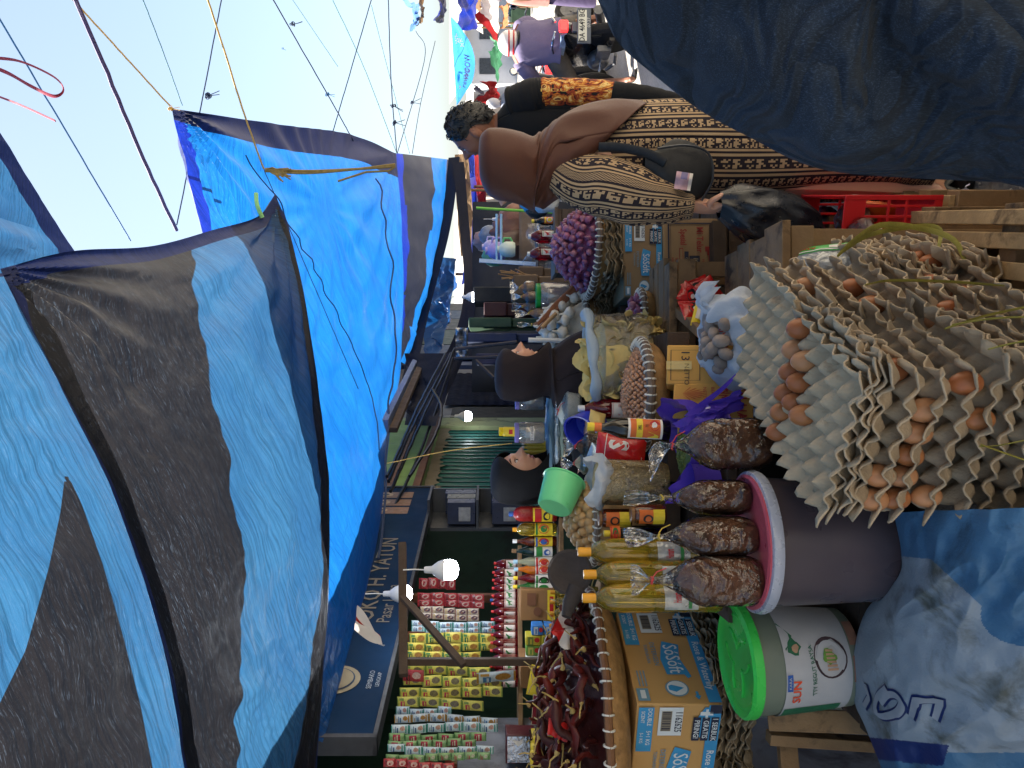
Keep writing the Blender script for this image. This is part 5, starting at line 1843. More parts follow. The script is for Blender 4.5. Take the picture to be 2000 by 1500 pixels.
SOM = [CARD, BLUEP, BLUEN, WHPR, pm("carton pale blue print", (110, 150, 172), .7, .15, 14, 0), TANPR]
printed_box("detergent_carton", "upside-down blue-printed detergent carton under the chilli basket", (-.875, 2.1, .868), math.atan2(.928, .371), (.385, .42, .235), SOM, [("front", sosoft), ("left", sosoft)])
SOMB = [CARDB] + SOM[1:]
printed_box("detergent_carton", "upside-down blue-printed detergent carton on top of the red-printed one", (.342, 3.02, .828), R(3), (.30, .34, .150), SOMB, [("front", sosoft)])


def redbox(m, L, asp):
    A, B, C_, D = L
    s = 1 / asp
    for (x0, y0, x1, y1) in ((.06, .08, .94, .105), (.06, .895, .94, .92), (.06, .08, .075, .92), (.925, .08, .94, .92), (.085, .13, .915, .137), (.085, .865, .915, .872)):
        m.rect(A, x0, y0, x1, y1, 1)
    A, B, C_, D = flip(L)
    m.text("Mi Telur", .17, A, .26, .66, 0, .02, sx=s * .8, turn=.0); m.text("Spesial", .16, A, .23, .36, 0, .02, sx=s * .7)
    for k in range(7):
        a = pi * (.15 + .7 * k / 6)
        m.rect(A, .55 - .2 * cos(a) - .03, .70 + .13 * sin(a), .55 - .2 * cos(a) + .03, .78 + .13 * sin(a), 0)
    m.text("HALO", .07, B, .55, .72, 0, .01, sx=s); m.rect(A, .45, .47, .65, .66, 1); m.text("IKAN", .12, B, .55, .58, 2, .01, sx=s * .8); m.rect(A, .40, .38, .70, .455, 1); m.text("CAP DUA", .06, B, .55, .417, 2, .01, sx=s)
    m.rect(A, .36, .285, .76, .355, 0); m.rect(B, .37, .295, .75, .345, 3); m.text("KUALITAS", .05, C_, .56, .32, 0, .01, sx=s); m.text("BERMUTU", .06, A, .56, .23, 0, .01, sx=s); m.text("BERAT BERSIH", .045, A, .56, .165, 0, .01, sx=s)
    m.text("Mi Telur", .14, A, .85, .40, 0, .02, sx=s * .5, turn=1.57)


printed_box("noodle_carton", "brown carton with red lettering and black border under the detergent carton", (.318, 3.0, .612), R(3), (.335, .36, .214), [CARDB, pm("dull red print", (150, 44, 40), .7, .25, 14, 0), BLUEN, pm("tan print on black", (170, 150, 120), .7, .2, 14, 0), CARDB], [("front", redbox)])


def jangan(m, L, asp, stamp=False):
    A, B, C_, D = flip(L)
    s = 1 / asp
    m.text("HATI-HATI", .17, A, .5, .86, 0, .01, sx=s * .9); m.text("JANGAN DIBANTING", .145, A, .5, .66, 0, .012, sx=s * .75)
    if stamp:
        m.rect(A, .12, .05, .9, .058, 1); m.rect(A, .12, .05, .126, .40, 1); m.rect(A, .894, .05, .9, .40, 1); m.rect(A, .12, .39, .9, .398, 1)
        m.text("13", .14, A, .26, .22, 1, .0, sx=s); m.text("NETTO", .08, A, .74, .24, 1, .0, sx=s)
        m.rect(A, .40, .0, .62, .30, 2); m.rect(B, .46, .40, .56, .47, 3)
    else:
        for k in range(9):
            a = -1.2 + .3 * k
            m.shape(A, [(.3, .12), (.3 + .16 * sin(a) - .02, .12 + .24 * cos(a)), (.3 + .20 * sin(a), .12 + .30 * cos(a)), (.3 + .16 * sin(a) + .02, .12 + .24 * cos(a))], 4)
        m.text("BERAT BERSIH", .06, A, .5, .50, 0, .0, sx=s); m.text("NETTO 10 KG", .06, A, .5, .40, 0, .0, sx=s)


JM = [CARDO, REDPR, INK, pm("glossy packing tape", (226, 190, 116), .12, .1, 20, .3), WHPR, pm("orange outline print", (206, 116, 56), .7, .2, 14, 0)]
printed_box("fragile_carton", "orange fragile-goods carton with a packing slip, nearest the white bag", P(1470, 752, 2.14), R(8), (.112, .2, .235), JM, [("front", lambda m, L, a: jangan(m, L, a, True))], rot=(R(-14), R(2), R(6)))
printed_box("fragile_carton", "middle orange fragile-goods carton with a leaf print", P(1470, 822, 2.13), R(8), (.105, .2, .215), JM, [("front", jangan)], rot=(R(-14), R(2), R(6)))
printed_box("fragile_carton", "orange fragile-goods carton half hidden by the big sugar bag", P(1470, 902, 2.12), R(8), (.112, .2, .205), JM, [("front", jangan)], rot=(R(-14), R(2), R(6)))
m = MB(); m.beam(V((-.30, 2.50, .925)), V((.16, 2.50, .925)), .28, .07)
tag(m.build("support_board", WOODD, bevel=.003), "dark board carrying the bean basket above the orange cartons", "board")

# ------------------------------------------------------------------ cracker bag
CRK = pm("yellow cracker", (236, 206, 130), .7, .25, 14, .4, 60, per_obj=.15)
kb = thing("cracker_bag", "large clear bag of yellow crackers with a rolled white edge", "bag", P(1285, 700, 2.68))
m = MB()
for i in range(230):
    a, q, z = rnd(0, 2 * pi), sqrt(rnd(.0, 1)), rnd(.01, .24)
    if z < .2 and q < .75:
        q = rnd(.8, 1)
    rq = .145 * q
    c = V((cos(a) * rq, sin(a) * rq * .8, z + .035 * (1 - q)))
    rt = MX.Rotation(rnd(-1.2, 1.2), 3, 'X') @ MX.Rotation(rnd(-1.2, 1.2), 3, 'Y')
    r_ = rnd(.026, .04)
    m.grid(lambda u, v, c=c, rt=rt, r_=r_: c + rt @ V((cos(2 * pi * u) * r_ * v * (1 + .1 * sin(u * 19)), sin(2 * pi * u) * r_ * .8 * v, .012 * v * v * sin(2 * pi * u * 2 + i))), 12, 2)
tag(m.build("crackers", CRK, kb), kind="stuff")
m = MB(); m.lathe([(0, 0), (.10, 0), (.13, .03), (.135, .2), (.0, .23)], 24); m.build("cracker_bed", CRK, kb)


def kbs(u, v):
    a = 2 * pi * u
    r_ = .155 * (1 - .25 * max(0, (.2 - v) / .2) ** 2) + .008 * NZ.noise(V((cos(a) * 4, sin(a) * 4, v * 3))) + .004 * NZ.noise(V((cos(a) * 12, sin(a) * 12, v * 4)))
    return V((cos(a) * r_, sin(a) * r_ * .85, -.005 + .235 * v + .02 * cos(a + .6)))


m = MB(); m.grid(kbs, 80, 26); m.build("bag_film", FILMW, kb, sharp=0)
m = MB()
m.tube([kbs(i / 60, .97) * 1.02 + V((0, 0, .004 + .003 * sin(i * .9))) for i in range(61)], [.017 + .004 * sin(i * .7) for i in range(61)], 10, cap=False)
m.build("rolled_edge", sheet("rolled poly edge", (216, 228, 236), .4, .3, .12, threads=False, bump=.4), kb)
# small shallot basket behind the cracker bag
basket("small basket of shallots just behind the cracker bag", P(1250, 612, 2.86), .085, .05, 26, RIMG, .010)
heap(P(1246, 608, 2.86) + V((0, 0, -.01)), .07, .04, SHL, "shallot", "purple shallot in the small basket behind the crackers", "shallot", "shallots in the small basket", .031, .003, limit=14)

# ------------------------------------------------------------------ white bag of nutmegs, packets
WBAG = sheet("white carrier bag", (222, 228, 236), .4, .3, .12, threads=False, bump=.6, c2=(206, 214, 226), bscale=18)
wb = thing("carrier_bag", "open white carrier bag of grey brown nutmegs beside the egg trays", "bag", P(1438, 662, 2.08) + V((0, 0, -.07)))
m = MB()


def wbs(u, v):
    a = 2 * pi * u
    r_ = .085 + .05 * sin(pi * min(1, v * 1.15)) + .022 * NZ.noise(V((cos(a) * 2.5, sin(a) * 2.5, v * 3))) + .012 * NZ.noise(V((cos(a) * 7, sin(a) * 7, v * 5)))
    if v > .72:
        r_ -= .02 * (v - .72) / .28
    z = .185 * v + .03 * v * NZ.noise(V((cos(a) * 2.2, sin(a) * 2.2, 9)))
    if v > .85:
        z -= .03 * (v - .85) / .15
    z *= 1 - .38 * max(0, -sin(a + .5))
    return V((cos(a) * r_ * .98, sin(a) * r_ * .9, z))


m.grid(wbs, 80, 30)
m.build("bag_film", WBAG, wb, sharp=0)
m = MB()
for sx, lean in ((1, .5), (.8, -.2)):
    m.grid(lambda u, v: V((.09 * sx + .07 * u, .02 + .05 * (v - .5) * (1 - .3 * u) + .02 * lean * u, .14 + .05 * u + .02 * sin(v * 6 + u * 4) - .06 * u * u)), 14, 10)
m.build("bag_handle", WBAG, wb, sharp=0)
NUT = pm("nutmeg skin", (164, 144, 130), .7, .35, 18, .4, 60, per_obj=.35)
NTM = []
for i in range(2):
    m = MB(); m.ball((0, 0, 0), (.023, .017, .017), 14, 10, 0, None, lambda p: .06 * NZ.noise(p * 2.2 + V((i * 3, 0, 0)))); NTM.append(m.mesh("nutmeg", NUT, True, 0))
heap(wb.location + V((-.005, 0, .115)), .08, .03, NTM, "nutmeg", "grey brown nutmeg lying in the open white bag", "nutmeg", "nutmegs in the white bag", .036, .004, limit=22)

REDF = pm("red foil", (206, 34, 34), .22, .25, 14, .5, 60, spec=.7)


def pouch(name, label, p, w_, h_, mats, rot, art=None, puff=.02, cat="packet", group=None, seed=0):
    m = MB()

    def fn(u, v):
        k = (sin(pi * u) * sin(pi * v)) ** .55
        return V(((u - .5) * w_ * (1 - .04 * sin(pi * v)), -puff * k + .005 * NZ.noise(V((u * 5, v * 5, seed))) * k, (v - .5) * h_))
    m.grid(fn, 14, 16, 0)
    m.grid(lambda u, v: (lambda q: V((-q.x, -q.y, q.z)))(fn(u, v)), 14, 16, 0)
    if art:
        art(m, lambda x, y: fn(x, y) + V((0, -.0015, 0)), lambda x, y: fn(x, y) + V((0, -.0026, 0)))
    o = m.build(name, mats, None, p, rot)
    return tag(o, label, cat, group)


def band(m, F, x0, y0, x1, y1, mi):
    vs, fs = [], []
    for j in range(9):
        for i in range(9):
            vs.append(F(x0 + (x1 - x0) * i / 8, y0 + (y1 - y0) * j / 8))
    for j in range(8):
        for i in range(8):
            fs.append((j * 9 + i, j * 9 + i + 1, j * 9 + i + 10, j * 9 + i + 9))
    m.add(vs, fs, mi)


for i, (X, Y, d, rt) in enumerate(((1352, 580, 2.52, (.3, .5, .3)), (1362, 565, 2.56, (.1, -.4, .1)), (1376, 596, 2.5, (.6, .2, -.3)), (1386, 572, 2.5, (.3, .9, .2)), (1356, 605, 2.48, (.2, -.2, .5)), (1394, 590, 2.46, (.8, .3, .1)))):
    pouch("sachet_pack", "red and black coffee sachet in the heap beside the printed cartons", P(X, Y, d), .075, .095, [REDF, LABK, LABW], rt, lambda m, F, G: (m.disc(F, .5, .55, .32, .22, 1, 14), m.disc(G, .42, .55, .12, .08, 2, 10)), .014, "sachet", "red sachets in the heap", i)
pouch("seasoning_packet", "yellow and white packet lying by the white nutmeg bag", P(1368, 618, 2.42), .09, .06, [LABY, LABW, LABG], (.5, .3, .3), lambda m, F, G: band(m, F, .3, .1, .8, .9, 1), .012, seed=3)
pouch("seasoning_packet", "second yellow packet tucked beside the slanting bar", P(1384, 632, 2.38), .08, .06, [LABY, LABW, LABG], (.7, -.2, .1), lambda m, F, G: band(m, F, .2, .2, .6, .8, 1), .012, seed=5)
# red snack bag with a white S, other packs behind the sauce bottle
pouch("snack_bag", "red snack bag with a big white S between the sauce bottle and coriander", P(1212, 882, 2.36), .105, .15, [REDF, LABW, film("snack window", (1, .95, .8), .4, .1, .5, 30, .1)], (R(-12), R(8), .1),
      lambda m, F, G: (m.text("S", .55, F, .68, .52, 1, .03, sx=1.2), band(m, F, .02, .80, .98, .815, 1), band(m, F, .02, .06, .4, .07, 1)), .03, seed=8)
pouch("snack_bag", "silver blue snack bag above the red one", P(1172, 898, 2.42), .08, .09, [pm("silver blue foil", (150, 176, 206), .18, .3, 14, .5, 50, metal=.6), REDF, LABW], (.2, .4, .2), None, .025, seed=11)
tied_bag("crumpled clear bag of dark spice by the black-veiled woman's arm", P(1178, 872, 2.5), .13, .045, .5, DARKS, RUBR, (-.02, 0), .8, .3, None, .7, neck=.7, seed=21)
tied_bag("second crumpled clear bag under the royal blue tub", P(1160, 905, 2.55), .11, .04, .4, pm("pale beans", (186, 176, 150), .7, .4, 60, .5), RUBR, (-.03, 0), .8, .9, None, .7, neck=.6, seed=25)
m = MB(); m.lathe([(0, -.04), (.05, -.04), (.055, .0), (.066, .05), (.069, .052), (.062, .05), (.05, .0), (0, -.03)], 36)
tag(m.build("blue_tub", pm("royal blue plastic", (34, 52, 190), .32, .15, 6, .04), None, P(1150, 832, 2.62), (R(40), R(-38), 0)), "royal blue plastic tub tilted behind the red syrup bottle", "tub")
pouch("cracker_pile", "loose pale crackers spilling by the royal blue tub", P(1165, 826, 2.56), .08, .06, [CRK], (.4, .2, .3), None, .02, "crackers", seed=15)

# ------------------------------------------------------------------ jars on the back stack
JARC = film("clear jar wall", (.96, .97, 1), .18, .05, .1, 8, .1)
LIL = pm("lilac lid", (138, 130, 206), .35, .12, 12, .05)


def tall_jar(label, loc, r, h, lid, fillm, tagged=True):
    t = thing("storage_jar", label, "jar", loc)
    m = MB(); m.lathe([(0, .004), (r * .94, .004), (r * .97, h * .62), (0, h * .62)], 28); m.build("contents", fillm, t)
    m = MB(); m.lathe([(r * .9, 0), (r, .01), (r, h * .78), (r * .86, h * .86), (r * .84, h * .9)], 28, rip=lambda a, z: .012 * cos(a * 4)); m.build("jar_wall", JARC, t)
    m = MB(); m.lathe([(r * .9, h * .86), (r * .93, h * .88), (r * .93, h * .99), (r * .88, h), (0, h)], 28, rip=lambda a, z: .015 * (int(a * 14) % 2)); m.build("lid", lid, t)
    if tagged:
        m = MB(); m.grid(lambda u, v: V((r * 1.012 * sin((u - .5) * 1.4), -r * 1.012 * cos((u - .5) * 1.4), h * (.36 + .12 * v))), 10, 2)
        m.text("KETUMBAR", .0125, lambda x, y: V((r * 1.022 * sin(x / r), -r * 1.022 * cos(x / r), h * .42 + y)), 0, 0, 1, .0)
        m.build("label", [LABW, INK], t)
    return t


tall_jar("tall clear jar with lilac lid and paper tag between the two sellers", P(1063, 845, 3.06), .043, .118, LIL, pm("grey powder", (166, 154, 134), .8, .2, 20, .3))
tall_jar("lilac-lidded jar half hidden by the brown-veiled seller", P(1062, 782, 3.16), .04, .118, LIL, pm("grey powder dim", (150, 144, 134), .8, .2, 20, .3), False)
t = thing("spice_jar", "small yellow spice jar standing on the tall lilac-lidded jar", "jar", P(1006, 843, 3.06))
m = MB(); m.lathe([(0, 0), (.018, 0), (.019, .004), (.019, .045), (.014, .052)], 20); m.build("body", LABY, t)
m = MB(); m.lathe([(.016, .048), (.0175, .05), (.0175, .064), (0, .066)], 20); m.build("cap", pm("yellow cap", (236, 206, 30), .4, .1, 10, 0), t)
m = MB(); m.grid(lambda u, v: V((.0195 * sin((u - .5) * 2), -.0195 * cos((u - .5) * 2), .01 + .03 * v)), 8, 2, lambda u, v: 1 if .3 < u < .7 and v < .5 else 0); m.build("label", [LABY, LABR], t)
m = MB(); m.tube([P(996, 846, 3.2), P(975, 842, 3.2)], .006, 8); tag(m.build("wooden_peg", WOODC), "short wooden peg showing above the yellow spice jar", "peg")
for i in range(5):
    m = MB()
    zz = 1.175 + .022 * i
    m.grid(lambda u, v: V((-.33 + .27 * u + rnd(-.002, .002), 3.05 + .26 * v, zz + .012 * sin(pi * u) ** .5 * sin(pi * v) ** .5 + .008 * NZ.noise(V((u * 5, v * 5, i * 3.3))))), 18, 14)
    m.grid(lambda u, v: V((-.33 + .27 * u, 3.05 + .01 * sin(u * 9 + i) - .008 * sin(pi * v), zz - .012 + .02 * v + .006 * NZ.noise(V((u * 9, v * 3, i))))), 18, 4)
    tag(m.build("plastic_pack", [film("pale blue pack film %d" % i, (.75, .88, .95), .6, .12, .6, 20, .15), ][0] if i % 2 else sheet("pack sheet %d" % i, [(160, 196, 206), (190, 206, 190), (130, 160, 180)][i // 2], .3, .25, .14, threads=False, bump=.5)), "flat pale plastic pack in the stack under the lilac-lidded jars", "packs", "plastic packs in the stack")
tied_bag("large clear bag of white noodles under the pack stack", P(1135, 805, 2.96), .10, .085, .7, pm("white noodles", (206, 208, 196), .6, .2, 40, .6), RUBR, (0, 0), .7, 0, None, .4, film_=FILMW, neck=.9, seed=31)
for i, Y in enumerate((865, 872, 880)):
    bottle("sauce_bottle", "small yellow and white sauce bottle before the veiled woman's face", P(1066, Y + 2, 3.2), .10, .014, pm("mustard sauce", (206, 180, 60), .4, .2, 20, .1), LABW, None, "slim", "small sauce bottles beside the jar", n=12)

# ------------------------------------------------------------------ mortar, snack packs near the chillies
STONE = pm("dark basalt", (66, 58, 56), .8, .35, 16, .6, 60)
mo = thing("stone_mortar", "dark stone mortar dish standing on edge behind the oil bottles", "mortar", P(1114, 1118, 2.32), rot=(R(78), R(0), R(20)))
m = MB(); m.lathe([(0, -.016), (.045, -.018), (.066, -.004), (.068, .012), (.060, .016), (.04, .006), (0, .002)], 40); m.build("dish", STONE, mo)
m = MB(); m.tube([P(1128, 1150, 2.3), P(1112, 1180, 2.28), P(1106, 1205, 2.26)], [.03, .022, .014], 14)
tag(m.build("stone_pestle", STONE), "dark stone pestle lying against the chilli basket rim", "pestle")
pouch("oil_pouch", "yellow and white oil pouch lettered SunCo standing by the chillies", P(1068, 1335, 2.62), .10, .125, [LABY, LABR, LABW, LABG], (R(-8), R(12), R(10)), lambda m, F, G: (band(m, F, .0, .0, .5, .45, 2), band(m, F, .12, .50, .9, .72, 1), m.text("SunCo", .20, G, .5, .61, 2, .02, sx=.8), m.disc(F, .3, .28, .2, .14, 3)), .022, "pouch", seed=2)
pouch("flour_packet", "cream and red packet lettered FILMA beside the oil pouch", P(1064, 1388, 2.58), .10, .085, [pm("packet cream", (220, 206, 160), .4, .15, 20, .1), pm("packet dark red", (140, 24, 34), .4, .2, 20, .1), LABG], (R(-6), R(4), R(4)), lambda m, F, G: (band(m, F, .02, .55, .98, .98, 1), m.text("FILMA", .22, F, .5, .34, 2, .02, sx=1.0)), .015, "packet", seed=4)
for i in range(5):
    pouch("yellow_packet", "slim yellow snack packet leaning in the row left of the chillies", P(1066, 1436 + 13 * i, 2.5 - .02 * i), .04, .10, [LABY, LABG, WHITEP], (R(-14), R(6 - 3 * i), R(40)), lambda m, F, G: band(m, F, .1, .3, .6, .6, 2), .012, "packet", "yellow packets left of the chillies", i)
ct = carton(988, 1046, 1436, 1490, 2.62, .1, [pm("maroon box", (84, 26, 34), .4, .3, 12, .1), pm("silver foil", (190, 194, 206), .12, .35, 30, 1.0, 60, metal=.8), LABW, LABB], "maroon box with crumpled silver foil front near the picture edge", lambda m, F, G: (band(m, F, .05, .2, .95, .95, 0), m.shape(G, [(.6, .6), (.85, .8), (.8, .55), (.9, .4), (.7, .45)], 1)), rz=.1, name="foil_box")
carton(1040, 1100, 1440, 1520, 2.72, .12, [pm("dim shelf box", (96, 90, 86), .7, .3, 8, .1), LABY, LABW, LABR], "dim brown box behind the yellow packets at the picture edge", None)

# ------------------------------------------------------------------ jar with green lid, spice bags, syrup on the crate
t = tall_jar("jar of brown powder with bright green lid behind the cinnamon", P(1112, 578, 3.52), .062, .155, pm("green jar lid", (20, 150, 60), .35, .15, 12, .05), pm("tan powder", (170, 132, 106), .8, .2, 20, .3), False)
for i, (X, Y, d, h, lb) in enumerate(((1046, 562, 3.6, .12, "small tied spice bag on the green lid, upper left"), (1050, 580, 3.56, .12, "small tied spice bag next to the upper one on the green lid"), (1075, 612, 3.5, .16, "tied bag of brown spice right of the green-lidded jar"), (1084, 634, 3.46, .17, "tied bag of brown spice nearest the garlic"), (1054, 598, 3.58, .13, "tied spice bag leaning behind the green lid"))):
    tied_bag(lb, P(X, Y, d), h, .034, .45, pm("spice mix %d" % i, [(150, 112, 84), (126, 92, 70)][i % 2], .8, .4, 60, .5), RUBY, (rnd(-.03, .03), 0), .8, rnd(0, 3), "tied spice bags", .8, neck=.62, seed=40 + i)
m = MB(); m.tube([P(1130, 666, 3.3), P(1032, 664, 3.3)], .0105, 10)
tag(m.build("white_tube", WHITEP), "white plastic tube standing beside the brown-veiled seller's face", "tube")
cr = thing("wooden_crate", "wooden crate carrying the two red syrup bottles above the shallots", "crate", P(1122, 478, 3.72))
m = MB()
for q in range(3):
    m.box((0, -.10, .025 + .03 * q), (.30, .016, .027), 0, jit=.002)
m.build("front_slats", pm("crate brown", (104, 86, 72), .8, .3, 8, .4), cr, bevel=.001)
m = MB(); m.box((0, 0, .098), (.31, .24, .014), 0); m.build("top", pm("crate top brown", (116, 98, 82), .8, .3, 8, .4), cr, bevel=.001)
for q in (-1, 1):
    m = MB(); m.box((q * .14, 0, .045), (.016, .19, .09), 0); m.build("side_slat", WOODD, cr)
m = MB(); m.box((0, .05, -.14), (.34, .26, .27), 0); tag(m.build("support_box", WOODD, None, cr.location, bevel=.004), "dark box holding up the syrup crate", "box")
for Y, X, lb in ((462, 1086, "red syrup bottle with white cap on the crate, nearer the sauce bottle"), (496, 1084, "red syrup bottle with white cap on the crate, nearer the white curtain")):
    bottle("syrup_bottle", lb, P(X, Y, 3.7), .135, .034, SYR, WHITEP, (.1, .5, .9, [LABW, LABR, LABG], horse_art), "syrup", "syrup bottles on the crate", n=24)
bottle("sauce_bottle", "dark sauce bottle with yellow cap on the crate", P(1088, 432, 3.72), .125, .020, SOYL, LABY, (.1, .5, 2, [LABO, LABY, LABW], art_a), "soy", n=20)

# ------------------------------------------------------------------ red crate, pallet, litter on the right
REDC = pm("red crate plastic", (216, 30, 36), .38, .15, 6, .06)
rc = thing("plastic_crate", "red plastic crate with grid sides standing on a pallet by the woman's feet", "crate", (.452, 2.33, .235), rz=R(-14))
m = MB()
W_, D_, H_ = .235, .32, .275
for sx in (-1, 1):
    for sy in (-1, 1):
        m.box((sx * (W_ / 2 - .006), sy * (D_ / 2 - .006), H_ / 2), (.014, .014, H_), 0)
for z_, hh in ((H_ - .03, .06), (.012, .024), (.10, .008), (.15, .008)):
    for s_ in (-1, 1):
        m.box((0, s_ * (D_ / 2 - .004), z_), (W_ - .012, .007, hh), 0)
        m.box((s_ * (W_ / 2 - .004), 0, z_), (.007, D_ - .012, hh), 0)
for s_ in (-1, 1):
    for q in range(7):
        m.box((-W_ / 2 + W_ * (q + 1) / 8, s_ * (D_ / 2 - .004), H_ / 2), (.008, .006, H_ - .01), 0)
        m.box((s_ * (W_ / 2 - .004), -D_ / 2 + D_ * (q + 1) / 8, H_ / 2), (.006, .008, H_ - .01), 0)
m.build("frame", REDC, rc, bevel=.0015)
m = MB(); m.box((0, 0, .006), (W_ - .02, D_ - .02, .008)); m.build("crate_floor", REDC, rc)
m = MB(); m.box((-W_ / 2 - .012, -.02, H_ - .02), (.02, D_ * 1.0, .05)); m.build("rim_strip", pm("pale rim plastic", (206, 200, 214), .35, .1, 8, .05), rc, bevel=.004)
for i in range(7):
    pouch("snack_packet", "crumpled snack packet inside the red crate", rc.location + V((rnd(-.08, .08), rnd(-.1, .1), rnd(.06, .2))), .10, .12, [[LABO, LABY, pm("packet brown", (120, 70, 44), .3, .3, 12, .2), LABR][i % 4], LABW], (rnd(-.8, .8), rnd(-.8, .8), rnd(0, 3)), None, .02, "packet", "packets in the red crate", i)
BRS = pm("pressed palm sugar", (116, 70, 60), .5, .35, 16, .3, 50)
for (X, Y, d, s_, rt, lb) in ((1664, 425, 2.26, (.085, .11, .05), (.15, .1, .5), "wrapped block of dark palm sugar on the red crate"), (1680, 462, 2.16, (.08, .09, .045), (.3, -.2, .2), "second wrapped palm sugar block leaning on the crate side")):
    t = thing("sugar_block", lb, "palm sugar", P(X, Y, d), rot=rt)
    m = MB(); m.box((0, 0, 0), s_, 0, jit=.004); m.build("block", BRS, t, bevel=.01)
    m = MB(); m.ball((0, 0, 0), (s_[0] * .66, s_[1] * .62, s_[2] * .72), 26, 18, 0, None, lambda p: .10 * NZ.noise(p * 3)); m.build("wrap", FILM, t, sharp=0)
GRP = [pm("dark shallot skin", (112, 48, 84), .3, .35, 16, .1, 60, spec=.6, per_obj=.35)]
GRM = []
m = MB(); m.lathe([(0, -.014), (.010, -.011), (.0155, -.001), (.0135, .008), (.005, .0155), (.002, .021), (0, .022)], 12); GRM.append(m.mesh("shallot", GRP[0], True, 0))
for i in range(46):
    place(GRM[0], "shallot", P(1582 + rnd(-6, 50), 436 + rnd(-26, 40), 2.55 + rnd(-.04, .05)) + V((0, 0, .01)), (rnd(-2, 2), rnd(-2, 2), 0), "dark purple shallot loose behind the red crate", "shallot", "dark shallots behind the red crate", scale=rnd(.85, 1.1))
m = MB(); m.box((.43, 2.57, .30), (.24, .14, .20)); tag(m.build("support_box", CARDB, bevel=.004), "low carton under the dark loose shallots", "box")
# noodle packs leaning between the eggs and the crate
pouch("noodle_packet", "clear and green noodle packet leaning behind the egg stacks", P(1604, 505, 2.02), .085, .17, [film("noodle pack film", (1, .97, .9), .5, .1, .6, 26, .12), pm("noodle green", (60, 170, 70), .35, .15, 12, .1), LABR, LABW], (R(-24), R(10), R(28)), lambda m, F, G: (band(m, F, .58, .02, .98, .98, 1), band(m, G, .62, .02, .66, .98, 3), m.text("ADEN", .13, G, .78, .74, 2, .02, sx=1.0, turn=1.57), band(m, G, .70, .2, .88, .38, 3)), .022, seed=6)
pouch("noodle_packet", "clear white noodle packet beside the green one", P(1574, 520, 2.06), .08, .15, [film("noodle pack film b", (1, .98, .96), .55, .1, .6, 26, .12), LABO, LABW], (R(-28), R(22), R(18)), lambda m, F, G: band(m, F, .02, .0, .98, .08, 2), .022, seed=9)
pouch("noodle_packet", "packet with a bright orange red corner at the left of the noodle packs", P(1546, 540, 2.08), .06, .10, [LABW, pm("orange red foil", (236, 70, 44), .3, .2, 12, .2)], (R(-30), R(-30), R(10)), lambda m, F, G: band(m, F, .0, .55, 1, 1, 1), .015, seed=12)
# pallets
for (cx_, cy_, rz_, z_, lb, n_) in ((.27, 1.80, R(-12), .30, "pale slatted pallet under the lower egg stack", 5), (.452, 2.34, R(-14), .20, "wooden pallet block under the red crate", 4)):
    pt = thing("wooden_pallet", lb, "pallet", (cx_, cy_, 0), rz=rz_)
    L_ = .8 if n_ == 5 else .34
    W2 = .30 if n_ == 5 else .27
    for q in range(n_):
        m = MB(); m.box((-W2 / 2 + W2 * (q + .5) / n_ + rnd(-.006, .006), rnd(-.01, .01), z_ + .010), (W2 / n_ * .62, L_, .018), 0, jit=.003)
        m.build("slat", WOODP, pt, bevel=.0015)
    for q in (-1, 0, 1):
        m = MB(); m.box((0, q * L_ * .44, z_ / 2), (W2, .06, z_ - .004), 0, jit=.003)
        m.build("bearer", WOODC, pt, bevel=.002)
m = MB()
m.grid(lambda u, v: V(((u - .5) * .09, (v - .5) * .07, .02 + .035 * NZ.noise(V((u * 2.6, v * 2.6, 3))) + .02 * NZ.noise(V((u * 7, v * 7, 1))) + .02 * sin(u * 5) * sin(v * 4))), 18, 16)
tag(m.build("crumpled_paper", pm("crumpled paper", (212, 210, 226), .7, .1, 20, .1), None, P(1892, 394, 2.38), (.1, .0, .4), smooth=False), "crumpled white paper lying on the ground by the sandal", "litter")
m = MB(); m.box((.0, 0, 0), (.03, .02, .004)); tag(m.build("paper_scrap", LABB, None, P(1910, 428, 2.36) + V((0, 0, .008))), "tiny blue scrap on the board beside the pallet", "litter")

# ------------------------------------------------------------------ blue sack over the table front
SACKB = pm("woven sack blue", (80, 122, 154), .5, .3, 2.2, .35, 150, c2=(52, 94, 130), dirt=((34, 52, 70), 6, .58))
SACKW = pm("woven sack pale", (158, 164, 170), .55, .2, 2.2, .35, 150, c2=(124, 138, 152), dirt=((84, 88, 84), 6, .52))
SACKN = pm("woven sack navy", (22, 44, 104), .5, .25, 3, .3, 150)
sk0 = [P(1745, 1000, 1.62), P(1760, 1080, 1.62), P(1752, 1130, 1.64), P(1692, 1192, 1.79), P(1668, 1275, 1.84), P(1668, 1365, 1.86), P(1692, 1425, 1.82), P(1745, 1560, 1.8)]
sk1 = [P(2060, 980, 1.28), P(2060, 1100, 1.26), P(2060, 1200, 1.26), P(2060, 1300, 1.30), P(2060, 1400, 1.36), P(2060, 1480, 1.42), P(2060, 1580, 1.5)]


def sackf(u, v):
    a, b = poly_at(sk0, u), poly_at(sk1, u)
    p = a.lerp(b, v)
    bulge = sin(pi * min(1, v * 1.05)) ** .8
    p += V((0, -.035, .045)) * bulge
    w_ = .036 * NZ.noise(V((u * 3.2, v * 1.6, 2))) + .012 * (1 - 2.5 * abs(NZ.noise(V((u * 6 + v * 4, v * 3 - u * 2, 21))))) + .016 * NZ.noise(V((u * 7 + v * 3, v * 2, 5))) + .006 * NZ.noise(V((u * 18, v * 12, 7)))
    p += V((0, -.9, .45)) * w_ * smooth(0, .2, v)
    return p


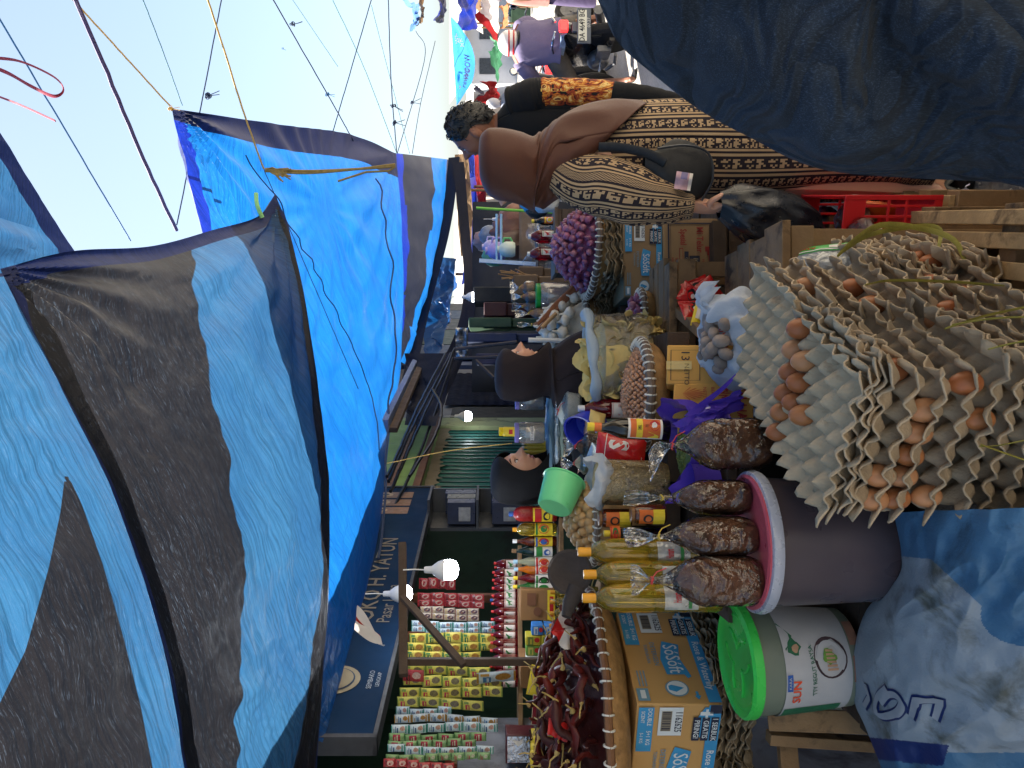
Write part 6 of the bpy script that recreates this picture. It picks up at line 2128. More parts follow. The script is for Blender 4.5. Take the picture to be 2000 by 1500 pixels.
def sack_mi(u, v):
    X, Y = UNP(sackf(u, v))
    if Y > 1440 + .10 * (X - 1700) and X < 1840 + (1500 - Y) * .3 and Y < 1482 + .10 * (X - 1700):
        return 2
    if Y < 1085 + .10 * (X - 1745) and X > 1745:
        return 0
    if ((X - 2010) / 95) ** 2 + ((Y - 1200) / 62) ** 2 < 1:
        return 0
    if inside([(1810, 1085), (2080, 1060), (2080, 1230), (1925, 1190)], X, Y):
        return 0
    if Y > 1470:
        return 0
    return 1


def sack3(u, v, k=0):
    if v <= .8:
        p = sackf(u, v / .8)
    else:
        p = sackf(u, 1)
        p = p + V((0, .05, -.42)) * ((v - .8) / .2)
    return p + V((0, -.003 * k, .002 * k))


m = MB(); m.grid(lambda u, v: sack3(u, v), 280, 170, lambda u, v: sack_mi(u, v / .8) if v < .8 else 1)
ska = tag(m.build("woven_sack", [SACKB, SACKW, SACKN]), "grimy blue and white woven sack hanging over the table front, lettered", "sack")
# outlined lettering on the sack, placed on its surface
from mathutils.bvhtree import BVHTree
bt = BVHTree.FromPolygons([V(q) for q in m.v], m.f)
eye = V((0, 0, 1.5))


def on_sack(X, Y, e):
    q = P(X, Y, 1.0)
    h = bt.ray_cast(eye, (q - eye).normalized())
    return (h[0] - (q - eye).normalized() * e) if h[0] else None


m = MB()
strokes = [
    [[(1692, 1335), (1700, 1362), (1690, 1380)], .0],
    [[(1734, 1345), (1716, 1362), (1712, 1388), (1726, 1398), (1752, 1392), (1762, 1374), (1752, 1358), (1736, 1356), (1722, 1372)], 0],
    [[(1782, 1400), (1790, 1366), (1838, 1366), (1828, 1404)], 0],
]
for w_, e, mi in ((.0120, .0016, 0), (.0075, .0042, 1)):
    for pts, _ in strokes:
        q = [V((a, b, 0)) for a, b in pts]
        k = len(q) - 1
        n_ = k * 6
        if k > 4:
            path = [poly_at(q, i / n_) for i in range(n_ + 1)]
        else:
            path = [q[min(i // 6, k - 1)].lerp(q[min(i // 6, k - 1) + 1], i / 6 - min(i // 6, k - 1)) for i in range(n_ + 1)]
        vs = [x for x in (on_sack(c.x, c.y, .001) for c in path) if x is not None]
        mm_ = MB()
        mm_.tube(vs, w_, 10, mi)
        for vv in mm_.v:                      # press the stroke flat onto the cloth
            h = bt.find_nearest(V(vv))
            nrm = h[1] if h[1].dot(V((0, -1, .4))) > 0 else -h[1]
            vv2 = h[0] + nrm * (e + .03 * max(0, (V(vv) - h[0]).dot(nrm)))
            m.v.append(tuple(vv2))
        o_ = len(m.v) - len(mm_.v)
        m.uv += mm_.uv
        m.f += [tuple(i + o_ for i in f) for f in mm_.f]
        m.m += mm_.m
m.build("lettering", [SACKN, pm("sack letter pale", (150, 156, 166), .5, .2, 6, .2)], ska)
# ------------------------------------------------------------------ people
SKIN = pm("tan skin", (190, 134, 106), .5, .12, 9, .08, 120, Subsurface_Weight=.08)
SKINL = pm("light tan skin", (214, 160, 132), .48, .1, 9, .06, 120, Subsurface_Weight=.08)
SKIND = pm("brown skin", (140, 92, 70), .5, .14, 9, .08, 120)
LIPS = pm("lips", (176, 96, 90), .4, .15, 20, 0)
EYEW = pm("eye white", (206, 200, 196), .25, .05, 20, 0)
EYED = pm("dark eye", (24, 18, 16), .3, .1, 20, 0)
HAIRM = pm("black hair", (17, 16, 18), .42, .3, 40, .9, 160, stretch=(1, 1, .3))


def fabric(name, c, rough=.8, var=.15, fold=14, weave=420, bump=.35, c2=None, sheen=.03):
    t = NT(name)
    vec = t.coord("Object")
    a = lin(c)
    cc = t.ramp(t.noise(vec, 5, 5, .6), [(.3, lin(c2) if c2 else tuple(x * (1 - var) for x in a)), (.7, a)])
    wv = t.noise(t.coord("Object", (1, 1, 3)), weave, 2, .5)
    cc = t.mix(.12, cc, t.ramp(wv, [(.3, 0.), (.7, 1.)]), 'OVERLAY')
    h = t.math('ADD', t.math('MULTIPLY', wv, .12), t.noise(vec, fold, 3, .5, .6))
    return t.done(t.bsdf(cc, rough, 0, t.bump(h, bump, .012), .25, Sheen_Weight=sheen))


def gs(x, m, s):
    return math.exp(-((x - m) / s) ** 2)


def head(m, c, rot, s=1.0, mi=(0, 1, 2, 3), smile=0):
    """a face looking along -Y before rot; eyes at half the height"""
    c = V(c)

    def fn(u, v):
        a = 2 * pi * u - pi            # azimuth from the face direction
        e = pi * (v - .5)
        x, y, z = sin(a) * cos(e), -cos(a) * cos(e), sin(e)
        lo = max(0, -z)
        hx, hy, hz = .074 * (1 - .30 * lo ** 1.6), .094 * (1 - .10 * lo), .112
        k = 0
        f = max(0, cos(a))
        k += .026 * gs(a, 0, .15) * smooth(.22, -.12, e) * (1 if e > -.12 else gs(e, -.12, .10))
        k += .010 * gs(a, 0, .30) * gs(e, -.16, .10)
        k -= .010 * (gs(a, .36, .17) + gs(a, -.36, .17)) * gs(e, .07, .11)
        k += .006 * gs(a, 0, .7) * gs(e, .26, .10)
        k += .009 * gs(a, 0, .26) * (gs(e, -.40, .055) + .9 * gs(e, -.52, .06))
        k -= .006 * gs(a, 0, .26) * gs(e, -.46, .028)
        k += .010 * gs(a, 0, .30) * gs(e, -.80, .16)
        k += .006 * (gs(a, .62, .25) + gs(a, -.62, .25)) * gs(e, -.10, .2)
        k -= .006 * gs(a, 0, .9) * gs(e, -.64, .06)
        p = V((x * hx, y * hy, z * hz)) + V((x, y, z * .3)) * k
        return c + rot @ (p * s)
    m.grid(fn, 64, 48, lambda u, v: mi[1] if abs(2 * pi * u - pi) < .23 and -.575 < pi * (v - .5) < -.37 else mi[0])
    for sx in (-1, 1):
        q = rot @ (V((sx * .031, -.0755, .008)) * s)
        m.ball(c + q, (.0135 * s, .010 * s, .0068 * s), 12, 8, mi[2], rot)
        m.ball(c + rot @ (V((sx * .030, -.0835, .008)) * s), (.0058 * s, .0034 * s, .0058 * s), 10, 6, mi[3], rot)
        m.tube([c + rot @ (V((sx * (.014 + .034 * i / 5), -.090 + .010 * (i / 5) ** 2 + .003, .030 + .006 * sin(pi * i / 5))) * s) for i in range(6)], [.0016 * s, .0026 * s, .0028 * s, .0026 * s, .002 * s, .001 * s], 5, mi[3])
        m.tube([c + rot @ (V((sx * (.017 + .028 * i / 5), -.0855 + .007 * (i / 5) ** 2, .0135 + .003 * sin(pi * i / 5))) * s) for i in range(6)], .0013 * s, 5, mi[3])
        # ear
        m.ball(c + rot @ (V((sx * .076, .008, -.004)) * s), (.010 * s, .018 * s, .032 * s), 12, 9, mi[0], rot)
        m.ball(c + rot @ (V((sx * .083, .004, -.002)) * s), (.006 * s, .010 * s, .020 * s), 10, 7, mi[0], rot)


def hand_bones(J, Bn, tag_, w, direc, palm, up, s=1.0, curl=.6):
    """palm and five fingers grown into a skeleton, rooted at joint w; palm = thumb-side direction, up = back of the hand"""
    d, q, n = V(direc).normalized(), V(palm).normalized(), V(up).normalized()
    base = J[w][0]
    pm_ = V(base) + d * .045 * s
    J[tag_ + "palm"] = (pm_, (.026 * s, .014 * s))
    Bn.append((w, tag_ + "palm"))
    for i, (off, L_) in enumerate(((.024, .066), (.009, .074), (-.007, .068), (-.021, .054))):
        b = pm_ + q * off * s + d * .03 * s
        k0 = tag_ + "f%d" % i
        J[k0] = (b, .0085 * s)
        Bn.append((tag_ + "palm", k0))
        p, ang, prev = b, 0, k0
        for j, fr in enumerate((.42, .32, .26)):
            ang += curl * (.55 + .3 * j)
            p = p + (d * cos(ang) - n * sin(ang)) * L_ * fr * s
            kk = k0 + "abc"[j]
            J[kk] = (p, (.0082 - .0012 * j) * s)
            Bn.append((prev, kk))
            prev = kk
    t1 = pm_ + q * .030 * s - d * .012 * s
    t2 = t1 + (q * .7 + d * .6 - n * .3).normalized() * .028 * s
    t3 = t2 + (q * .2 + d * .8 - n * .5).normalized() * .026 * s
    for k, p, r in (("t1", t1, .011), ("t2", t2, .0095), ("t3", t3, .0078)):
        J[tag_ + k] = (p, r * s)
    Bn += [(tag_ + "palm", tag_ + "t1"), (tag_ + "t1", tag_ + "t2"), (tag_ + "t2", tag_ + "t3")]


def drape(m, rings, n=56, mi=0, fold=None, cap_top=True, cap_bot=False):
    """rings: centre, rx, ry, open half-angle, tilt (drop towards +X), turn; opening looks along -Y before turn"""
    vs, fs, uv = [], [], []
    k = len(rings)
    for i, (c, rx, ry, op, tl, tn) in enumerate(rings):
        c = V(c)
        for j in range(n + 1):
            a = op + (2 * pi - 2 * op) * j / n
            g = 1 + (fold(a, i / (k - 1)) if fold else 0)
            p = RZ(tn) @ V((rx * sin(a) * g, -ry * cos(a) * g, 0))
            p.z += tl * (p.x / max(rx, 1e-6))
            vs.append(c + p)
            uv.append((j / n, i / (k - 1)))
    w_ = n + 1
    for i in range(k - 1):
        for j in range(n):
            fs.append((i * w_ + j, i * w_ + j + 1, (i + 1) * w_ + j + 1, (i + 1) * w_ + j))
    if cap_top:
        fs.append(tuple(range(n, -1, -1)))
    if cap_bot:
        fs.append(tuple((k - 1) * w_ + j for j in range(n + 1)))
    return m.add(vs, fs, mi, uv)


def smooth_rings(rings, n):
    out = []
    cs = [V(r[0]) for r in rings]
    for i in range(n + 1):
        t_ = i / n
        x = t_ * (len(rings) - 1)
        a = min(int(x), len(rings) - 2)
        f = x - a
        vals = []
        for q in range(1, 6):
            p1, p2 = rings[a][q], rings[a + 1][q]
            p0 = rings[a - 1][q] if a else p1
            p3 = rings[a + 2][q] if a + 2 < len(rings) else p2
            vals.append(.5 * (2 * p1 + (p2 - p0) * f + (2 * p0 - 5 * p1 + 4 * p2 - p3) * f * f + (3 * p1 - p0 - 3 * p2 + p3) * f ** 3))
        vals[2] = max(0, vals[2])
        out.append((poly_at(cs, t_), max(.002, vals[0]), max(.002, vals[1]), vals[2], vals[3], vals[4]))
    return out


def seller(label, hc, yaw, pitch, roll, body_rings, cloth, skin, s=.96, fold_seed=0, hand=None):
    """veiled seller: hc head centre, yaw turns the face (0 looks at the camera side -Y)"""
    t = thing("person", label, "person", (hc[0], hc[1], 0))
    o = V((hc[0], hc[1], 0))
    rot = RZ(yaw) @ MX.Rotation(pitch, 3, 'X') @ MX.Rotation(roll, 3, 'Y')
    hc0 = V(hc) - o
    m = MB()
    head(m, hc0, rot, s)
    bz = hc0.z
    bc = V(body_rings[2][0]) - o
    J = {"pel": (V((bc.x, bc.y, .80)), (.14, .11)), "ch": (V((bc.x, bc.y, 1.08)), (.13, .10)), "nk": (hc0 + V((0, .01, -.12)), .045), "hd": (hc0 + V((0, 0, -.03)), .05),
         "hl": (V((bc.x - .08, bc.y, .74)), .085), "kl": (V((bc.x - .09, bc.y, .42)), .055), "al": (V((bc.x - .09, bc.y, .06)), .036), "fl": (V((bc.x - .09, bc.y - .12, .03)), .03),
         "hr": (V((bc.x + .08, bc.y, .74)), .085), "kr": (V((bc.x + .09, bc.y, .42)), .055), "ar": (V((bc.x + .09, bc.y, .06)), .036), "fr": (V((bc.x + .09, bc.y - .12, .03)), .03)}
    Bn = [("pel", "ch"), ("ch", "nk"), ("nk", "hd"), ("pel", "hl"), ("hl", "kl"), ("kl", "al"), ("al", "fl"), ("pel", "hr"), ("hr", "kr"), ("kr", "ar"), ("ar", "fr")]
    if hand:
        sh, el, wr, dr = [V(q) - o for q in hand[:3]] + [V(hand[3])]
        J["sh"], J["el"], J["wr"] = (sh, .05), (el, .038), (wr, .024)
        Bn += [("ch", "sh"), ("sh", "el"), ("el", "wr")]
        hand_bones(J, Bn, "h", "wr", dr, dr.cross(V((0, 0, 1))), V((0, 0, 1)), .95, .5)
    m.skin(J, Bn, "pel", 0)
    m.build("body", [skin, LIPS, EYEW, EYED], t)
    # veil: hood with a face opening, flowing into the robe
    H = lambda x, y, z: hc0 + rot @ (V((x, y, z)) * s)
    hood = [(H(0, .012, .128), .012, .012, 0, 0, yaw), (H(0, .008, .120), .052, .062, .05, 0, yaw), (H(0, .006, .096), .080, .096, .10, 0, yaw),
            (H(0, .008, .070), .088, .106, .34, 0, yaw), (H(0, .012, .035), .091, .110, .74, 0, yaw), (H(0, .018, -.01), .091, .112, .90, 0, yaw),
            (H(0, .018, -.055), .086, .108, .82, 0, yaw), (H(0, .016, -.092), .078, .104, .50, 0, yaw), (H(0, .018, -.122), .078, .106, .10, 0, yaw)]
    rings = hood + [(V(c) - o, rx, ry, 0, tl, tn) for c, rx, ry, tl, tn in body_rings]
    rings = smooth_rings(rings, 70)

    def fold(a, v):
        k = smooth(.30, .75, v)
        return (.008 + .07 * k) * NZ.noise(V((cos(a) * 1.6 + fold_seed, sin(a) * 1.6, v * 2.2))) + (.004 + .035 * k) * sin(a * 7 + v * 9 + 3 * NZ.noise(V((v * 3, a, fold_seed)))) * .6 + .012 * NZ.noise(V((cos(a) * 5, sin(a) * 5 + fold_seed, v * 6)))
    m = MB()
    drape(m, rings, 84, 0, fold, True, True)
    m.build("veil_and_robe", cloth, t, sharp=0, solid=.003)
    if hand:
        m = MB()
        a, b, c = [V(q) - o for q in hand[:3]]
        m.tube([poly_at([a, a.lerp(b, .6), b, b.lerp(c, .5), c], i / 16) for i in range(17)], [.075 - .03 * i / 16 + .004 * sin(i * 1.7) for i in range(17)], 18)
        m.build("sleeve", cloth, t, sharp=0)
    return t


VEILB = fabric("dark brown veil", (42, 32, 35), .75, .2, 12)
VEILK = fabric("black veil", (15, 15, 20), .75, .2, 12)
k1 = 3.35 / 1500
W1 = lambda X, Y, d=3.05: P(X, Y, d)
seller("seller in a dark brown veil seen in profile behind the crackers", W1(1020, 722), R(86), R(-10), 0, [
    (W1(1082, 738), 0.118, 0.096, 0, 0), (W1(1112, 730), 0.146, 0.123, 0, 0), (W1(1160, 718), 0.164, 0.141, 0, 0), (W1(1215, 703), 0.177, 0.155, 0, 0), (W1(1290, 700), 0.187, 0.164, 0, 0), (W1(1420, 700), 0.191, 0.173, 0, 0), (W1(1700, 700), 0.209, 0.182, 0, 0), (W1(2300, 700), 0.228, 0.200, 0, 0)], VEILB, SKINL, .88, 1)
k2 = 3.12
W2 = lambda X, Y, d=3.12: P(X, Y, d)
seller("seller in a black veil with her face turned right, behind the green tub", W2(1017, 928), R(72), R(-6), R(3), [
    (W2(1082, 952), .14, .11, 0, 0), (W2(1106, 950), .175, .13, 0, 0), (W2(1150, 942), .195, .15, 0, 0), (W2(1215, 932), .19, .155, 0, 0), (W2(1290, 930), .19, .16, 0, 0), (W2(1420, 930), .2, .17, 0, 0), (W2(1700, 930), .22, .19, 0, 0), (W2(2300, 930), .24, .2, 0, 0)], VEILK, SKINL, .98, 4,
    hand=(W2(1150, 890, 3.0), W2(1190, 862, 2.85), P(1150, 852, 2.66), (.3, -.5, .1)))

# ---- standing woman in a brown veil and patterned dress
t = NT("songket dress cloth")
at = t.n("ShaderNodeAttribute", attribute_name="puv")
sep = t.n("ShaderNodeSeparateXYZ")
t.l(at.outputs["Vector"], sep.inputs[0])
U, Vv = sep.outputs[0], sep.outputs[1]
NB = 34.0                                    # stripes round the body
ub = t.math('MULTIPLY', U, NB)
band_ = t.math('FLOOR', ub)
fr = t.math('FRACT', ub)
BM = lambda n: t.math('MODULO', band_, n)


def motif(nu_, vs_, per, thr):
    """letter-like blocks that repeat every per cells along the cloth"""
    cv = t.math('MODULO', t.math('FLOOR', t.math('MULTIPLY', Vv, vs_)), per)
    c_ = t.n("ShaderNodeCombineXYZ")
    t.l(t.math('FLOOR', t.math('MULTIPLY', fr, nu_)), c_.inputs[0]); t.l(cv, c_.inputs[1]); t.l(BM(5.0), c_.inputs[2])
    w_ = t.n("ShaderNodeTexWhiteNoise", noise_dimensions='3D')
    t.l(c_.outputs[0], w_.inputs["Vector"])
    return t.math('MULTIPLY', t.math('GREATER_THAN', w_.outputs["Value"], thr), t.math('GREATER_THAN', t.math('MODULO', cv, 5.0), .5))


mot = motif(6, 320, 15, .40)
mot2 = motif(5, 230, 10, .36)
lines = t.math('GREATER_THAN', t.math('FRACT', t.math('MULTIPLY', fr, 2.0)), .45)
chk = t.math('GREATER_THAN', t.math('MULTIPLY', t.math('SINE', t.math('MULTIPLY', fr, 31.4)), t.math('SINE', t.math('MULTIPLY', Vv, 900))), .0)
isl = t.math('LESS_THAN', BM(2.0), .5)
mx1 = t.mix(t.math('GREATER_THAN', BM(4.0), 2.5), mot, mot2)
mx2 = t.mix(t.math('GREATER_THAN', BM(7.0), 5.5), mx1, chk)
mx3 = t.mix(isl, mx2, lines)
edge = t.math('GREATER_THAN', t.math('ABSOLUTE', t.math('SUBTRACT', fr, .5)), .45)
pat = t.mix(edge, mx3, (0, 0, 0))
vec = t.coord("Object")
cc = t.mix(pat, lin((40, 34, 40)), t.ramp(t.noise(vec, 6, 4), [(.3, lin((160, 132, 98))), (.7, lin((186, 158, 122)))]))
t.done(t.bsdf(cc, .8, 0, t.bump(t.math('ADD', t.noise(vec, 14, 3, .5, .5), t.math('MULTIPLY', t.noise(vec, 420, 2), .1)), .3, .012), .2))
SONGKET = t.mat
VEILBR = fabric("brown satin veil", (86, 50, 36), .5, .16, 9, 600, .25, sheen=.05)
BAGK = pm("black bag leather", (16, 17, 20), .6, .3, 24, .25, 120)

wa = thing("person", "standing woman in a brown veil and black and cream patterned dress, back half turned", "person", P(1840, 330, 2.53))
o = wa.location.copy()
A = lambda X, Y, d=2.53: P(X, Y, d) - o
rot = RZ(R(-128)) @ MX.Rotation(R(-24), 3, 'X')
m = MB()
hcA = A(1000, 340, 2.5)
head(m, hcA, rot, .92)
J = {"pel": (A(1380, 300), (.15, .12)), "wst": (A(1250, 298), (.13, .10)), "ch": (A(1130, 296), (.15, .11)), "nk": (A(1062, 318, 2.52), .05), "hd": (hcA + V((0, 0, -.04)), .05),
     "hl": (A(1420, 345), .09), "kl": (A(1620, 355, 2.48), .06), "al": (A(1812, 368, 2.46), .038), "hel": (A(1838, 345, 2.50), .034), "tl": (A(1846, 398, 2.40), (.040, .02)),
     "hr": (A(1420, 262), .09), "kr": (A(1620, 275), .06), "ar": (A(1812, 292, 2.55), .038), "tr": (A(1845, 322, 2.46), (.040, .02)),
     "sl": (A(1105, 345, 2.44), .058), "el": (A(1235, 372, 2.36), .042), "wl": (A(1362, 402, 2.33), .024),
     "sr": (A(1105, 250, 2.62), .058), "er": (A(1235, 300, 2.75), .042), "wr": (A(1330, 385, 2.72), .024)}
Bn = [("pel", "wst"), ("wst", "ch"), ("ch", "nk"), ("nk", "hd"), ("pel", "hl"), ("hl", "kl"), ("kl", "al"), ("al", "hel"), ("al", "tl"), ("pel", "hr"), ("hr", "kr"), ("kr", "ar"), ("ar", "tr"), ("ch", "sl"), ("sl", "el"), ("el", "wl"), ("ch", "sr"), ("sr", "er"), ("er", "wr")]
hand_bones(J, Bn, "hl_", "wl", (-.15, -.1, -1), (.2, -.9, .1), (-.9, -.2, .1), .95, 1.0)
hand_bones(J, Bn, "hr_", "wr", (-.5, .1, -1), (.2, .9, .1), (-.9, .2, .1), .95, .9)
m.skin(J, Bn, "pel", 0)
m.build("body", [SKINL, LIPS, EYEW, EYED], wa)


def lev(X, yl, yr, ry, d=2.53):
    c = A(X, (yl + yr) / 2, d)
    return (c, (yl - yr) / 2 / 1500 * d, ry, 0, 0, 0)


dr = smooth_rings([lev(1075, 350, 270, .07), lev(1100, 378, 236, .11), lev(1150, 388, 212, .13), lev(1220, 392, 203, .14), lev(1300, 395, 200, .15), lev(1400, 400, 200, .16), lev(1500, 396, 206, .16), lev(1600, 390, 214, .165), lev(1700, 389, 226, .17), lev(1740, 392, 240, .175), lev(1778, 396, 250, .18)], 60)


def dfold(a, v):
    k = smooth(.35, 1, v)
    return (.012 + .035 * k) * sin(a * 6 + 2 * NZ.noise(V((v * 2, 0, 0)))) + (.01 + .04 * k) * NZ.noise(V((cos(a) * 2.2, sin(a) * 2.2, v * 2)))


m = MB()
drape(m, dr, 96, 0, dfold, True, False)
m.build("dress", SONGKET, wa, sharp=0, solid=.003)
# wide sleeve of the near arm
m = MB()
sl = [A(1092, 322, 2.46), A(1130, 350, 2.42), A(1180, 364, 2.38), A(1240, 384, 2.33), A(1290, 396, 2.31), A(1335, 402, 2.31), A(1352, 404, 2.31)]
n_ = 30
pts = [poly_at(sl, i / n_) for i in range(n_ + 1)]
rad = [(.072, .085, .100, .088, .068, .046, .036)[min(6, int(i / n_ * 6))] * (1 - (i / n_ * 6) % 1) + (.072, .085, .100, .088, .068, .046, .036)[min(6, int(i / n_ * 6) + 1)] * ((i / n_ * 6) % 1) for i in range(n_ + 1)]
vs, fs, uv = [], [], []
nn = 40
for i, p in enumerate(pts):
    tg = (pts[min(i + 1, n_)] - pts[max(i - 1, 0)]).normalized()
    xa = tg.cross(V((0, 1, 0))).normalized()
    ya = tg.cross(xa)
    for j in range(nn + 1):
        a = 2 * pi * j / nn
        g = rad[i] * (1 + .06 * NZ.noise(V((cos(a) * 2, sin(a) * 2, i * .15))) + .05 * sin(i * .9 + 2 * sin(a)) * smooth(8, 26, i))
        vs.append(p + xa * cos(a) * g + ya * sin(a) * g * .8)
        uv.append((j / nn * .62 + .2 + .12 * i / n_, i / n_ * .32))
for i in range(n_):
    for j in range(nn):
        q = i * (nn + 1) + j
        fs.append((q, q + 1, q + nn + 2, q + nn + 1))
m.add(vs, fs, 0, uv)
m.build("sleeve", SONGKET, wa, sharp=0)
# veil: hood and cape with a slanting hem
H = lambda x, y, z: hcA + rot @ (V((x, y, z)) * .95)
yw = R(-128)
vr = [(H(0, .012, .128), .012, .012, 0, 0, yw), (H(0, .008, .121), .055, .064, .02, 0, yw), (H(0, .006, .096), .084, .100, .08, 0, yw), (H(0, .010, .066), .095, .112, .40, 0, yw),
      (H(0, .016, .03), .100, .118, .72, 0, yw), (H(0, .022, -.02), .100, .122, .80, 0, yw), (H(0, .026, -.07), .096, .122, .60, 0, yw), (A(1050, 332, 2.51), .108, .125, .15, -.012, yw * .5),
      (A(1072, 318, 2.52), .138, .135, 0, -.03, 0), (A(1100, 306, 2.53), .158, .150, 0, -.06, 0), (A(1135, 298, 2.53), .160, .158, 0, -.10, 0), (A(1165, 294, 2.53), .150, .160, 0, -.128, 0), (A(1182, 292, 2.53), .142, .158, 0, -.142, 0)]
vr = smooth_rings(vr, 72)


def vfold(a, v):
    k = smooth(.45, .8, v)
    return .018 * NZ.noise(V((cos(a) * 1.8, sin(a) * 1.8, v * 3))) + .07 * smooth(.3, .6, v) * (1 - 2.4 * abs(NZ.noise(V((a * 1.3 + v * 4, v * 2.5 - a * .5, 6))))) * .6 + .05 * k * NZ.noise(V((cos(a) * 2.2 + 5, sin(a) * 2.2, v * 2 - a * .3))) + .022 * k * sin(a * 5 - v * 12)


m = MB()
drape(m, vr, 96, 0, vfold, True, False)
m.build("veil", VEILBR, wa, sharp=0, solid=.003)
# sandals
for nm, X, Y, d in (("l", 1848, 372, 2.44), ("r", 1848, 308, 2.5)):
    m = MB()
    c = A(X, Y, d)
    c.z = .022 - o.z
    q = RZ(R(-155))
    for zz, sc_ in ((-.018, 1), (.0, 1)):
        pass
    m.lathe([(0, -.02), (1, -.02), (1.03, -.008), (1, .004), (0, .004)], 28, c, 0, MX(((-.5, .866, 0), (-.866, -.5, 0), (0, 0, 1))).to_3x3() @ MX(((.050, 0, 0), (0, .125, 0), (0, 0, 1))).to_3x3())
    for k in (-1, 1):
        m.tube([c + q @ V((k * .045, -.03, .0)), c + q @ V((k * .02, -.06, .035)), c + q @ V((0, -.085, .012))], [(.009, .004)] * 3, 6)
    m.tube([c + q @ V((-.045, .03, 0)), c + q @ V((0, .02, .05)), c + q @ V((.045, .03, 0))], [(.012, .004)] * 3, 6)
    m.build("sandal", BLACKP, wa)
# bags: shoulder bag, banknotes, black carrier bag
sbg = thing("shoulder_bag", "black fabric shoulder bag with a strap hanging at the patterned dress", "bag", P(1330, 335, 2.31))
o2 = sbg.location.copy()
m = MB()


def bagf(u, v):
    a = 2 * pi * u
    k = sin(pi * (.06 + .88 * v)) ** .5
    X = 1258 + 134 * v
    yc, hw = 338 - 20 * (1 - v) ** 2, (30 + 32 * smooth(0, .5, v)) * (1 if v < .85 else 1 - 1.6 * (v - .85))
    p = P(X, yc, 2.31) - o2
    return p + V((cos(a) * hw / 1500 * 2.31 * max(.15, k), sin(a) * .035 * k, 0))


m.grid(bagf, 40, 30)
m.build("body", BAGK, sbg, sharp=0)
m = MB()
m.tube([poly_at([P(1170, 287, 2.36) - o2, P(1210, 288, 2.33) - o2, P(1265, 300, 2.285) - o2, P(1300, 318, 2.27) - o2], i / 14) for i in range(15)], [(.014, .004)] * 15, 8, flat=(1, -.3, 0))
m.build("strap", BAGK, sbg)
m = MB()
m.tube([poly_at([P(1284, 290, 2.272) - o2, P(1340, 284, 2.266) - o2, P(1384, 300, 2.27) - o2, P(1392, 350, 2.272) - o2, P(1370, 392, 2.28) - o2], i / 20) for i in range(21)], .0035, 6)
m.build("piping", pm("bag piping", (40, 44, 50), .4, .2, 20, .1), sbg)
m = MB()
m.grid(lambda u, v: P(1316 + 32 * u + 6 * v, 368 - 34 * v + 5 * u, 2.262 - .010 * sin(pi * u) + .006 * sin(v * 7)), 10, 10, lambda u, v: 1 if .25 < u < .7 and v > .55 else 2 if u > .8 else 0)
tag(m.build("banknotes", [pm("note pink", (196, 158, 166), .7, .25, 60, .1), pm("note violet", (130, 120, 160), .7, .3, 80, .1), LABW]), "folded pink and violet banknotes sticking out of the shoulder bag", "money")
cbg = tag(MB().grid(lambda u, v: (lambda a, X: P(X, 400 + 44 * v * (1 - .25 * v) + 16 * v, 2.30) + V((cos(a) * (.012 + .085 * sin(pi * min(1, .08 + v * .80)) ** .8) * (1 + .22 * NZ.noise(V((cos(a) * 2, sin(a) * 2, v * 3)))), sin(a) * (.01 + .06 * sin(pi * min(1, .08 + v * .8)) ** .8) * (1 + .3 * NZ.noise(V((cos(a) * 2.5, sin(a) * 2.5, v * 4)))), 0)))(2 * pi * u, 1404 + 194 * v), 56, 44).build("carrier_bag", pm("black poly bag", (18, 20, 28), .32, .3, 20, .5, 46, spec=.6), sharp=0), "black plastic carrier bag hanging from the woman's hand", "bag")
MB
# ---- man behind her
BSHIRT = fabric("black shirt cloth", (20, 21, 24), .8, .2, 12)
TROU = fabric("dark trousers cloth", (30, 34, 42), .8, .2, 12)
t = NT("flame print cloth")
vec = t.coord("Object", (1, 1, .45))
n1 = t.noise(vec, 26, 3, .6, 2.2)
cc = t.ramp(n1, [(.34, lin((22, 20, 22))), (.42, lin((150, 60, 30))), (.50, lin((204, 130, 50))), (.58, lin((232, 196, 120))), (.64, lin((120, 60, 34))), (.72, lin((24, 22, 24)))], 'CONSTANT')
t.done(t.bsdf(cc, .7, 0, t.bump(t.noise(vec, 14, 2), .3, .01), .3))
FLAME = t.mat
mn = thing("person", "man with black hair in a black shirt with flame print, behind the brown-veiled woman", "person", P(1850, 240, 3.2))
o = mn.location.copy(); o.z = 0
mn.location = o
B = lambda X, Y, d=3.2: P(X, Y, d) - o
hcM = B(928, 256)
rot = RZ(R(-118)) @ MX.Rotation(R(-26), 3, 'X')
m = MB(); head(m, hcM, rot, 1.0)
J = {"pel": (B(1380, 240), (.15, .11)), "wst": (B(1240, 238), (.14, .10)), "ch": (B(1080, 232), (.17, .11)), "nk": (B(985, 238), .056), "hd": (hcM + V((0, 0, -.05)), .055),
     "hl": (B(1420, 268), .09), "kl": (B(1620, 270), .06), "al": (B(1640 + 40, 270), .045), "hr": (B(1420, 212), .09), "kr": (B(1620, 212), .06), "ar": (B(1680, 212), .045),
     "sr": (B(1030, 192, 3.12), .062), "er": (B(1195, 186, 3.06), .045), "wr": (B(1340, 205, 2.98), .028), "sl": (B(1040, 280, 3.3), .062), "el": (B(1190, 300, 3.25), .045), "wl": (B(1300, 330, 3.15), .028)}
Bn = [("pel", "wst"), ("wst", "ch"), ("ch", "nk"), ("nk", "hd"), ("pel", "hl"), ("hl", "kl"), ("kl", "al"), ("pel", "hr"), ("hr", "kr"), ("kr", "ar"), ("ch", "sr"), ("sr", "er"), ("er", "wr"), ("ch", "sl"), ("sl", "el"), ("el", "wl")]
hand_bones(J, Bn, "a", "wr", (-.1, -.1, -1), (0, -1, 0), (1, 0, 0), 1.0, .5)
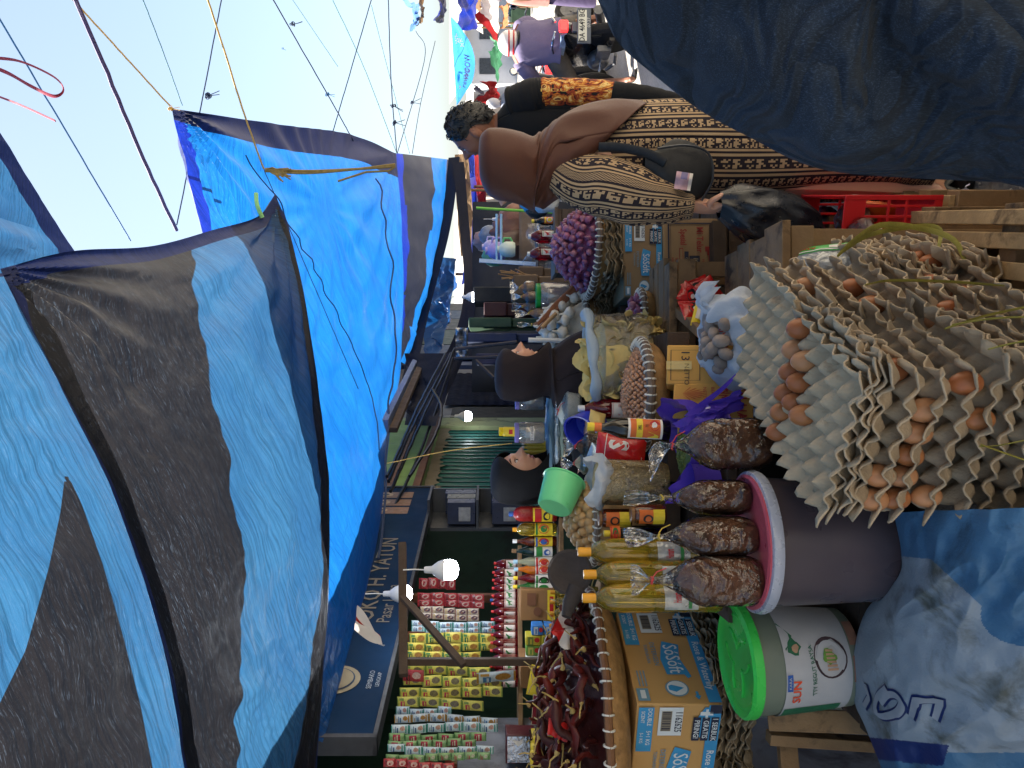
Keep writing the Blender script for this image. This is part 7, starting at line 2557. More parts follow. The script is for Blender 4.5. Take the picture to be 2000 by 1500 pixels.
hand_bones(J, Bn, "b", "wl", (-.3, -.1, -1), (0, -1, 0), (-1, 0, 0), 1.0, .5)
for k, (X, Y) in (("fl", (1790, 275)), ("fr", (1790, 217))):
    J[k] = (V((B(X, Y).x, -.1, .04)), .04)
J["al"] = (V((B(1700, 270).x, 0, .08)), .045); J["ar"] = (V((B(1700, 212).x, 0, .08)), .045)
Bn += [("al", "fl"), ("ar", "fr")]
m.skin(J, Bn, "pel", 0)
m.build("body", [SKIND, LIPS, EYEW, EYED], mn)
m = MB()
lm = lambda X, yl, yr, ry, d=3.2: (B(X, (yl + yr) / 2, d), (yl - yr) / 2 / 1500 * d, ry, 0, 0, 0)
drape(m, smooth_rings([lm(972, 268, 222, .062), lm(985, 276, 206, .085), lm(1010, 292, 184, .12), lm(1060, 300, 172, .135), lm(1150, 298, 176, .135), lm(1250, 292, 184, .13), lm(1370, 296, 184, .135)], 40), 64, 0, lambda a, v: .03 * NZ.noise(V((cos(a) * 2, sin(a) * 2, v * 4))) + .012 * sin(a * 4 + v * 20) * v, True, False)
m.build("shirt", BSHIRT, mn, sharp=0, solid=.003)


def sleeve(m, pts, rad, mi=0, n=36, seed=0):
    k = 36
    q = [poly_at(pts, i / k) for i in range(k + 1)]

    def rr_(i):
        x = i / k * (len(rad) - 1); a = min(int(x), len(rad) - 2)
        return rad[a] * (1 - x + a) + rad[a + 1] * (x - a)
    m.tube(q, [rr_(i) * (1 + .012 * sin(i * 1.3 + seed) + .07 * NZ.noise(V((i * .4, seed, 0)))) for i in range(k + 1)], n, mi)


m = MB(); sleeve(m, [B(1000, 205, 3.14), B(1040, 190, 3.1), B(1062, 184, 3.09)], [.07, .074, .064]); m.build("sleeve", BSHIRT, mn, sharp=0)
m = MB(); sleeve(m, [B(1058, 184, 3.09), B(1130, 181, 3.07), B(1203, 184, 3.05)], [.062, .055, .048]); m.build("sleeve", FLAME, mn, sharp=0)
m = MB(); sleeve(m, [B(1198, 187, 3.05), B(1260, 192, 3.02), B(1345, 207, 2.98)], [.055, .048, .036], seed=3); m.build("undersleeve", BSHIRT, mn, sharp=0)
m = MB(); sleeve(m, [B(1010, 270, 3.24), B(1100, 296, 3.28), B(1190, 300, 3.25)], [.075, .078, .066], seed=5); m.build("sleeve", BSHIRT, mn, sharp=0)
m = MB()
m.text("NDU", .05, lambda x, y: B(1072, 175, 3.0) + V((x * .2 + .0, -.004 + x * .0, y)) if False else B(1082 - 0, 178, 3.01) + V((y * .35, -.01, -x)), 0, 0, 0, .01)
m.build("print", pm("gold print", (200, 160, 70), .5, .2, 30, 0), mn)
for X0, X1, Y in ((1350, 1800, 268), (1350, 1800, 212)):
    m = MB(); m.tube([B(X0, 240), B(1450, Y), B(1620, Y), V((B(1700, Y).x, 0, .05))], [(.15, .12), (.10, .10), (.085, .085), (.07, .08)], 24); m.build("trouser_leg", TROU, mn, sharp=0)
# hair: a cap of short tousled locks
m = MB()


def hairf(u, v):
    a = 2 * pi * u - pi
    e = pi / 2 - v * (1.02 + .34 * smooth(.4, 1.3, abs(a)) + .55 * smooth(1.75, 2.3, abs(a)))
    x, y, z = sin(a) * cos(e), -cos(a) * cos(e), sin(e)
    k = 1.07 + .08 * NZ.noise(V((x * 3.2, y * 3.2, z * 3.2))) + .05 * NZ.noise(V((x * 11, y * 11, z * 11)))
    k *= 1 - .10 * smooth(.8, 1, v)
    return hcM + rot @ V((x * .080 * k, y * .100 * k + .006, z * .116 * k))


m.grid(hairf, 72, 30)
for i in range(200):
    a, v = rnd(-pi, pi), rnd(0, .96)
    p = hairf((a + pi) / (2 * pi), v)
    nrm = (p - hcM).normalized()
    tg = nrm.cross(V((rnd(-1, 1), rnd(-1, 1), rnd(-1, 1)))).normalized()
    m.tube([p - nrm * .004, p + nrm * .004 + tg * .008, p + nrm * .004 + tg * .018, p - nrm * .001 + tg * .026], [.003, .003, .002, .0008], 4)
m.build("hair", HAIRM, mn, sharp=0)

# ---- woman in denim blue close to the camera
t = NT("denim cloth")
vec = t.coord("Object")
tw = t.noise(t.coord("Object", (6, 6, 1)), 120, 3, .7)
cc = t.ramp(t.noise(vec, 4, 5, .6), [(.3, lin((27, 35, 46))), (.7, lin((38, 48, 61)))])
cc = t.mix(t.ramp(tw, [(.5, 0.), (.68, .5)]), cc, lin((74, 92, 114)))
fv = t.noise(t.coord('Object', (1.6, 1.6, 3.4)), 2.6, 2, .45, 1.4)
fd = t.math('MULTIPLY', t.math('ABSOLUTE', t.math('SUBTRACT', fv, .5)), 6.0, True)
t.done(t.bsdf(cc, .85, 0, t.bump(fd, .75, .05, t.bump(t.math('ADD', t.math('MULTIPLY', tw, .25), t.noise(vec, 9, 3, .5, .4)), .35, .012)), .2, Sheen_Weight=.03))
DENIM = t.mat
NAVYC = fabric("navy skirt cloth", (26, 35, 49), .8, .25, 8, 300, .4)
dn = thing("person", "woman in a long denim blue tunic, close at the right, seen from behind", "person", (.66, 1.02, 0))
D0 = V((.66, 1.02, 0))
m = MB()
hcD = V((.05, .10, 1.50))
rot = RZ(R(170))
head(m, hcD, rot, 1.0)
J = {"pel": (V((0, 0, .88)), (.16, .12)), "wst": (V((0, 0, 1.02)), (.14, .11)), "ch": (V((0, .02, 1.2)), (.16, .11)), "nk": (V((.03, .07, 1.36)), .052), "hd": (hcD + V((0, 0, -.05)), .055),
     "hl": (V((-.1, 0, .82)), .1), "kl": (V((-.1, .02, .45)), .065), "al": (V((-.1, 0, .08)), .04), "fl": (V((-.1, .14, .035)), .035), "hr": (V((.1, 0, .82)), .1), "kr": (V((.1, .02, .45)), .065), "ar": (V((.1, 0, .08)), .04), "fr": (V((.1, .14, .035)), .035),
     "sl": (V((-.11, .05, 1.24)), .05), "el": (V((-.16, .12, 1.02)), .042), "wl": (V((-.08, .16, .98)), .028), "sr": (V((.11, .05, 1.24)), .05), "er": (V((.16, .12, 1.02)), .042), "wr": (V((.08, .16, .98)), .028)}
Bn = [("pel", "wst"), ("wst", "ch"), ("ch", "nk"), ("nk", "hd"), ("pel", "hl"), ("hl", "kl"), ("kl", "al"), ("al", "fl"), ("pel", "hr"), ("hr", "kr"), ("kr", "ar"), ("ar", "fr"), ("ch", "sl"), ("sl", "el"), ("el", "wl"), ("ch", "sr"), ("sr", "er"), ("er", "wr")]
hand_bones(J, Bn, "a", "wl", (.9, .0, 0), (0, 0, 1), (0, .9, 0), .9, .6)
hand_bones(J, Bn, "b", "wr", (-.9, .0, 0), (0, 0, 1), (0, .9, 0), .9, .6)
m.skin(J, Bn, "pel", 0)
m.build("body", [SKINL, LIPS, EYEW, EYED], dn)


def denf(a, v, amp=1, s=0):
    dx, dz = 0, 0
    k = smooth(.1, .5, v)
    b = a if a < pi else a - 2 * pi
    th, rr = math.atan2((v - .50) * 2.4, b + .62), sqrt(((v - .50) * 2.4) ** 2 + (b + .62) ** 2)
    f1 = sin(th * 6 + 1.0 + 1.2 * NZ.noise(V((b * 1.2, v * 2, 5)))) * min(1, rr * 2.6) * math.exp(-rr * .7)
    f2 = sin(th * 13 + 2 * NZ.noise(V((b, v * 2, 8)))) * min(1, rr * 2) * math.exp(-rr * 1.1)
    return amp * (k * (.10 * f1 + .05 * f2) + .05 * NZ.noise(V((cos(a) * 1.7 + s, sin(a) * 1.7, v * 1.8))) + .05 * k * NZ.noise(V((a * 2.2 + v * 4.5, v * 1.2, 3 + s))) + .018 * k * sin(a * 9 + v * 14 + 3 * NZ.noise(V((v * 2, a, 0)))))


m = MB()
drape(m, smooth_rings([(V((0, 0, .74)), .30, .19, 0, 0, 0), (V((0, 0, .55)), .34, .22, 0, 0, 0), (V((0, 0, .3)), .38, .25, 0, 0, 0), (V((0, 0, .06)), .41, .28, 0, 0, 0)], 40), 90, 0, lambda a, v: .05 * v * sin(a * 7), True, False)
m.build("skirt", NAVYC, dn, sharp=0)
m = MB()
drape(m, smooth_rings([(V((.03, .05, 1.385)), .052, .062, 0, 0, 0), (V((.01, .03, 1.342)), .132, .12, 0, 0, 0), (V((0, .02, 1.305)), .192, .16, 0, 0, 0), (V((0, .01, 1.225)), .254, .19, 0, 0, 0), (V((0, 0, 1.125)), .311, .218, 0, 0, 0), (V((0, 0, 1.0)), .362, .236, 0, 0, 0), (V((0, 0, .8)), .402, .252, 0, 0, 0), (V((0, 0, .62)), .43, .27, 0, 0, 0)], 66), 120, 0, lambda a, v: denf(a, v * .82, 1.15, 2), True, False)
m.build("tunic", DENIM, dn, sharp=0, solid=.004)
hoodr = [(hcD + V((0, 0, .128)), .012, .012, 0, 0, R(170)), (hcD + V((0, 0, .118)), .055, .064, .05, 0, R(170)), (hcD + V((0, 0, .07)), .09, .108, .4, 0, R(170)), (hcD + V((0, 0, 0)), .094, .115, .85, 0, R(170)), (hcD + V((0, 0, -.07)), .09, .11, .7, 0, R(170)), (hcD + V((0, 0, -.12)), .085, .105, .1, 0, R(170)), (hcD + V((0, 0, -.16)), .12, .12, 0, 0, R(170))]
m = MB(); drape(m, smooth_rings(hoodr, 40), 60, 0, None, True, False); m.build("veil", NAVYC, dn, sharp=0)

# ------------------------------------------------------------------ motorcycle and rider
MOTO = thing("motorcycle", "black motorcycle seen from behind with plate DA 4649 BG and red tail lamp", "motorcycle", (3.60, 8.0, 0))
BLK = pm("gloss black fairing", (20, 20, 24), .22, .3, 8, .03, Coat_Weight=.5)
GRYM = pm("grey engine metal", (110, 112, 116), .42, .3, 20, .2, metal=.6)
TYRE = pm("tyre rubber", (26, 26, 28), .85, .3, 40, .5)
CHROME = pm("chrome", (200, 202, 206), .12, .1, 8, .02, metal=1)
for y_ in (.0, 1.25):
    m = MB()
    rw = MX.Rotation(R(90), 3, 'Y')
    m.lathe([(.21, -.045), (.255, -.05), (.285, -.03), (.292, 0), (.285, .03), (.255, .05), (.21, .045), (.21, -.045)], 40, (0, y_, .292), 0, rw)
    w_ = m.build("wheel", TYRE, MOTO)
    m = MB(); m.lathe([(0, -.03), (.05, -.035), (.06, -.012), (.2, -.03), (.212, -.03), (.212, .03), (.2, .03), (.06, .012), (.05, .035), (0, .03)], 30, (0, y_, .292), 0, rw); m.build("rim", GRYM, w_)
m = MB()
m.loft([(V((0, -.22, .80)), .05, .06, 0), (V((0, -.16, .76)), .09, .10, 0), (V((0, .05, .70)), .13, .30, 0), (V((0, .2, .62)), .14, .42, 0), (V((0, .3, .5)), .10, .36, 0), (V((0, .35, .40)), .08, .3, 0)], 24)
m.build("body", BLK, MOTO)
m = MB(); m.loft([(V((0, .1, .70)), .11, .34, 0), (V((0, .1, .76)), .125, .36, 0), (V((0, .12, .795)), .11, .34, 0), (V((0, .12, .805)), .05, .26, 0)], 24); m.build("seat", BLACKP, MOTO)
for s_ in (-1, 1):
    m = MB()
    m.grid(lambda u, v: V((s_ * (.05 + .11 * u + .02 * v), -.24 + .30 * u, .74 + .06 * v - .02 * u + .03 * u * u)), 10, 6)
    m.build("side_fairing", [pm("silver blue decal", (150, 170, 206), .25, .3, 18, .05)], MOTO, solid=.01)
    m = MB(); m.tube([poly_at([V((s_ * .05, -.26, .86)), V((s_ * .14, -.16, .88)), V((s_ * .17, .05, .84)), V((s_ * .13, .2, .80))], i / 12) for i in range(13)], .012, 8); m.build("grab_rail", CHROME, MOTO)
    m = MB(); m.tube([V((s_ * .10, .1, .34)), V((s_ * .30, .12, .36))], .013, 8); m.build("footrest", CHROME, MOTO)
    m = MB(); m.tube([V((0, .98, .98)), V((s_ * .2, .95, 1.02)), V((s_ * .33, .86, 1.0))], .013, 8); m.build("handlebar", BLACKP, MOTO)
    mm = MB(); mm.tube([V((s_ * .27, .9, 1.0)), V((s_ * .33, .88, 1.14))], .006, 6)
    mm.ball((s_ * .35, .87, 1.19), (.055, .012, .06), 18, 10, 0)
    mm.ball((s_ * .35, .861, 1.19), (.048, .006, .052), 18, 10, 1)
    mm.build("mirror", [BLACKP, CHROME], MOTO)
m = MB(); m.box((0, -.27, .775), (.115, .05, .09)); m.build("tail_lamp", pm("red lamp plastic", (226, 24, 30), .15, .2, 30, .1, 60, Emission_Color=(1, .03, .03), Emission_Strength=.8), MOTO, bevel=.012)
m = MB(); m.box((0, -.28, .57), (.36, .015, .14)); m.box((0, -.25, .66), (.10, .03, .06)); m.build("plate_holder", pm("plate holder grey", (84, 92, 104), .5, .2, 12, .05), MOTO, bevel=.006)
m = MB()
PL = lambda x, y: V((x, -.292, .585 + y))
m.rect(PL, -.155, -.042, .155, .042, 0); m.text("DA 4649 BG", .078, lambda x, y: PL(x, y) + V((0, -.002, 0)), 0, .004, 1, .015, sx=.80)
m.text("07.27", .045, lambda x, y: V((x, -.2905, .522 + y)), .03, 0, 2, .008)
m.build("number_plate", [pm("plate white", (214, 214, 200), .4, .08, 10, 0), INK, pm("plate date", (190, 190, 186), .5, .1, 10, 0)], MOTO, smooth=False)
m = MB(); m.tube([poly_at([V((.14, .6, .30)), V((.17, .2, .32)), V((.18, -.25, .42))], i / 10) for i in range(11)], [.028 + .02 * smooth(3, 7, i) for i in range(11)], 16); m.build("exhaust", GRYM, MOTO)
m = MB()
m.ball((-.13, .22, .36), (.10, .15, .12), 18, 12); m.box((-.15, .0, .34), (.06, .22, .14)); m.tube([V((-.2, -.08, .22)), V((-.22, .1, .2)), V((-.2, .3, .26))], .018, 8); m.lathe([(0, 0), (.05, 0), (.05, .05), (0, .05)], 16, (-.22, .15, .38), 0, MX.Rotation(R(90), 3, 'Y'))
m.build("engine", GRYM, MOTO)
m = MB(); m.tube([V((-.10, .0, .31)), V((-.10, -.02, .30)), V((-.11, -.15, .29))], [.03, .035, .03], 10); m.box((-.11, .02, .28), (.03, .5, .05)); m.build("swingarm", BLACKP, MOTO)
m = MB(); m.box((0, -.16, .50), (.14, .03, .24), 0, MX.Rotation(R(-18), 3, 'X')); m.build("mudguard", BLACKP, MOTO, bevel=.01)
m = MB(); m.tube([V((0, 1.22, .30)), V((0, 1.02, .78)), V((0, .95, 1.0))], .03, 10); m.build("fork", GRYM, MOTO)

rd_ = thing("person", "rider in a violet grey shirt and white helmet on the black motorcycle", "person", (3.60, 8.0, 0))
Q = lambda X, Y, d=8.0: P(X, Y, d) - V((3.6, 8.0, 0))
m = MB()
hcR = Q(1000, 84, 8.15)
head(m, hcR + V((0, 0, -.02)), RZ(R(180)), 1.0)
J = {"pel": (V((0, .08, .86)), (.15, .12)), "wst": (V((0, .10, .98)), (.13, .10)), "ch": (V((0, .14, 1.16)), (.16, .11)), "nk": (V((-.01, .16, 1.28)), .055), "hd": (hcR + V((0, 0, -.06)), .055),
     "sl": (V((-.19, .16, 1.19)), .06), "el": (V((-.30, .42, 1.0)), .045), "wl": (V((-.31, .78, 1.01)), .03), "sr": (V((.19, .16, 1.19)), .06), "er": (V((.32, .40, .98)), .045), "wr": (V((.31, .78, 1.01)), .03),
     "hl": (V((-.11, .10, .82)), .09), "kl": (V((-.34, .40, .62)), .068), "al": (V((-.40, .12, .12)), .038), "hee": (V((-.40, .08, .06)), .036), "tl": (V((-.46, -.10, .045)), (.045, .025)),
     "hr": (V((.11, .10, .82)), .09), "kr": (V((.32, .42, .66)), .068), "ar": (V((.28, .14, .38)), .04), "tr": (V((.30, .30, .34)), (.045, .025))}
Bn = [("pel", "wst"), ("wst", "ch"), ("ch", "nk"), ("nk", "hd"), ("ch", "sl"), ("sl", "el"), ("el", "wl"), ("ch", "sr"), ("sr", "er"), ("er", "wr"), ("pel", "hl"), ("hl", "kl"), ("kl", "al"), ("al", "hee"), ("hee", "tl"), ("pel", "hr"), ("hr", "kr"), ("kr", "ar"), ("ar", "tr")]
hand_bones(J, Bn, "a", "wl", (0, 1, 0), (1, 0, 0), (0, 0, 1), 1.0, 1.0)
hand_bones(J, Bn, "b", "wr", (0, 1, 0), (-1, 0, 0), (0, 0, 1), 1.0, 1.0)
m.skin(J, Bn, "pel", 0)
m.build("body", [SKIND, LIPS, EYEW, EYED], rd_)
VSH = fabric("violet grey shirt", (116, 108, 140), .8, .15, 12, 300, .5)
m = MB()
drape(m, smooth_rings([(V((0, .16, 1.275)), .07, .07, 0, 0, 0), (V((0, .15, 1.24)), .15, .11, 0, 0, 0), (V((0, .14, 1.18)), .235, .135, 0, 0, 0), (V((0, .12, 1.05)), .235, .15, 0, 0, 0), (V((0, .10, .92)), .225, .16, 0, 0, 0), (V((0, .06, .78)), .235, .17, 0, 0, 0)], 36), 60, 0, lambda a, v: .05 * v * NZ.noise(V((cos(a) * 3, sin(a) * 3, v * 4))) + .02 * v * sin(a * 8 + v * 6), True, False)
m.build("shirt", VSH, rd_, sharp=0)
for s_ in (-1, 1):
    m = MB(); sleeve(m, [V((s_ * .17, .15, 1.2)), V((s_ * .25, .22, 1.12)), V((s_ * .29, .36, 1.03))], [.085, .085, .072], seed=s_); m.build("sleeve", VSH, rd_, sharp=0)
SHORT = fabric("grey patterned shorts", (104, 98, 92), .8, .45, 20, 200, .4)
for s_, kx in ((-1, -.34), (1, .32)):
    m = MB(); sleeve(m, [V((s_ * .09, .08, .86)), V((s_ * .2, .22, .76)), V((kx, .40, .62)), V((kx * 1.03, .38, .52))], [.12, .115, .10, .10], seed=s_ + 4); m.build("shorts_leg", SHORT, rd_, sharp=0)
m = MB(); m.loft([(V((-.46 + .06, -.02, .02)), .05, .13, 0), (V((-.46 + .06, -.02, .035)), .05, .13, 0)], 24); m.build("sandal", BLACKP, rd_)
m = MB()
HS = lambda p: 0
m.ball(hcR + V((0, 0, .02)), (.128, .145, .132), 32, 22, 0)
m.build("helmet_shell", [pm("white helmet", (226, 222, 220), .15, .08, 8, .02, Coat_Weight=.6)], rd_)
m = MB()
for zz in (-.035, .015):
    m.lathe([(.1285, zz - .008), (.1305, zz), (.1285, zz + .008)], 40, hcR + V((0, 0, .02)), 0, MX(((1.0, 0, 0), (0, 1.14, 0), (0, 0, 1))).to_3x3())
m.build("helmet_stripe", pm("helmet red stripe", (190, 30, 36), .25, .2, 14, 0), rd_)
m = MB(); m.lathe([(.118, -.105), (.130, -.09), (.127, -.075)], 40, hcR + V((0, 0, .02)), 0, MX(((1.0, 0, 0), (0, 1.14, 0), (0, 0, 1))).to_3x3()); m.build("helmet_trim", BLACKP, rd_)
# ------------------------------------------------------------------ far side of the lane and street
def cloth(label, pts, d, mat, name="awning", cat="awning", seed=0, wr=.12, mi=0, nu=20, nv=16, depth=1.2, group="awnings over the far stalls"):
    """sloping cloth: four picture corners (top right, top left, bottom left, bottom right order along the edge)"""
    a, b, c, e = [P(X, Y, d + (depth if i > 1 else 0)) for i, (X, Y) in enumerate(pts)]
    m = MB()
    m.grid(lambda u, v: (a.lerp(b, u)).lerp(e.lerp(c, u), v) + V((0, wr * 1.5 * NZ.noise(V((u * 4, v * 3, seed))), -wr * sin(pi * u) * (1 - v) + wr * .6 * NZ.noise(V((u * 5, v * 4, seed + 4))))), nu, nv, mi)
    return tag(m.build(name, mat if isinstance(mat, list) else [mat]), label, cat, group)


cloth("deep blue awning hanging above the far right stalls", [(884, -20), (884, 62), (930, 58), (930, -20)], 13, T_DEEP, seed=1)
cloth("white canopy with red ends over the far stalls", [(930, -25), (928, 30), (972, 85), (974, -20)], 13.5, [T_WHITE, T_RED], seed=2, mi=lambda u, v: 1 if u > .82 or u < .12 else 0)
cloth("pale green parasol canopy behind the rider's helmet", [(956, 70), (953, 100), (972, 162), (980, 92)], 14, T_GREEN, seed=3)
cloth("dull red pleated awning above the man's back", [(936, 158), (926, 196), (970, 208), (972, 162)], 13, T_RED, seed=4, wr=.2)
cloth("slate blue cloth corner beside the red pleated awning", [(918, 160), (922, 208), (948, 200), (945, 178)], 13, T_GREY, seed=5)
cloth("light blue cloth hanging from a rope at the top of the picture", [(786, 0), (800, 62), (816, 48), (818, 6)], 12, sheet("pale blue cloth", (110, 150, 206), .4, .6, 0, threads=False), seed=6)
cloth("brown cloth hanging next to the light blue one", [(812, -10), (812, 50), (826, 44), (824, -10)], 12.4, T_BROWN, seed=7)
cloth("grey and navy cloth hanging above the blue banner", [(845, -14), (846, 40), (866, 48), (872, -10)], 12.6, [T_GREY, T_DEEP], seed=8, mi=lambda u, v: 1 if v < .2 else 0)
cloth("orange brown cloths behind the rider", [(975, 12), (977, 58), (992, 50), (992, 10)], 12, sheet("orange cloth", (206, 140, 100), .4, .7, 0, threads=False), seed=9, wr=.06)
# blue banner sail
bA, bB = P(880, 32, 12), P(892, 206, 12)
bm_ = MB()


def bf(u, v):
    a = bA.lerp(bB, u)
    X = 880 + 12 * u + (38 * sin(pi * u) ** .9 + 14 * u * (1 - u)) * v
    q = P(X, 32 + 174 * u, 12 + .5 * v)
    return q + V((0, .12 * NZ.noise(V((u * 5, v * 3, 2))), 0))


bm_.grid(bf, 40, 14)
bn = tag(bm_.build("banner", [sheet("sky blue banner", (64, 148, 214), .45, .5, .05, threads=False)]), "sky blue banner sail lettered WOOW over the street", "banner")
m = MB()
for s_, u, v, sz in (("WOOW", .58, .66, .16), ("reward", .70, .62, .15), ("25%", .25, .30, .12), ("NYI", .30, .52, .12)):
    m.text(s_, sz, lambda x, y, u=u, v=v: bf(u - x / 1.45, min(1, max(0, v - y / .42))) + V((0, -.02, 0)), 0, 0, 0 if u > .5 else 1, .012, sx=.7)
m.shape(lambda x, y: bf(.80 + x, .30 + y) + V((0, -.02, 0)), [(-.02, -.03), (.0, .02), (.02, -.03), (.0, .14)], 1)
m.build("lettering", [pm("banner violet lettering", (60, 60, 170), .5, .1, 9, 0), pm("banner white lettering", (226, 232, 240), .5, .1, 9, 0)], bn, smooth=False)

# far stalls on the right of the street, each a table under posts
PAINTS = [(176, 84, 60), (206, 196, 180), (90, 130, 150), (150, 120, 90), (110, 100, 120), (196, 160, 110), (70, 100, 80), (190, 190, 196)]
for i in range(1, 9):
    y = 11.5 + i * 2.4
    x = 2.55 + .27 * (y - 9.5) + (6.4 if i % 2 else -1.3) + rnd(-.2, .2)
    if i % 2 == 0 and y < 15:
        x -= .3
    st = thing("market_stall", ("%s far stall with posts, %s" % (["red roofed", "white roofed", "blue roofed", "brown roofed", "grey roofed", "tan roofed", "green roofed", "pale roofed", "orange roofed"][i], "left of the street" if i % 2 == 0 else "right of the street")), "stall", (x, y, 0), rz=R(-15 + rnd(-6, 6)), group="far stalls along the street")
    m = MB(); m.box((0, 0, .75), (1.7, 1.0, .06)); m.box((0, -.45, .4), (1.6, .05, .66)); m.build("counter", pm("stall counter %s" % "abcdefghi"[i], PAINTS[(i * 3 + 1) % 8], .7, .3, 5, .2), st)
    for sx in (-1, 1):
        for sy in (-1, 1):
            m = MB(); m.tube([V((sx * .85, sy * .6, 0)), V((sx * .85, sy * .6, 2.1 - .15 * sy))], .03, 8); m.build("post", WOODC, st)
    m = MB(); m.grid(lambda u, v: V(((u - .5) * 2.1, (v - .5) * 1.6, 2.12 - .3 * v + .06 * sin(u * 9) * v - .1 * sin(pi * u))), 16, 8)
    m.build("roof_cloth", [T_RED, T_WHITE, T_DEEP, T_BROWN, T_GREY, T_BROWN, T_GREEN, T_WHITE, T_BROWN][i], st)
    for k in range(6):
        a = V((x, y, .78)) + RZ(R(-15)) @ V((-.7 + .28 * k, rnd(-.3, .1), 0))
        c_ = PAINTS[(i + k * 3) % 8]
        s_ = rnd(.10, .2)
        m = MB(); m.lathe([(0, 0), (s_ * .8, 0), (s_, s_ * .5), (s_ * .8, s_ * 1.1), (s_ * .4, s_ * 1.5), (0, s_ * 1.6)], 12, rip=lambda a, z: .1 * sin(a * 3 + z * 20))
        tag(m.build("sack_of_goods", pm("goods colour %d" % (i * 6 + k), c_, .7, .35, 9, .2), None, a), "small bulging sack of goods on a far stall counter", "sack", "sacks of goods on far counters")
# far walls closing the street and a tree line
for i, (x0, x1, y, h, c_) in enumerate(((-6, 4, 44, 3.3, (206, 200, 190)), (4.2, 11, 48, 2.9, (222, 220, 216)), (11.2, 17, 46, 2.5, (206, 190, 176)), (17.2, 27, 44, 3.0, (214, 214, 220)), (27.2, 40, 42, 3.2, (196, 190, 182)))):
    b = thing("building", ["low cream", "off-white", "tan", "pale grey", "grey brown"][i] + " building closing the far end of the street", "building", ((x0 + x1) / 2, y, 0))
    w_ = x1 - x0
    m = MB(); m.box((0, 2, h / 2), (w_, 4, h)); m.build("wall", pm("far wall %s" % "abcde"[i], c_, .85, .25, .6, .1, 6), b)
    m = MB(); m.grid(lambda u, v: V(((u - .5) * (w_ + .6), -.8 + 3.2 * v, h + .05 + 1.0 * v)), 40, 2); m.build("roof", pm("far roof %s" % "abcde"[i], (170, 166, 160), .8, .3, 2, .3), b)
    for k in range(int(w_ / 2)):
        m = MB(); m.box((-w_ / 2 + 1 + 2 * k, -.02, h * .55), (.9, .08, h * .36)); m.build("window", pm("dim window %d%d" % (i, k), (60, 66, 76), .3, .3, 3, 0), b)

# clear-bag stall between the lane and the woman
cs = thing("market_stall", "stall of bags and jugs with green and white poles behind the shallots", "stall", (.95, 6.2, 0))
C0 = V((.95, 6.2, 0))
Z = lambda X, Y, d=6.2: P(X, Y, d) - C0
m = MB(); m.tube([Z(958, 408), Z(1100, 416)], .011, 8); m.tube([Z(958, 408), Z(930, 406)], .011, 8); m.build("green_pole", pm("lime green pole", (120, 196, 60), .4, .2, 20, .05), cs)
for X, (Ya, Yb), r_ in ((970, (418, 515), .009), (979, (418, 515), .010)):
    m = MB(); m.tube([Z(X, Ya), Z(X, Yb)], r_, 8); m.build("bar", pm("pale blue bar %d" % X, (160, 196, 220), .4, .15, 20, .05), cs)
m = MB(); m.beam(Z(936, 509), Z(1046, 516), .03, .03); m.build("white_pole", pm("bluish white pole", (176, 200, 226), .4, .15, 20, .05), cs)
m = MB(); m.box(Z(1052, 460, 6.6), (1.1, .7, .05)); m.build("counter", WOODD, cs)
for sx in (-.5, .5):
    m = MB(); m.box(Z(1052, 460, 6.6) + V((sx, 0, -.56)), (.06, .6, 1.1)); m.build("leg", WOODD, cs)
m = MB(); m.grid(lambda u, v: Z(1014 + 30 * v, 388 + 124 * u, 6.3) + V((0, .02 * sin(u * 7), 0)), 12, 4); m.build("board", pm("grey brown board", (128, 108, 92), .8, .3, 5, .3), cs, solid=.015)
m = MB(); m.grid(lambda u, v: Z(1030 + 56 * v, 436 + 126 * u, 6.0) + V((0, .10 * NZ.noise(V((u * 5, v * 2, 1))), .08 * NZ.noise(V((u * 4, v * 3, 6))))), 24, 14); m.build("clear_curtain", FILMW, cs, sharp=0)


def jug(label, X, Y, d, s, c_, lid=None):
    t = thing("jug", label, "jug", P(X, Y, d))
    m = MB(); m.lathe([(0, 0), (.07, 0), (.085, .03), (.085, .10), (.06, .15), (.035, .17), (.035, .19), (0, .19)], 18); m.build("body", pm("jug colour %d" % X, c_, .35, .2, 9, .05), t)
    m = MB(); m.tube([V((.07, 0, .13)), V((.12, 0, .12)), V((.12, 0, .05)), V((.082, 0, .03))], .012, 8); m.build("handle", pm("jug grip %d" % X, lid or c_, .35, .2, 9, .05), t)
    t.scale = (s, s, s)


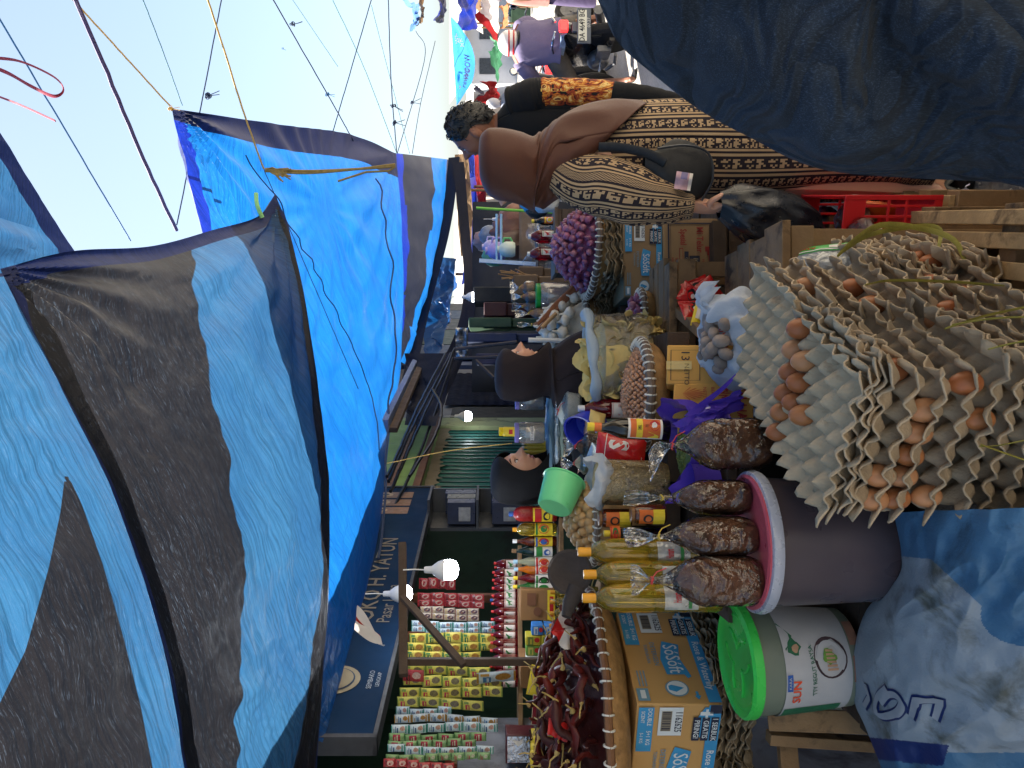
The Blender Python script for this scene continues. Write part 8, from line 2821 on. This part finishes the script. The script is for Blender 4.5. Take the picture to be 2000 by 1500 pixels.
jug("lilac plastic jug hanging in the clear-bag stall", 988, 490, 6.4, .9, (170, 150, 206))
jug("pale violet jug in the clear-bag stall, upper one", 972, 482, 6.5, .7, (180, 170, 210))
jug("white jug with green bands in the clear-bag stall", 1006, 487, 6.2, .75, (206, 216, 200), (90, 180, 110))
for i, (X, Y, d, s_, c_, lb) in enumerate(((1002, 452, 6.9, .16, (118, 74, 60), "brown bundle at the back of the clear-bag stall"), (1012, 430, 6.9, .15, (134, 84, 66), "reddish brown bundle by the lit bulb"), (1000, 478, 6.8, .13, (96, 70, 60), "dark brown bundle by the jugs"),
                                            (990, 455, 7.0, .10, (60, 130, 190), "blue bundle hung in the clear-bag stall"), (985, 440, 7.0, .08, (200, 60, 80), "pink red bundle hung in the clear-bag stall"), (960, 460, 7.2, .10, (120, 130, 150), "grey blue bundle under the red awning"),
                                            (966, 500, 7.2, .10, (90, 150, 120), "sea green bundle under the red awning"), (948, 470, 7.4, .10, (150, 120, 120), "dull rose bundle under the red awning"), (1050, 406, 4.6, .06, (30, 32, 36), "small black bag beside the green pole"),
                                            (1036, 398, 4.6, .05, (70, 160, 206), "small light blue bag before the green pole"), (1040, 384, 4.4, .05, (220, 224, 228), "white bag at the brown veil's edge"), (1066, 396, 4.3, .06, (206, 212, 216), "crumpled white bag hanging lower at the veil's edge"))):
    m = MB(); m.ball((0, 0, 0), (s_, s_ * .8, s_ * 1.2), 18, 12, 0, None, lambda p: .22 * NZ.noise(p * 2.2 + V((i * 3, 0, 0))) + .08 * NZ.noise(p * 6))
    tag(m.build("bundle", pm("bundle colour %d" % i, c_, .5, .35, 14, .3, 40), None, P(X, Y, d)), lb, "bundle")
m = MB(); m.grid(lambda u, v: V((-.1 + 2.4 * u, 9.4 + .3 * u, .0 + 1.74 * v)), 10, 6)
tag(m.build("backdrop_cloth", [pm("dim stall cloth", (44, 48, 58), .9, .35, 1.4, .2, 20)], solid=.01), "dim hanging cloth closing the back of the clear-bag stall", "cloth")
# things in the dim lane
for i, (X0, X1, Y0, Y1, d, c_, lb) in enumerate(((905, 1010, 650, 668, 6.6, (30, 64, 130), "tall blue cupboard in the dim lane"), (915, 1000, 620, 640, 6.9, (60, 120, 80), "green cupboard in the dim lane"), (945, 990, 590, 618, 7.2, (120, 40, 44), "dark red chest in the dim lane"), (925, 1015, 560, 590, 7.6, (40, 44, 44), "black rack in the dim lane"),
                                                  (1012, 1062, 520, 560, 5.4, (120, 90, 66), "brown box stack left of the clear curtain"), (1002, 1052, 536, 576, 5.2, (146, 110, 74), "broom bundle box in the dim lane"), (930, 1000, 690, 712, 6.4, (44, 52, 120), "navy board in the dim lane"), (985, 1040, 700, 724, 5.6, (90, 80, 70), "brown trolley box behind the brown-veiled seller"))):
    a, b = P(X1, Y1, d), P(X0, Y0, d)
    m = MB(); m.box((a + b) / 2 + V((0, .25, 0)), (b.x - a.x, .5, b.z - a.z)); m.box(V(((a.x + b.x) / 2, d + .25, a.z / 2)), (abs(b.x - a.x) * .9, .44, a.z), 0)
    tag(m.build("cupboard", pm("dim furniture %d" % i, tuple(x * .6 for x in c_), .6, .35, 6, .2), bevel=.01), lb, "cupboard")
for i in range(10):
    m = MB(); X = 985 + rnd(-20, 40); Y = 528 + rnd(-8, 26)
    m.tube([P(1046, 548 + rnd(-12, 12), 5.3), P(X, Y, 5.2)], .005, 5)
    tag(m.build("broom_stick", WOODC), "thin stick in the broom bundle in the dim lane", "stick", "sticks in the broom bundle")
for pts, lb in (([(888, 700, 5.2), (1000, 696, 5.0)], "dark metal bar of the rack in the dim lane, upper"), ([(890, 682, 5.2), (1010, 668, 5.0)], "dark slanting metal bar of the rack in the dim lane"), ([(930, 704, 5.1), (965, 738, 5.0)], "dark rail slanting behind the brown veil")):
    m = MB(); m.tube([P(*q) for q in pts], .012, 6); tag(m.build("metal_bar", pm("rusty dark bar", (52, 42, 40), .7, .3, 20, .2)), lb, "bar")
tag(MB().grid(lambda u, v: P(890 + 24 * v, 640 + 60 * u, 6.2) + V((0, .08 * NZ.noise(V((u * 6, v * 3, 1))), 0)), 20, 8).build("silver_sheet", pm("crumpled silver sheet", (150, 156, 166), .3, .4, 12, .6, 40, metal=.5)), "crumpled silvery sheet under the dark navy tarp", "sheet")

# parked motorcycle, bystanders far up the street
pk = dup(MOTO)
pk.location = (4.35, 10.6, 0)
pk.rotation_euler = (0, 0, R(-60))
pk["label"] = "parked motorcycle beyond the rider, turned sideways"
for c in [x for x in col.objects if x.parent == pk and x.name.startswith("number_plate")]:
    bpy.data.objects.remove(c)
pk2 = dup(MOTO); pk2.location = (4.55, 11.0 + 1.2, 0); pk2.rotation_euler = (0, 0, R(20)); pk2["label"] = "farther dark motorcycle standing ahead of the rider"
for c in [x for x in col.objects if x.parent == pk2 and x.name.startswith("number_plate")]:
    bpy.data.objects.remove(c)
pk3 = dup(MOTO); pk3.location = (4.0, 10.0, 0); pk3.rotation_euler = (0, 0, R(-4)); pk3["label"] = "green-tanked motorcycle facing away left of the rider"
for c in [x for x in col.objects if x.parent == pk3 and x.name.startswith("number_plate")]:
    bpy.data.objects.remove(c)


def walker(label, x, y, top, low, h=1.58, rz=0, veil=None):
    t = thing("person", label, "person", (x, y, 0), rz=rz)
    k = h / 1.6
    m = MB(); head(m, V((0, 0, 1.47 * k)), RZ(0), .95)
    J = {"pel": (V((0, 0, .86 * k)), (.14, .11)), "ch": (V((0, 0, 1.14 * k)), (.15, .1)), "nk": (V((0, .01, 1.34 * k)), .05), "hd": (V((0, 0, 1.44 * k)), .05)}
    Bn = [("pel", "ch"), ("ch", "nk"), ("nk", "hd")]
    for s_, q in ((-1, "l"), (1, "r")):
        J["h" + q] = (V((s_ * .09, 0, .8 * k)), .085); J["k" + q] = (V((s_ * .1, -.04, .45 * k)), .055); J["a" + q] = (V((s_ * .1, 0, .07)), .036); J["t" + q] = (V((s_ * .11, -.13, .03)), .03)
        J["s" + q] = (V((s_ * .18, 0, 1.27 * k)), .05); J["e" + q] = (V((s_ * .24, -.03, 1.02 * k)), .038); J["w" + q] = (V((s_ * .24, -.12, .82 * k)), .026)
        Bn += [("pel", "h" + q), ("h" + q, "k" + q), ("k" + q, "a" + q), ("a" + q, "t" + q), ("ch", "s" + q), ("s" + q, "e" + q), ("e" + q, "w" + q)]
        hand_bones(J, Bn, q + "_", "w" + q, (0, -.3, -1), (0, -1, 0), (s_, 0, 0), .95, .5)
    m.skin(J, Bn, "pel", 0)
    m.build("body", [SKIND, LIPS, EYEW, EYED], t)
    m = MB(); drape(m, smooth_rings([(V((0, 0, 1.36 * k)), .07, .07, 0, 0, 0), (V((0, 0, 1.30 * k)), .18, .12, 0, 0, 0), (V((0, 0, 1.1 * k)), .215, .15, 0, 0, 0), (V((0, 0, .75 * k)), .22, .16, 0, 0, 0)], 20), 36, 0, lambda a, v: .04 * v * sin(a * 6 + v * 4), True, False); m.build("shirt", top, t, sharp=0)
    m = MB(); drape(m, smooth_rings([(V((0, 0, .86 * k)), .17, .13, 0, 0, 0), (V((0, 0, .5 * k)), .2, .16, 0, 0, 0), (V((0, 0, .1)), .22, .18, 0, 0, 0)], 16), 36, 0, lambda a, v: .06 * v * sin(a * 5), True, False); m.build("skirt", low, t, sharp=0)
    m = MB(); m.ball((0, .012, 1.485 * k), (.088, .108, .125), 24, 16, 0, None, lambda p: -.25 * smooth(.3, .8, -p.y) * smooth(.4, .0, p.z)); m.build("veil" if veil else "hair", veil or HAIRM, t, sharp=0)


walker("far bystander in a pink top and grey violet skirt at the right edge", 5.3, 10.4, fabric("pink top", (206, 150, 140)), fabric("violet skirt", (104, 92, 128)), 1.55, R(40), fabric("pale veil", (190, 190, 196)))
walker("far bystander in grey walking beyond the rider", 4.75, 13.0, fabric("grey top", (130, 136, 150)), fabric("dark skirt far", (60, 62, 76)), 1.58, R(160), fabric("white veil far", (206, 206, 212)))
walker("far bystander in tan clothes near the green parasol", 4.9, 15.2, fabric("tan top", (190, 150, 110)), fabric("brown skirt far", (96, 76, 66)), 1.6, R(-70))
